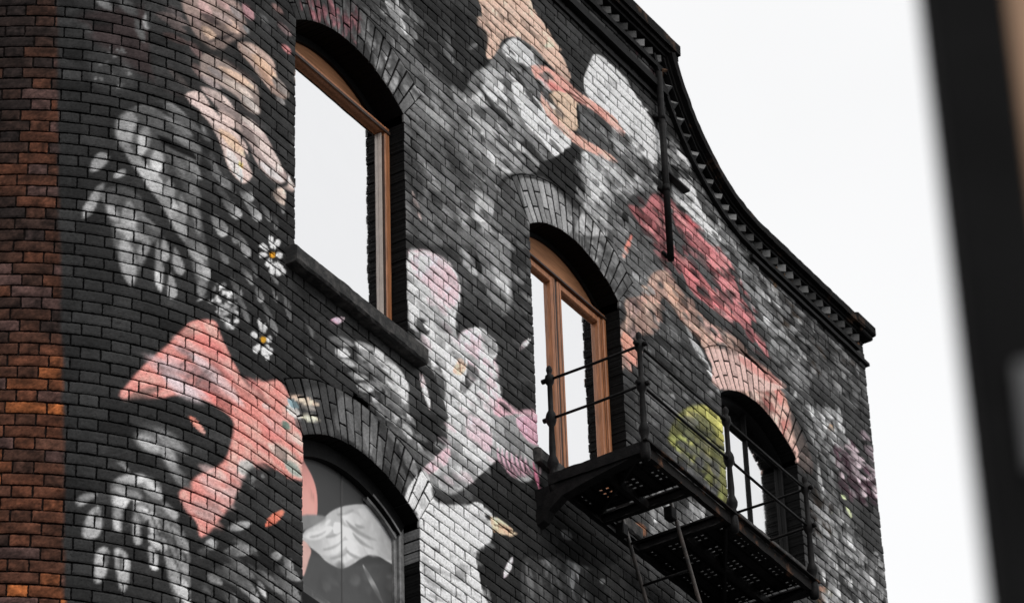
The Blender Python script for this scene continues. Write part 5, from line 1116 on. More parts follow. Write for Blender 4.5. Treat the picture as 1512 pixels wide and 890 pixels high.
M_SIDE = brickwall('red_brick_side', (.12, .05, .03), (.06, .03, .022), (.02, .016, .014))
M_ROOF = plain('slate', (.05, .052, .056), .7, .4, var=.3, scale=8)
M_GROUND = plain('asphalt', (.05, .05, .052), .9, .3, var=.3, scale=2, bump=.6, bscale=30)
M_TAN = plain('tan_stone', (.40, .25, .16), .8, .3, var=.12, scale=5)
M_POST = plain('dark_post_paint', (.007, .007, .0072), .8, .05, var=.3, scale=6)
M_PALE = plain('pale_patch', (.08, .08, .082), .5, .4, var=.1, scale=8)

# ---------------------------------------------------------------- the wall surface: straight, with a rounded corner at its left end
X0, RC, PM = 14.4, 1.62, math.radians(61)
XR = 22.44
def surf(s, d):
    """s along the wall, d inwards from its face -> x, y"""
    s = np.asarray(s, float); d = np.asarray(d, float)
    p = np.clip((X0-s)/RC, 0, PM); L = np.maximum(0, (X0-s)-RC*PM); fl = np.maximum(0, s-X0)
    x = X0-RC*np.sin(p)-L*math.cos(PM)+fl+d*np.sin(p)
    y = RC*(1-np.cos(p))+L*math.sin(PM)+d*np.cos(p)
    return x, y

# ---------------------------------------------------------------- painting the mural onto a grid of the wall
CS = .006
SMIN, SMAX, ZMIN, ZMAX = 12.0, 22.9, 10.2, 19.0
NS, NZ = int((SMAX-SMIN)/CS), int((ZMAX-ZMIN)/CS)

def vnoise(ny, nx, cy, cx, seed):
    """smooth value noise"""
    r = np.random.RandomState(seed); gy, gx = max(2, int(ny/cy)+2), max(2, int(nx/cx)+2)
    g = r.rand(gy, gx).astype(np.float32)
    y = np.arange(ny)/cy; x = np.arange(nx)/cx
    y0 = y.astype(int); x0 = x.astype(int); ty = y-y0; tx = x-x0
    ty = (ty*ty*(3-2*ty))[:, None].astype(np.float32); tx = (tx*tx*(3-2*tx))[None, :].astype(np.float32)
    y0 = np.minimum(y0, gy-2); x0 = np.minimum(x0, gx-2)
    a = g[y0][:, x0]; b = g[y0][:, x0+1]; c = g[y0+1][:, x0]; d = g[y0+1][:, x0+1]
    return (a*(1-tx)+b*tx)*(1-ty)+(c*(1-tx)+d*tx)*ty

class Canvas:
    def __init__(self, s0, z0, ns, nz):
        self.s0, self.z0, self.ns, self.nz = s0, z0, ns, nz
        self.a = np.zeros((nz, ns, 3), np.float32)
    def fill(self, P, c0, c1, ax, soft, alpha):
        P = np.asarray(P, float); soft = max(soft, .004)
        i0 = max(0, int((P[:, 0].min()-soft-self.s0)/CS)); i1 = min(self.ns, int((P[:, 0].max()+soft-self.s0)/CS)+2)
        j0 = max(0, int((P[:, 1].min()-soft-self.z0)/CS)); j1 = min(self.nz, int((P[:, 1].max()+soft-self.z0)/CS)+2)
        if i1 <= i0 or j1 <= j0: return
        X = (self.s0+(np.arange(i0, i1)+.5)*CS).astype(np.float32)[None, :]; Y = (self.z0+(np.arange(j0, j1)+.5)*CS).astype(np.float32)[:, None]
        d2 = np.full((j1-j0, i1-i0), 1e9, np.float32); ins = np.zeros((j1-j0, i1-i0), bool)
        n = len(P)
        for k in range(n):
            ax_, ay_ = P[k-1]; bx, by = P[k]; ex, ey = bx-ax_, by-ay_; l2 = ex*ex+ey*ey
            if l2 < 1e-12: continue
            t = np.clip(((X-ax_)*ex+(Y-ay_)*ey)/l2, 0, 1)
            dx = X-ax_-t*ex; dy = Y-ay_-t*ey
            np.minimum(d2, dx*dx+dy*dy, out=d2)
            if abs(ey) > 1e-12:
                cr = ((Y >= ay_) != (Y >= by)) & (X < ex*(Y-ay_)/ey+ax_)
                ins ^= cr
        sd = np.sqrt(d2); sd = np.where(ins, sd, -sd)
        m = np.clip(sd/soft+.5, 0, 1); m = (m*m*(3-2*m)*alpha)[..., None]
        c0 = np.array(c0, np.float32)
        if c1 is not None:
            c1 = np.array(c1, np.float32); ex, ey = ax[2]-ax[0], ax[3]-ax[1]; l2 = ex*ex+ey*ey+1e-9
            t = np.clip(((X-ax[0])*ex+(Y-ax[1])*ey)/l2, 0, 1)[..., None]
            c = c0*(1-t)+c1*t
        else: c = c0
        A = self.a[j0:j1, i0:i1]; A += (c-A)*m
    def sample(self, s, z):
        i = np.clip(((np.asarray(s)-self.s0)/CS-.5), 0, self.ns-2); j = np.clip(((np.asarray(z)-self.z0)/CS-.5), 0, self.nz-2)
        i0 = i.astype(int); j0 = j.astype(int); ti = (i-i0)[..., None]; tj = (j-j0)[..., None]
        A = self.a
        return (A[j0, i0]*(1-ti)+A[j0, i0+1]*ti)*(1-tj)+(A[j0+1, i0]*(1-ti)+A[j0+1, i0+1]*ti)*tj

BR = np.array(BRUSH)/1000.0
def brush(s):
    """how a brush width is laid on the wall at s (the painters widened their strokes towards the far end)"""
    t = min(max((s-12.6)/.4, 0), len(BR)-1.001); k = int(t); t -= k
    return (BR[k]*(1-t)+BR[k+1]*t).reshape(2, 2)

def rgb(c): return (c, c, c) if not isinstance(c, tuple) else c
def pts(l): return [(l[i]/200.0, l[i+1]/200.0) for i in range(0, len(l), 2)]
def catmull(P, n=4):
    out = []; N = len(P); P = [np.array(p) for p in P]
    for i in range(N):
        p0, p1, p2, p3 = P[i-1], P[i], P[(i+1) % N], P[(i+2) % N]
        for j in range(n):
            t = j/n
            out.append(.5*((2*p1)+(-p0+p2)*t+(2*p0-5*p1+4*p2-p3)*t*t+(-p0+3*p1-3*p2+p3)*t**3))
    return out
PROF = {'l': [(0, .15), (.2, .75), (.45, 1), (.7, .85), (.9, .45), (1, .05)], 'r': [(0, .3), (.2, .7), (.5, .9), (.8, 1), (.95, .7), (1, .3)],
        't': [(0, 1), (.3, .95), (.6, .7), (.85, .35), (1, .04)], 'p': [(0, .05), (.25, .5), (.6, 1), (.85, .9), (1, .1)]}
SOFTM = .0044
def stroke(cv, p0, p1, w, c0, c1, bend, tip, soft, a, J=None):
    J = brush((p0[0]+p1[0])/2) if J is None else J
    Ji = np.linalg.inv(J); d = Ji@(np.array(p1)-np.array(p0)); L = math.hypot(*d)+1e-9; n = np.array([-d[1], d[0]])/L
    A = []; B = []
    for t, k in PROF[tip]:
        c = d*t+n*bend*4*t*(1-t)*L
        A.append(J@(c+n*w/2*k)+p0); B.append(J@(c-n*w/2*k)+p0)
    cv.fill(A+B[::-1], c0, c1, (*p0, *p1), soft*SOFTM, a)
def inside(x, y, P):
    r = False
    for i in range(len(P)):
        x1, y1 = P[i]; x2, y2 = P[i-1]
        if (y1 > y) != (y2 > y) and x < (x2-x1)*(y-y1)/(y2-y1)+x1: r = not r
    return r
def paint(cv, ops, flatJ=None):
    for o in ops:
        k = o[0]
        if k in 'PS':
            P = pts(o[1]); P = catmull(P) if k == 'S' else P
            cv.fill(P, rgb(o[2]), None, None, o[3]*SOFTM, o[4])
        elif k == 'T':
            (p0, p1) = pts(o[1])
            stroke(cv, p0, p1, o[2], rgb(o[3]), rgb(o[4]) if o[4] != 0 else None, o[5], o[6], o[7], o[8], flatJ)
        else:
            _, P, n, L, W, ang, cols, seed, jit, soft, a, tip, grad = o
            P = pts(P); R = random.Random(seed); xs = [p[0] for p in P]; ys = [p[1] for p in P]; Q = []; t = 0
            while len(Q) < n and t < n*80:
                t += 1; x, y = R.uniform(min(xs), max(xs)), R.uniform(min(ys), max(ys))
                if inside(x, y, P): Q.append((x, y))
            Q.sort(key=lambda p: p[1])
            for x, y in Q:
                J = brush(x) if flatJ is None else flatJ
                th = math.radians(ang+R.gauss(0, jit)); l = R.uniform(*L); w = R.uniform(*W)
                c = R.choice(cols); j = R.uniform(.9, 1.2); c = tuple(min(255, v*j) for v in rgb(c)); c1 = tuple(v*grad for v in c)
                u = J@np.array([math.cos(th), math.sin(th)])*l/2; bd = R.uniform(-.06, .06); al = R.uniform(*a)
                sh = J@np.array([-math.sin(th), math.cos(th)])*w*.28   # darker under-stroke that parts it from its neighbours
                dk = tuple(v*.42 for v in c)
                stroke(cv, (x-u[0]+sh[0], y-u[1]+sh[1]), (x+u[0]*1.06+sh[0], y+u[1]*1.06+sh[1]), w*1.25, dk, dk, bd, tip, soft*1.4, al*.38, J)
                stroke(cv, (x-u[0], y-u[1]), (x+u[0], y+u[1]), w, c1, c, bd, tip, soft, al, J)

def finish(cv, amt=.10, seed=3):
    n = .5*vnoise(cv.nz, cv.ns, 22, 16, seed)+.3*vnoise(cv.nz, cv.ns, 9, 6, seed+1)+.2*vnoise(cv.nz, cv.ns, 3.5, 3, seed+2)
    L = cv.a.mean(-1); k = np.clip((L-125)/70, 0, 1); k = 1+.13*k*k*(3-2*k)
    cv.a *= (k*(1+(n-.5)*2*amt*2))[..., None]
    np.clip(cv.a, 0, 244, out=cv.a)
cv = Canvas(SMIN, ZMIN, NS, NZ)
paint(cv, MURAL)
finish(cv)

# ---------------------------------------------------------------- openings
class Opening:
    def __init__(s, xl, xr, zb, zs, rise=.2, ring=.34, grey=False):
        s.xl, s.xr, s.zb, s.zs, s.rise, s.ring, s.grey = xl, xr, zb, zs, rise, ring, grey
        h = (xr-xl)/2; s.xc = (xl+xr)/2; s.R = (h*h+rise*rise)/(2*rise); s.zc = zs+rise-s.R; s.ha = math.asin(h/s.R)
        s.Ro = s.R+ring; s.zo = s.zc+s.Ro*math.cos(s.ha)
    def excl(s, z):
        if z < s.zb or z >= s.zc+s.Ro: return None
        if z <= s.zs: return s.xl, s.xr
        if z <= s.zo:
            h = (z-s.zc)*math.tan(s.ha)
        else: h = math.sqrt(max(0, s.Ro**2-(z-s.zc)**2))
        return s.xc-h, s.xc+h
    def arch_z(s, x): return s.zc+math.sqrt(max(0, s.R**2-(x-s.xc)**2))
W1 = Opening(14.76, 15.95, 13.89, 15.66)
W2 = Opening(17.44, 18.59, 13.86, 15.66)
W3 = Opening(19.99, 21.11, 14.66, 15.64)
W4 = Opening(14.84, 16.04, 11.25, 12.72, rise=.18, grey=True)
OPEN = [W1, W2, W3, W4]

# top line of the brickwork (underside of the coping)
TOPL = [(10, 18.27), (19.38, 18.27), (19.52, 18.01), (19.76, 17.71), (20.01, 17.54), (20.19, 17.44), (20.49, 17.36), (20.85, 17.365), (22.6, 17.365)]
def ztop(s):
    for (a, za), (b, zb) in zip(TOPL, TOPL[1:]):
        if a <= s <= b: return za+(zb-za)*(s-a)/(b-a)
    return TOPL[-1][1]
def built(s, z):
    """where single bricks are modelled (the rest of the wall, away from the mural, is a plain sheet)"""
    return z > 10.45+max(0, s-13.2)*.44 and z < 15.75+max(0, s-12.9)*.62 and s > 12.05

# ---------------------------------------------------------------- bricks
rng = random.Random(11); nr = np.random.RandomState(5)
def spaint(z): return 13.18-(z-11.07)*.048
BAREC = [(104, 60, 40), (84, 50, 38), (70, 46, 40), (56, 40, 37), (46, 36, 35), (132, 76, 44), (66, 44, 40), (84, 58, 50), (42, 36, 36), (94, 56, 36), (76, 50, 36)]
def brick(mb, fl, fr, z0, z1, mode, depth=.0175, sideL=0., sideR=0., tone=1., base=None, chip=True):
    """one brick; fl, fr give its left and right edge at height z"""
    nz = 6
    zs = np.linspace(z0, z1, nz+1)
    L = np.array([fl(z) for z in zs]); Rr = np.array([fr(z) for z in zs])
    w = float(np.max(Rr-L))
    if w < .012: return
    Rr = np.maximum(Rr, L+.004)
    nx = max(3, int(w/.0125))
    t = np.linspace(0, 1, nx+1)
    # rounder, slightly uneven arrises
    S = L[:, None]*(1-t)+Rr[:, None]*t
    Z = np.repeat(zs[:, None], nx+1, 1)
    pr = rng.uniform(-.0022, .0022)
    tx, tz = rng.uniform(-.0016, .0016), rng.uniform(-.001, .001)
    Dp = pr+tx*(t[None, :]*2-1)+tz*(np.linspace(-1, 1, nz+1)[:, None])+nr.normal(0, .00045, (nz+1, nx+1))
    edge = np.zeros((nz+1, nx+1), bool); edge[0] = edge[-1] = True; edge[:, 0] = edge[:, -1] = True
    Dp = Dp+edge*.003
    js = nr.normal(0, .0011, (nz+1, nx+1))*edge; jz = nr.normal(0, .0009, (nz+1, nx+1))*edge
    if chip and rng.random() < .22:
        a = rng.choice([0, -1]); b = rng.choice([0, -1]); Dp[a, b] += .007
        Dp[a, (1 if b == 0 else -2)] += .003
    if chip and rng.random() < .06:
        a = rng.randrange(0, nz-1); b = rng.randrange(0, max(1, nx-2)); Dp[a:a+2, b:b+2] += .004
    S = S+js; Z = Z+jz
    if mode == 'paint':
        o = rng.uniform(-.004, .004), rng.uniform(-.004, .004)
        col = alb(cv.sample(S+o[0], Z+o[1])*tone)
    elif mode == 'bare':
        b = np.array(base, float)
        n = nr.rand(3, 5); yy = np.linspace(0, 1.999, nz+1); xx = np.linspace(0, 3.999, nx+1)
        y0 = yy.astype(int); x0 = xx.astype(int); ty = (yy-y0)[:, None]; txx = (xx-x0)[None, :]
        g = (n[y0][:, x0]*(1-txx)+n[y0][:, x0+1]*txx)*(1-ty)+(n[y0+1][:, x0]*(1-txx)+n[y0+1][:, x0+1]*txx)*ty
        g = .62+.72*g+nr.normal(0, .09, g.shape)
        col = alb(np.clip(b[None, None, :]*g[..., None], 0, 255))
        # the painters' edge: paint creeps onto the bare bricks
        m = np.clip((S-(spaint(Z)+rng.uniform(-.008, .008)))/.018, 0, 1)[..., None]
        col = col*(1-m)+alb(cv.sample(S, Z)*tone)*m
    else:
        col = np.tile(np.array(base), (nz+1, nx+1, 1))
    n0 = (nz+1)*(nx+1)
    idx = np.arange(n0).reshape(nz+1, nx+1)
    F = np.stack([idx[:-1, :-1], idx[:-1, 1:], idx[1:, 1:], idx[1:, :-1]], -1).reshape(-1, 4)
    ring = np.concatenate([idx[0, :-1], idx[:-1, -1], idx[-1, :0:-1], idx[:0:-1, 0]])
    m = len(ring)
    rs, rz = S.ravel()[ring], Z.ravel()[ring]; rd = np.full(m, depth)
    rc = col.reshape(-1, 3)[ring]*.22+.004     # sides darkened: shaded undersides in the joints put into the colour
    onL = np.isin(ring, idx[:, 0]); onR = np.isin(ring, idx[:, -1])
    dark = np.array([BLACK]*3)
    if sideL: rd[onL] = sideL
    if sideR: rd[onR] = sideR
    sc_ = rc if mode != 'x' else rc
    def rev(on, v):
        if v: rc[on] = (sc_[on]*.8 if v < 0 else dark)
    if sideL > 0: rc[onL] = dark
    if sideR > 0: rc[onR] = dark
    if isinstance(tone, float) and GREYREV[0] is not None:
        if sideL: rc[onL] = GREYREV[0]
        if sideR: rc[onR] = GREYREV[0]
    G = np.stack([ring, np.arange(m)+n0, (np.roll(np.arange(m), -1))+n0, np.roll(ring, -1)], -1)
    # the first reveal ring sits right behind the arris so that the reveal has its own colour
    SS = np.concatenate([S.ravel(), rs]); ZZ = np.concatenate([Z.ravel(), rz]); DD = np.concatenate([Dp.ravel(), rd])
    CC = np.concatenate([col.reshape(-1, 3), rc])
    if sideL or sideR:
        on = (onL & bool(sideL)) | (onR & bool(sideR))
        mid = np.where(on, .006, depth*.8)
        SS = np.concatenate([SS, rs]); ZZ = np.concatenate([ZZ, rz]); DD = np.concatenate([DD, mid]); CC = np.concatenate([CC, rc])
        k = np.arange(m); k2 = np.roll(k, -1)
        G = np.concatenate([np.stack([ring, k+n0+m, k2+n0+m, np.roll(ring, -1)], -1), np.stack([k+n0+m, k+n0, k2+n0, k2+n0+m], -1)])
    x, y = surf(SS, DD)
    mb.add(np.stack([x, y, ZZ], -1), np.concatenate([F, G]), CC)
GREYREV = [None]

STAIN = vnoise(400, 200, 7, 16, 77)*.6+vnoise(400, 200, 3, 5, 78)*.4     # 5 cm cells: soot and damp on the bare bricks
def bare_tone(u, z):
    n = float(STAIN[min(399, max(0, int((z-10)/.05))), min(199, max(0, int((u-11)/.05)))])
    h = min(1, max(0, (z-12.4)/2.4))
    q = n*.75+rng.random()*.55+.04-.36*h-(.25*h if u < 12.85 else 0)  # also darker upward and at far left: vignetting put into the colour
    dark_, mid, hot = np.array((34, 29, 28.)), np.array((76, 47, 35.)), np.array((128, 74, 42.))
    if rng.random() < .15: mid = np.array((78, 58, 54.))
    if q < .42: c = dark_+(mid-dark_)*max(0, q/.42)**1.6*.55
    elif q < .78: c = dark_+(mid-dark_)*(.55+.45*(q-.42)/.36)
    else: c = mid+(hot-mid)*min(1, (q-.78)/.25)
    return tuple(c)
painted, bare, mortar, bmortar = MB(), MB(), MB(), MB()
PAIR, CH = .3375, .075
k0, k1 = int(10.4/CH), int(18.3/CH)+1
for k in range(k0, k1):
    zb, zt = k*CH, (k+1)*CH
    zm = (zb+zt)/2
    # free stretches of wall at this course
    cuts = []
    for w in OPEN:
        e = w.excl(zm)
        if e: cuts.append((e[0], e[1], w))
    cuts.sort(key=lambda c: c[0])
    smax = XR
    segs = []; a = 12.0; aw = None
    for c in cuts:
        segs.append((a, aw, c[0], c[2])); a = c[1]; aw = c[2]
    segs.append((a, aw, smax, None))
    for a, aw, b, bw in segs:
        def edgeL(z, w=aw, a=a): 
            e = w.excl(z) if w else None
            return (e[1] if e else a)
        def edgeR(z, w=bw, b=b):
            e = w.excl(z) if w else None
            return (e[0] if e else b)
        # mortar bed behind the bricks of this stretch
        n = max(1, int((b-a)/.1)) if a < X0 else 1
        ts = np.linspace(0, 1, n+1)
        for t0, t1 in zip(ts, ts[1:]):
            q = []
            ok = True
            for zz in (zb, zt):
                l, r = edgeL(zz), edgeR(zz); q.append((l+(r-l)*t0, l+(r-l)*t1, zz))
            sm = (q[0][0]+q[0][1])/2
            if zm > ztop(sm)+.04: continue
            v = []
            for (l, r, zz) in q:
                for ss in (l, r):
                    x, y = surf(ss, .0145); v.append((float(x), float(y), zz))
            (bmortar if q[0][1] < spaint(zm) else mortar).add(v, [(0, 1, 3, 2)])
        # the returns of the mortar into the opening
        for w, e, sg in ((aw, edgeL, 1), (bw, edgeR, -1)):
            if w and zt <= w.zs+.001:
                mortar.add([(e(zb)+sg*.004, .0085, zb), (e(zb)+sg*.004, .13, zb), (e(zt)+sg*.004, .0085, zt), (e(zt)+sg*.004, .13, zt)], [(0, 2, 3, 1) if sg > 0 else (0, 1, 3, 2)])
        # Flemish bond: stretcher, header, stretcher ...
        off = (0 if k % 2 else PAIR/2)
        i = math.floor((a-off)/PAIR)-1
        pieces = []
        while True:
            s0 = off+i*PAIR
            if s0 > b: break
            for (u, v) in ((s0, s0+.225), (s0+.225, s0+PAIR)):
                lo, hi = max(u, a), min(v, b)
                if hi-lo > .001: pieces.append([lo, hi, lo > u+1e-6 or lo == a, hi < v-1e-6 or hi == b])
            i += 1
        # merge slivers at the ends
        if len(pieces) > 1 and pieces[0][1]-pieces[0][0] < .045: pieces[1][0] = pieces[0][0]; pieces[1][2] = True; pieces.pop(0)
        if len(pieces) > 1 and pieces[-1][1]-pieces[-1][0] < .045: pieces[-2][1] = pieces[-1][1]; pieces[-2][3] = True; pieces.pop()
        for pi, (u, v, cl, cr) in enumerate(pieces):
            first, last = pi == 0, pi == len(pieces)-1
            um = (u+v)/2
            zt2 = min(zt, ztop(um)+.05)
            if not built(um, zm) or zt2-zb < .03: continue
            j = .0052
            jl, jr = j+rng.uniform(-.0012, .0012), j+rng.uniform(-.0012, .0012)
            wob = rng.uniform(-.005, .004)
            fl = (lambda z, e=edgeL, w=wob: e(z)+w*.8) if (first and aw) else (lambda z, u=u+jl: u)
            fr = (lambda z, e=edgeR, w=wob: e(z)+w) if (last and (bw or v >= XR-.001)) else (lambda z, v=v-jr: v)
            sl = .125 if (first and aw and zt <= aw.zs+.01) else 0.
            sr = .125 if (last and bw and zt <= bw.zs+.01) else 0.
            if last and bw is None: sr = .10
            w = aw or bw
            GREYREV[0] = (alb((96, 96, 96))*1.0) if ((sl and aw.grey) or (sr and bw is not None and bw.grey)) and zm > 12.42 else None
            tone = rng.gauss(1.0, .11)+(rng.uniform(-.2, -.08) if rng.random() < .10 else 0)
            z0, z1 = zb+.0056+rng.uniform(-.0008, .0008), zt2-.0056+rng.uniform(-.0008, .0008)
            if v < spaint(zm)+.02:
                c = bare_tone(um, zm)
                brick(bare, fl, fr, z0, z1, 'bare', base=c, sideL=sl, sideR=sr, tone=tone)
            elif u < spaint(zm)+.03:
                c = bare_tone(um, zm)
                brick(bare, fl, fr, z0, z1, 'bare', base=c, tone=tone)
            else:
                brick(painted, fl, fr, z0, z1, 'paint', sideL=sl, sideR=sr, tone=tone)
GREYREV[0] = None

bld = empty('brick_building')
bld.location = (18.4, 0, 0)
tag(bld, 'tall dark brick building with a grey and pink bird mural and a curved gable parapet', 'building')
bpy.context.view_layer.update()
OFF = np.array([18.4, 0, 0])
def part(mb, name, mat, parent=None, smooth=False, colors=False, label=None):
    o = mb.build(name, mat, None, smooth, colors)
    o.parent = parent if parent is not None else bld
    if parent is None: o.matrix_parent_inverse = bld.matrix_world.inverted()
    if label: o['label'] = label
    return o
wall = part(painted, 'painted_wall', M_PAINT, smooth=False, colors=True, label='brick wall painted with birds, feathers and flowers')
barew = part(bare, 'bare_wall', M_BARE, colors=True, label='bare orange and sooty brick with painted-in vignetting at the rounded corner')
part(mortar, 'mortar_joints', M_MORTAR)
part(bmortar, 'sooty_joints', plain('sooty_mortar', (.014, .011, .010), .9, .05, var=.5, scale=20, bump=.6, bscale=120))

# ---------------------------------------------------------------- brick arches over the openings
def arch(w):
    mb = MB()
    n = int(round(2*w.ha*(w.R+.1)/.078)); da = 2*w.ha/n
    def P(r, a): return w.xc+r*math.sin(a), w.zc+r*math.cos(a)
    for i in range(n):
        a0, a1 = -w.ha+i*da, -w.ha+(i+1)*da
        splits = [(0, .222), (.222, .34)] if i % 2 else [(0, .112), (.112, .34)]
        for (u, v) in splits:
            g = .0066/w.R
            tone = rng.gauss(1, .07); r0, r1 = w.R+u+(.0062 if u else 0), w.R+v-.0062
            nu, nv = 6, max(3, int((v-u)/.016))
            A = np.linspace(a0+g, a1-g, nu+1); Rr = np.linspace(r0, r1, nv+1)
            S = w.xc+Rr[:, None]*np.sin(A)[None, :]; Z = w.zc+Rr[:, None]*np.cos(A)[None, :]
            edge = np.zeros(S.shape, bool); edge[0] = edge[-1] = True; edge[:, 0] = edge[:, -1] = True
            D_ = rng.uniform(-.003, .002)+edge*.003+nr.normal(0, .0005, S.shape)
            S = S+nr.normal(0, .0008, S.shape)*edge; Z = Z+nr.normal(0, .0008, S.shape)*edge
            col = alb(cv.sample(S, Z)*tone)
            idx = np.arange(S.size).reshape(S.shape)
            F = np.stack([idx[:-1, :-1], idx[:-1, 1:], idx[1:, 1:], idx[1:, :-1]], -1).reshape(-1, 4)
            ring = np.concatenate([idx[0, :-1], idx[:-1, -1], idx[-1, :0:-1], idx[:0:-1, 0]]); m = len(ring); n0 = S.size
            rd = np.full(m, .0125); rc = col.reshape(-1, 3)[ring]*.22+.004  # voussoir sides darkened too, joint shade put into the colour
            mid = np.full(m, .009)
            if u == 0:
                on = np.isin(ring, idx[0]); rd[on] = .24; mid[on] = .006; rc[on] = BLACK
            k = np.arange(m); k2 = np.roll(k, -1)
            G = np.concatenate([np.stack([ring, k+n0+m, k2+n0+m, np.roll(ring, -1)], -1), np.stack([k+n0+m, k+n0, k2+n0, k2+n0+m], -1)])
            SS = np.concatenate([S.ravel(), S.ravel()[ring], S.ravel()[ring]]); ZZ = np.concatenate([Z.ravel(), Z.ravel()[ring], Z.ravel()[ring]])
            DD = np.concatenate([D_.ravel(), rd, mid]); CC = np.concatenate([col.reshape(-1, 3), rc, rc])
            mb.add(np.stack([SS, DD, ZZ], -1), np.concatenate([F, G])[:, ::-1] if False else np.concatenate([F, G]), CC)
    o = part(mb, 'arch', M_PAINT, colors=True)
    m2 = MB(); N = 40
    v = []
    for i in range(N+1):
        a = -w.ha+2*w.ha*i/N
        for r, d in ((w.R+.005, .24), (w.R+.005, .0145), (w.Ro, .0145)):
            x, z = P(r, a); v.append((x, d, z))
    f = []
    for i in range(N):
        for q in range(2): f.append((i*3+q, i*3+q+1, (i+1)*3+q+1, (i+1)*3+q))
    m2.add(v, f)
    part(m2, 'arch_joints', M_MORTAR, parent=o)
for w in OPEN: arch(w)

# ---------------------------------------------------------------- windows
def arched_board(mb, w, y, z_low, inset=0., c=None, thick=.02, n=30):
    """a board filling the head of the opening, from z_low up to the arch"""
    v = []; 
    for yy in (y, y+thick):
        for i in range(n+1):
            x = w.xl+inset+(w.xr-w.xl-2*inset)*i/n
            v.append((x, yy, z_low)); v.append((x, yy, w.arch_z(x)+.012))
    f = []; h = 2*(n+1)
    for i in range(n):
        f.append((2*i, 2*i+2, 2*i+3, 2*i+1)); f.append((h+2*i, h+2*i+1, h+2*i+3, h+2*i+2)); f.append((2*i, h+2*i, h+2*i+2, 2*i+2))
    mb.add(v, f, c)
def arch_bar(mb, w, y0, y1, r0, r1, n=30, start=-1.0):
    """a curved frame member, or added shade bar, under the arch, between radii r0 < r1 (offsets from the soffit)"""
    v = []
    for i in range(n+1):
        a = w.ha*(start+(1-start)*i/n)
        for r, y in ((r0, y0), (r1, y0), (r1, y1), (r0, y1)):
            v.append((w.xc+(w.R-r)*math.sin(a), y, w.zc+(w.R-r)*math.cos(a)))
    f = []
    for i in range(n):
        for q in range(4): f.append((i*4+q, i*4+(q+1) % 4, (i+1)*4+(q+1) % 4, (i+1)*4+q))
    mb.add(v, f)

def rails(mb, w, x0, x1, z0, z1, y, t=.05, dpt=.05, bottom=True):
    mb.box(x0, x0+t, y, y+dpt, z0, z1, bev=.006); mb.box(x1-t, x1, y, y+dpt, z0, z1, bev=.006)
    mb.box(x0+t, x1-t, y+.002, y+dpt, z1-t, z1, bev=.006)
    if bottom: mb.box(x0+t, x1-t, y+.002, y+dpt, z0, z0+t, bev=.006)

def sill(w, z1, h, mat, wide=.10, proj=.08):
    mb = MB(); n = 26; r = random.Random(4)
    x0, x1 = w.xl-wide, w.xr+wide
    prof = [(-proj+.012, z1-h), (-proj, z1-h+.014), (-proj, z1-.012), (-proj+.012, z1), (.13, z1+.018), (.13, z1-h)]
    v = []
    for i in range(n+1):
        x = x0+(x1-x0)*i/n
        for (y, z) in prof: v.append((x, y+r.uniform(-.0035, .0035)*(y < 0), z+r.uniform(-.003, .003)))
    f = []; m = len(prof)
    for i in range(n):
        for q in range(m): f.append((i*m+q, i*m+(q+1) % m, (i+1)*m+(q+1) % m, (i+1)*m+q)[::-1])
    base = mb.n; mb.add(v, f)
    mb.poly = [[base+q for q in range(m)], [base+n*m+q for q in range(m)][::-1]]
    return part(mb, 'sill', mat)

# large window at the upper left: one pane, board in the arched head
mb = MB(); rails(mb, W1, W1.xl+.004, W1.xr-.004, W1.zb+.02, 15.585, .112, .055, .06)
f1 = part(mb, 'window', M_WOOD, label='window with a single mirror-like pane and an orange arched head board')
mb = MB(); mb.box(W1.xl+.006, W1.xr-.006, .104, .112, 15.53, 15.555, bev=.003); mb.box(W1.xr-.072, W1.xr-.062, .116, .15, W1.zb+.05, 15.5)
part(mb, 'bead', M_DARKWOOD, f1)
mb = MB(); arch_bar(mb, W1, .185, .205, -.01, .05); part(mb, 'arch_shade_bar', M_DARKPAINT, f1)  # added black bar stands for the shade below the arch
mb = MB(); arched_board(mb, W1, .208, 15.50); part(mb, 'head_board', M_WOODPANEL, f1)
mb = MB(); mb.box(W1.xl+.03, W1.xr-.03, .150, .156, W1.zb+.03, 15.56); part(mb, 'pane', M_GLASS, f1)
mb = MB(); mb.box(W1.xr-.084, W1.xr-.074, .128, .149, W1.zb+.07, 15.52); part(mb, 'inner_stile', plain('pale_wood', (.42, .36, .32), .5, var=.1), f1)
sill(W1, 13.915, .115, M_STONE)
# middle window: a pair of casements
mb = MB(); rails(mb, W2, W2.xl+.004, W2.xr-.004, W2.zb+.02, 15.585, .112, .035, .06)
f2 = part(mb, 'window', M_WOOD, label='window with two orange wooden casements behind the balcony')
for (x0, x1) in ((W2.xl+.043, 17.935), (17.965, W2.xr-.043)):
    mb = MB(); rails(mb, W2, x0, x1, W2.zb+.06, 15.54, .120, .052, .05); cas = part(mb, 'casement', M_WOOD, f2)
    mb = MB(); mb.box(x0+.019, x0+.025, .1185, .1225, W2.zb+.07, 15.53); mb.box(x1-.025, x1-.019, .1185, .1225, W2.zb+.07, 15.53); part(mb, 'groove', M_DARKWOOD, f2)
mb = MB(); mb.box(17.938, 17.962, .128, .16, W2.zb+.05, 15.54); mb.box(W2.xl+.006, W2.xr-.006, .104, .112, 15.545, 15.565, bev=.003); mb.box(W2.xl+.04, W2.xr-.04, .127, .150, 15.542, 15.549); part(mb, 'bead', M_DARKWOOD, f2)
mb = MB(); arch_bar(mb, W2, .16, .178, -.01, .03); part(mb, 'arch_shade_bar', M_DARKPAINT, f2)  # black bar added as shade over the top of the head board
mb = MB(); arched_board(mb, W2, .18, 15.53); part(mb, 'head_board', M_WOODPANEL, f2)
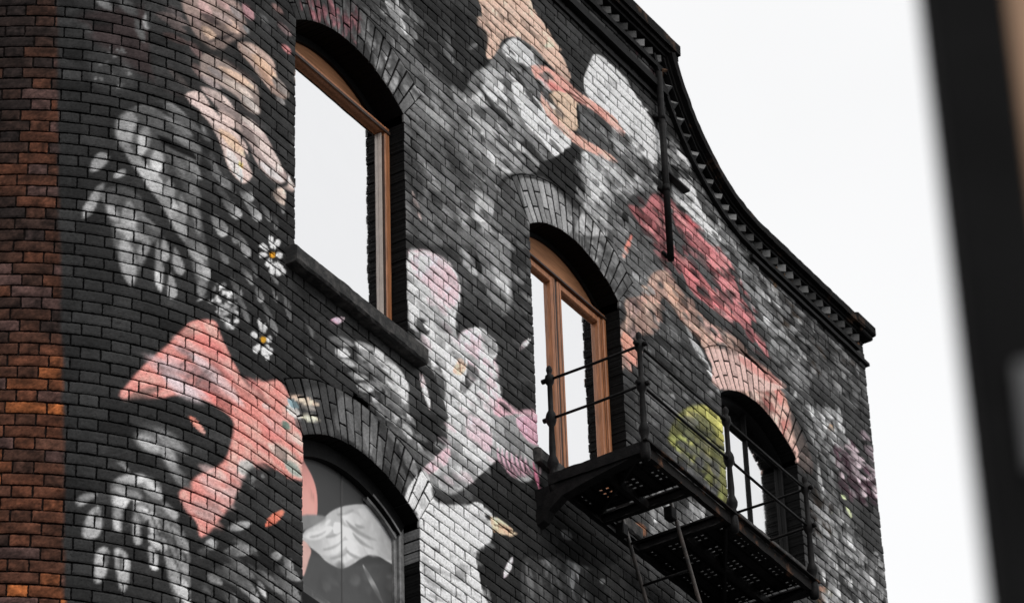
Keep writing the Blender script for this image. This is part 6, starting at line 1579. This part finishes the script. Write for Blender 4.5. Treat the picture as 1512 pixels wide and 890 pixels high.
for (x0, x1) in ((W2.xl+.07, 17.91), (17.99, W2.xr-.07)):
    mb = MB(); mb.box(x0, x1, .152, .158, W2.zb+.08, 15.52); part(mb, 'pane', M_GLASS, f2)
sill(W2, 13.885, .10, M_STONE, wide=.06, proj=.05)
# far window: thin black bars
mb = MB(); rails(mb, W3, W3.xl+.004, W3.xr-.004, W3.zb+.02, W3.zs-.02, .122, .024, .035)
arch_bar(mb, W3, .122, .158, -.01, .026)
f3 = part(mb, 'window', M_DARKPAINT, label='far window with thin black glazing bars and dull glass')
mb = MB()
for x in (20.595,): mb.box(x-.006, x+.006, .135, .153, W3.zb+.06, W3.arch_z(x)-.03)
part(mb, 'glazing_bars', M_DARKPAINT, f3)
mb = MB(); arched_board(mb, W3, .154, W3.zb+.04, thick=.006); part(mb, 'pane', M_GLASS2, f3)
sill(W3, 14.675, .09, M_STONE, wide=.06, proj=.05)
# lower window: boarded up, the board painted with a wing
mb = MB()
mb.box(W4.xl+.004, W4.xl+.05, .112, .17, W4.zb+.02, W4.zs, bev=.006); mb.box(W4.xr-.05, W4.xr-.004, .112, .17, W4.zb+.02, W4.zs, bev=.006)
mb.box(W4.xr-.085, W4.xr-.058, .128, .17, W4.zb+.02, W4.zs-.01, bev=.005)
mb.box(W4.xl+.05, W4.xr-.09, .118, .17, 11.80, 11.87, bev=.005)
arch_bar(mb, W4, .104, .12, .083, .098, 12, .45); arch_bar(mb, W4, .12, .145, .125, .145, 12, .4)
f4 = part(mb, 'boarded_window', plain('grey_painted_frame', (.10, .10, .10), .6, var=.5, scale=6, bump=.3, col2=(.25, .25, .25)), label='boarded window whose panel is painted with a pale wing')
mb = MB(); arch_bar(mb, W4, .108, .175, -.01, .10); part(mb, 'arch_shade_bar', M_DARKPAINT, f4)  # added black bar: shade at the top of the board built as a solid
pcv = Canvas(14.6, 11.2, int(1.7/CS), int(1.9/CS))
paint(pcv, PANEL, brush(15.44)); finish(pcv, .05, 21)
mb = MB(); nx, nz = 200, 220
xs = np.linspace(W4.xl+.03, W4.xr-.06, nx+1); seam = 15.44
z_lo = 11.3
X = np.repeat(xs[None, :], nz+1, 0); zt_ = np.array([W4.arch_z(x) for x in xs]); T = np.linspace(0, 1, nz+1)[:, None]
Z = z_lo+(zt_[None, :]-z_lo)*T
Yv = .150+.006*np.exp(-((X-seam)/.007)**2)+.001*np.sin(X*9+Z*5)
col = alb(pcv.sample(X, Z)); dk = np.exp(-((X-seam)/.008)**2)[..., None]; col = col*(1-dk)+.010*dk
idx = np.arange(X.size).reshape(X.shape)
F = np.stack([idx[:-1, :-1], idx[:-1, 1:], idx[1:, 1:], idx[1:, :-1]], -1).reshape(-1, 4)
mb.add(np.stack([X, Yv, Z], -1).reshape(-1, 3), F, col.reshape(-1, 3))
mb.box(W4.xl+.02, W4.xr-.02, .158, .168, 11.3, W4.zs, c=(.02, .02, .02))
mp, ntp, bpn = newmat('painted_board'); at = ntp.nodes.new('ShaderNodeAttribute'); at.attribute_name = 'Col'
ntp.links.new(at.outputs['Color'], bpn.inputs['Base Color']); bpn.inputs['Roughness'].default_value = .55
part(mb, 'painted_board', mp, f4, smooth=True, colors=True)
mb = MB(); mb.box(W4.xl+.01, W4.xr-.01, .10, .117, 11.30, 11.80); part(mb, 'lower_board', M_DARKPAINT, f4)
sill(W4, 11.30, .10, M_STONE)

# ---------------------------------------------------------------- parapet: coping, dog-tooth course and string courses
def along(pts_, ds):
    out = [np.array(pts_[0], float)]; 
    for a, b in zip(pts_, pts_[1:]):
        a = np.array(a, float); b = np.array(b, float); n = max(1, int(np.hypot(*(b-a))/ds))
        for i in range(1, n+1): out.append(a+(b-a)*i/n)
    return out
def sweep(mb, path, prof, jit=.002, close=True, c=None):
    """path in (x, z); prof in (y, offset along the path's upward normal)"""
    r = random.Random(9); v = []; m = len(prof)
    for i, p in enumerate(path):
        q0, q1 = path[max(0, i-1)], path[min(len(path)-1, i+1)]; t = q1-q0; t = t/np.hypot(*t); n = np.array([-t[1], t[0]])
        if n[1] < 0: n = -n
        for (y, o) in prof:
            v.append((p[0]+n[0]*o, y+r.uniform(-jit, jit), p[1]+n[1]*o+r.uniform(-jit, jit)))
    f = []
    for i in range(len(path)-1):
        for q in range(m): f.append((i*m+q, (i+1)*m+q, (i+1)*m+(q+1) % m, i*m+(q+1) % m))
    base = mb.n; mb.add(v, f, c)
    mb.poly = getattr(mb, 'poly', [])+[[base+q for q in range(m)], [base+(len(path)-1)*m+q for q in range(m)][::-1]]
CURVE = [(19.385, 18.265), (19.44, 18.15), (19.52, 18.01), (19.61, 17.88), (19.71, 17.765), (19.81, 17.67), (19.90, 17.605), (20.01, 17.535), (20.12, 17.475), (20.25, 17.42), (20.42, 17.38), (20.60, 17.36), (20.85, 17.355), (22.30, 17.355)]
mb = MB()
sweep(mb, along([(12.0, 18.27), (19.53, 18.27)], .12), [(-.11, .04), (-.11, .13), (-.07, .15), (.4, .15), (.4, .0), (-.085, .0), (-.085, .04)])
sweep(mb, along(CURVE, .05), [(-.10, .025), (-.10, .085), (-.07, .10), (.4, .10), (.4, .0), (-.06, .0), (-.06, .025)], .0025)
mb.box(22.17, 22.475, -.108, .42, 17.385, 17.475, bev=.012); mb.box(22.25, 22.455, -.085, .40, 17.345, 17.39, bev=.01)
part(mb, 'coping', M_COPE)
mb = MB()   # dog-tooth bricks set cornerwise under the coping
def dogtooth(path, off, sp=.104):
    d = 0; last = path[0]; acc = 0
    for i in range(1, len(path)):
        seg = np.hypot(*(path[i]-path[i-1])); acc += seg
        if acc < sp: continue
        acc = 0
        t = path[min(len(path)-1, i+1)]-path[i-1]; t = t/np.hypot(*t); n = np.array([-t[1], t[0]]); n = -n if n[1] > 0 else n
        c = path[i]+n*off; h = .030
        j = rng.uniform(.5, 1.3); tone_ = np.array(alb((90*j,)*3) if rng.random() < .93 else alb((96, 74, 60)))*np.ones(3)
        v = []
        for s_ in (-1, 1):
            for (a, y) in ((-.045, .012), (0, -.052), (.045, .012)):
                q = c+t*a+n*(-s_*h); v.append((q[0], y+rng.uniform(-.003, .003), q[1]))
        mb.add(v, [(0, 1, 4, 3), (1, 2, 5, 4)], tone_)
        mb.poly = getattr(mb, 'poly', [])+[[mb.n-6, mb.n-4, mb.n-5][::-1], [mb.n-3, mb.n-2, mb.n-1][::-1]]
dogtooth(along([(12.0, 18.27), (19.50, 18.27)], .0295), .085)
part(mb, 'dogtooth_course', M_PAINT, colors=True)
mb = MB()
dogtooth(along(CURVE, .0295), .058)
part(mb, 'dogtooth_course', M_PAINT, colors=True)
mb = MB()
def course(path, o0, o1, y0):
    sweep(mb, path, [(y0, -o1), (y0, -o0), (.02, -o0), (.02, -o1)], .0015)
course(along([(12.0, 18.27), (19.53, 18.27)], .12), 0, .03, -.055)
course(along(CURVE, .05), 0, .022, -.045)
course(along([(12.0, 18.27), (19.50, 18.27)], .12), .128, .165, -.035)
course(along(CURVE, .05), .118, .15, -.035)
course(along([(20.6, 17.355), (22.46, 17.355)], .12), .19, .22, -.03)
course(along([(12.0, 17.95), (19.40, 17.95)], .12), 0.0, .06, -.055)
course(along([(12.0, 17.84), (19.40, 17.84)], .12), 0.0, .03, -.02)
part(mb, 'string_course', M_DARKPAINT)

# ---------------------------------------------------------------- the rest of the building
def sheet(name, quads, mat, uvs):
    me = bpy.data.meshes.new(name); v = [p for q in quads for p in q]
    me.from_pydata(v, [], [tuple(range(4*i, 4*i+4)) for i in range(len(quads))]); uv = me.uv_layers.new(name='UV')
    for i, u in enumerate([p for q in uvs for p in q]): uv.data[i].uv = u
    me.update()
    o = link(name, me, None, mat); o.parent = bld; o.matrix_parent_inverse = bld.matrix_world.inverted(); return o
q, u, qb, ub = [], [], [], []
def wallquad(s0, s1, z0, z1, d=.004):
    (xa, ya), (xb, yb) = surf(s0, d), surf(s1, d)
    Q, U = (qb, ub) if s1 < 13.15 else (q, u)
    Q.append([(float(xa), float(ya), z0), (float(xb), float(yb), z0), (float(xb), float(yb), z1), (float(xa), float(ya), z1)]); U.append([(s0, z0), (s1, z0), (s1, z1), (s0, z1)])
s = 11.0
while s < XR-.001:
    e = min(s+.2, XR); m = (s+e)/2
    lo = 10.425 if m < 13.2 else math.floor((10.45+(m-13.2)*.44)/.075)*.075
    if s < 12.05: wallquad(s, e, 0, 18.2)
    else:
        wlo = [w for w in (W4,) if w.xl-.2 < m < w.xr+.2]
        wallquad(s, e, 0, min(lo, 11.1) if wlo else lo)
        hi = math.ceil((15.75+max(0, m-12.9)*.62)/.075)*.075
        if hi < 18.2: wallquad(s, e, hi, 18.27)
    s = e
sheet('plain_wall', q, M_LOWER, u); sheet('plain_bare_wall', qb, M_SIDE, ub)
q, u = [], []
(xa, ya) = surf(11.0, .004); xa, ya = float(xa), float(ya)
q += [[(XR-.006, .09, 0), (XR-.006, 9, 0), (XR-.006, 9, 17.3), (XR-.006, .09, 17.3)], [(xa, 9, 0), (xa, ya, 0), (xa, ya, 18.2), (xa, 9, 18.2)], [(XR, 9, 0), (xa, 9, 0), (xa, 9, 17), (XR, 9, 17)],
      [(19.5, .4, 17.3), (xa, .4, 17.3), (xa, .4, 18.27), (19.5, .4, 18.27)]]
u += [[(0, 0), (9, 0), (9, 17.3), (0, 17.3)]]*4
sheet('side_wall', q, M_SIDE, u)
mb = MB(); mb.box(xa, XR-.02, .40, 8.98, 16.9, 17.1); part(mb, 'roof', M_ROOF)

# ---------------------------------------------------------------- drainpipe
dp = MB()
dp.tube([(19.27, -.055, 18.02), (19.27, -.055, 16.36)], .025, 14)
for z in (17.62, 16.98): dp.tube([(19.27, -.055, z-.028), (19.27, -.055, z+.028)], .028, 14)
dpo = dp.build('drainpipe', M_IRON, None, True)
tag(dpo, 'short black drainpipe running down the wall under the gable beside the red wing', 'drainpipe')
br = MB(); br.box(19.295, 19.62, -.06, -.003, 17.15, 17.175, bev=.004); br.build('stay', M_IRON, dpo)
for z in (17.62, 16.98, 16.42):
    br = MB(); br.box(19.225, 19.315, -.026, -.003, z-.012, z+.012, bev=.003); br.build('bracket', M_IRON, dpo)

# ---------------------------------------------------------------- iron balcony / fire escape
fe = empty('fire_escape'); fe.location = (18.5, -.4, 13.6)
tag(fe, 'black iron fire escape balcony with railings and pierced floor in front of the orange window', 'fire escape')
bpy.context.view_layer.update()
def fpart(mb, name, mat, parent=None, smooth=False, label=None):
    o = mb.build(name, mat, None, smooth)
    o.parent = parent if parent is not None else fe
    if parent is None: o.matrix_parent_inverse = fe.matrix_world.inverted()
    if label: o['label'] = label
    return o
XA, XB, YI, YO, ZP = 17.37, 19.62, -.10, -.80, 13.655
H0, H1 = 18.02, 18.46      # hatch for the ladder
mb = MB()
def channel(mb, a, b, h=.078, t=.012, fl=.035, side=1, wear=.002):
    """U-shaped steel channel from a to b (x, y), top at ZP"""
    a = np.array(a, float); b = np.array(b, float); d = b-a; L = np.hypot(*d); d /= L; nrm = np.array([-d[1], d[0]])*side
    n = max(2, int(L/.05)); r = random.Random(int(L*1000)); v = []
    prof = [(0, -h), (fl, -h), (fl, -h+t), (t, -h+t), (t, -t), (fl, -t), (fl, 0), (0, 0)]
    for i in range(n+1):
        p = a+d*L*i/n
        for (o, z) in prof:
            w = p+nrm*o; v.append((w[0]+r.uniform(-wear, wear), w[1]+r.uniform(-wear, wear), ZP+z+r.uniform(-wear, wear)*1.2))
    f = []; m = len(prof)
    for i in range(n):
        for q_ in range(m): f.append((i*m+q_, i*m+(q_+1) % m, (i+1)*m+(q_+1) % m, (i+1)*m+q_))
    mb.add(v, f)
for args, nm, mt in ((((XA, YO), (XB, YO)), 'outer_beam', M_RUST), (((XA, YI), (XB, YI)), 'inner_beam', M_IRON), (((XA, YI), (XA, YO)), 'end_beam', M_IRON), (((XB, YI), (XB, YO)), 'end_beam', M_IRON),
                     (((H0, YI), (H0, YO)), 'cross_beam', M_IRON), (((H1, YI), (H1, YO)), 'cross_beam', M_IRON)):
    mb = MB(); sd = 1 if nm in ('outer_beam',) else -1
    if nm == 'end_beam' and args[0][0] == XA: sd = 1
    channel(mb, args[0], args[1], side=sd); fpart(mb, nm, mt)
# lip plate on the outer beam
mb = MB(); mb.box(XA-.01, XB+.01, YO-.035, YO-.003, ZP-.004, ZP+.010, bev=.003); fpart(mb, 'outer_lip', M_RUST)
# pierced cast-iron floor plates
def plate(x0, x1):
    mb = MB(); y0, y1 = YO+.012, YI-.012; t = .014; p = .046
    nx = int((x1-x0)/p); ny = int((y1-y0)/p)
    px_, py_ = (x1-x0)/nx, (y1-y0)/ny
    for i in range(nx+1):
        x = x0+i*px_; wdt = .014 if i % 5 else .05
        mb.box(max(x0, x-wdt), min(x1, x+wdt), y0, y1, ZP-.014, ZP-.008)
    for j in range(ny+1):
        y = y0+j*py_; wdt = .013 if j % 4 else .045
        mb.box(x0, x1, max(y0, y-wdt), min(y1, y+wdt), ZP-.0145, ZP-.0075)
    return fpart(mb, 'floor_plate', M_IRON)
plate(XA+.03, H0-.075); plate(H1+.02, XB-.08)
mb = MB()
for (a, b) in ((XA, H0), (H1, XB)):
    mb.box(a+.01, b-.01, -.47, -.44, ZP-.085, ZP-.024)
    mb.tube([(a+.05, YO+.06, ZP-.06), (b-.12, YI-.06, ZP-.06)], .016, 8)
fpart(mb, 'joist', M_IRON)
# wall brackets
for x in (XA+.05, XB-.06):
    mb = MB(); v = []
    prof = [(.02, ZP-.075), (.02, ZP-.34), (-.05, ZP-.31), (-.09, ZP-.25), (-.19, ZP-.18), (-.36, ZP-.14), (-.60, ZP-.10), (-.74, ZP-.075)]
    n = len(prof)
    for xx in (x-.035, x+.035): v += [(xx, y, z) for y, z in prof]
    base = mb.n; mb.add(v, [(i, (i+1) % n, n+(i+1) % n, n+i) for i in range(n)])
    mb.poly = [[base+i for i in range(n)][::-1], [base+n+i for i in range(n)]]
    fpart(mb, 'wall_bracket', M_IRON)
# posts
def post(x, y, top=14.44, full=True):
    mb = MB(); z0 = ZP-.10
    prof = [(.012, z0-.03), (.03, z0-.02), (.036, z0+.02), (.03, ZP), (.024, ZP+.02), (.026, ZP+.05), (.036, ZP+.075), (.038, ZP+.10), (.030, ZP+.125), (.021, ZP+.15), (.023, ZP+.2),
            (.017, 14.02), (.030, 14.045), (.036, 14.07), (.036, 14.09), (.030, 14.115), (.017, 14.14), (.0165, 14.33), (.028, 14.35), (.032, 14.375), (.028, 14.40), (.014, 14.415), (.016, 14.425), (.021, 14.445), (.018, 14.465), (.006, 14.48)]
    mb.lathe(x, y, prof, 16)
    return fpart(mb, 'post', M_IRON, smooth=True)
PA, PB, PC, PD, PE = (17.41, -.12), (17.40, YO), (18.51, YO), (19.59, YO), (19.59, -.12)
for p in (PA, PB, PC, PD, PE): post(*p)
def rail(a, b, z, ext=0.):
    mb = MB(); a = np.array(a); b = np.array(b); d = (b-a)/np.hypot(*(b-a)); a2, b2 = a-d*ext, b+d*ext
    mb.tube([(a2[0], a2[1], z), ((a2[0]+b2[0])/2, (a2[1]+b2[1])/2, z-.004), (b2[0], b2[1], z)], .0095, 10)
    for e in (a2, b2): mb.tube([(e[0]-d[0]*.012, e[1]-d[1]*.012, z), (e[0]+d[0]*.012, e[1]+d[1]*.012, z)], .017, 10)
    return fpart(mb, 'rail', M_IRON, smooth=True)
for z in (14.375, 14.08):
    rail(PA, PB, z, .045); rail(PB, PC, z, .04); rail(PC, PD, z, .04); rail(PD, PE, z, .045)
# ladder going down through the hatch
mb0 = None
lad = MB()
def lp(t, y): return (18.02+t*.50, y, ZP+.02-t)
for y in (-.60, -.24):
    mbs = MB(); T = [0, 3.4]
    mbs.tube([lp(t, y) for t in np.linspace(0, 3.4, 12)], .013, 10)
    if y == -.60: ladder = fpart(mbs, 'ladder', plain('worn_iron', (.03, .028, .027), .5, .5, var=.5, scale=12, bump=.4, col2=(.09, .07, .06)), smooth=True)
    else: fpart(mbs, 'stile', ladder.data.materials[0], ladder, smooth=True)
for i in range(13):
    mb = MB(); t = .22+i*.25; a = lp(t, -.60); b = lp(t, -.24); mb.tube([a, b], .009, 8)
    fpart(mb, 'rung', M_IRON, ladder, smooth=True)
for y in (-.60, -.24):
    mb = MB(); mb.box(18.0, 18.07, y-.03, y+.03, ZP-.19, ZP-.10, bev=.006)
    fpart(mb, 'ladder_clamp', M_IRON)

# ---------------------------------------------------------------- near post and wall beside the camera
yaw = math.radians(-31.4)
def near(name, x0, x1, d0, d1, z0, z1, mat, parent=None, bev=.004):
    """box near the camera; x across the view, d away from the camera, both in metres"""
    mb = MB(); mb.box(x0, x1, d0, d1, z0, z1, bev=bev)
    return mb
def place(mb, name, mat, parent=None):
    o = mb.build(name, mat, None)
    o.parent = parent; return o
NP = empty('shopfront_pillar'); NP.location = (CAMX, CAMY, 0) if False else (0, -10.502, 0); NP.rotation_euler = (0, 0, -math.radians(58.56))
tag(NP, 'black painted pillar with a tan stone side standing very close on the right, out of focus', 'pillar')
XL = .341
mb = near('p', XL, XL+.062, 2.352, 2.42, 0, 4.6, None); mb.box(XL-.004, XL+.065, 2.345, 2.43, 0, .35, bev=.004); place(mb, 'pillar_shaft', M_POST, NP)
mb = near('p', XL+.062, XL+.50, 2.37, 2.75, 0, 4.6, None); place(mb, 'tan_side', M_TAN, NP)
mb = near('p', XL+.032, XL+.061, 2.345, 2.3515, 2.985, 3.08, None, bev=.002); place(mb, 'pale_patch', M_PALE, NP)  # thin pale box on the front of the shaft

# ---------------------------------------------------------------- ground
mb = MB(); mb.add([(-900, -900, 0), (900, -900, 0), (900, 900, 0), (-900, 900, 0)], [(0, 1, 2, 3)])
tag(mb.build('ground', M_GROUND), 'grey asphalt street', None, None, 'structure')
mb = MB(); mb.box(9, 26, -3.2, -.01, .004, .13, bev=.02)
tag(mb.build('pavement', plain('paving', (.22, .22, .215), .85, var=.2, scale=3)), 'grey pavement at the foot of the wall', None, None, 'structure')

# ---------------------------------------------------------------- sky, sun
w = bpy.data.worlds.new('World'); bpy.context.scene.world = w; w.use_nodes = True
nt = w.node_tree; N = nt.nodes; L = nt.links; bg = N['Background']
sky = N.new('ShaderNodeTexSky'); sky.sky_type = 'NISHITA'; sky.sun_disc = False
sun_el, sun_az = math.radians(52), math.radians(-62)
sky.sun_elevation = sun_el; sky.sun_rotation = math.radians(180+20)
sm = N.new('ShaderNodeVectorMath'); sm.operation = 'SCALE'; sm.inputs['Scale'].default_value = .10
L.new(sky.outputs[0], sm.inputs[0])
tc = N.new('ShaderNodeTexCoord'); mp_ = N.new('ShaderNodeMapping'); mp_.inputs['Scale'].default_value = (1.4, 1.4, 3)
L.new(tc.outputs['Generated'], mp_.inputs[0])
cn = N.new('ShaderNodeTexNoise'); cn.inputs['Scale'].default_value = 1.3; cn.inputs['Detail'].default_value = 5; L.new(mp_.outputs[0], cn.inputs['Vector'])
cr = N.new('ShaderNodeValToRGB'); cr.color_ramp.elements[0].position = .3; cr.color_ramp.elements[1].position = .7
cr.color_ramp.elements[0].color = (.96, .96, .962, 1); cr.color_ramp.elements[1].color = (1.06, 1.06, 1.06, 1)
L.new(cn.outputs['Fac'], cr.inputs[0])
mix = N.new('ShaderNodeMix'); mix.data_type = 'RGBA'; mix.inputs[0].default_value = .94
L.new(sm.outputs[0], mix.inputs[6]); L.new(cr.outputs[0], mix.inputs[7]); L.new(mix.outputs[2], bg.inputs['Color']); bg.inputs['Strength'].default_value = 1.03
sd = bpy.data.lights.new('sun', 'SUN'); sd.energy = 1.5; sd.angle = math.radians(30); sd.color = (1, .97, .94)
so = bpy.data.objects.new('sun', sd); C.objects.link(so)
d = Vector((-.32, -.9, 1.0)); so.rotation_euler = d.to_track_quat('Z', 'Y').to_euler()
sky.sun_elevation = math.asin(d.normalized().z); sky.sun_rotation = math.atan2(d.x, d.y)

# ---------------------------------------------------------------- camera
cam = bpy.data.cameras.new('camera'); co = bpy.data.objects.new('camera', cam); C.objects.link(co)
co.location = (0, -10.502, 1.6)
az, el, ro = math.radians(58.56158), math.radians(33.44388), math.radians(-2.08302)
fwd = Vector((math.sin(az)*math.cos(el), math.cos(az)*math.cos(el), math.sin(el)))
right = Vector((math.cos(az), -math.sin(az), 0)); up = right.cross(fwd)
r2 = right*math.cos(ro)+up*math.sin(ro); u2 = -right*math.sin(ro)+up*math.cos(ro)
from mathutils import Matrix
co.rotation_euler = Matrix((r2, u2, -fwd)).transposed().to_euler()
cam.sensor_width = 36; cam.lens = 36*5494.543/1512; cam.clip_start = .05; cam.clip_end = 5000
cam.dof.use_dof = True; cam.dof.focus_distance = 23.6; cam.dof.aperture_fstop = 5.0
sc = bpy.context.scene; sc.camera = co
sc.view_settings.view_transform = 'Standard'; sc.view_settings.look = 'None'; sc.view_settings.gamma = 1; sc.view_settings.exposure = 0
sc.render.resolution_x = 1024; sc.render.resolution_y = 602
try: sc.cycles.max_bounces = 6
except Exception: pass
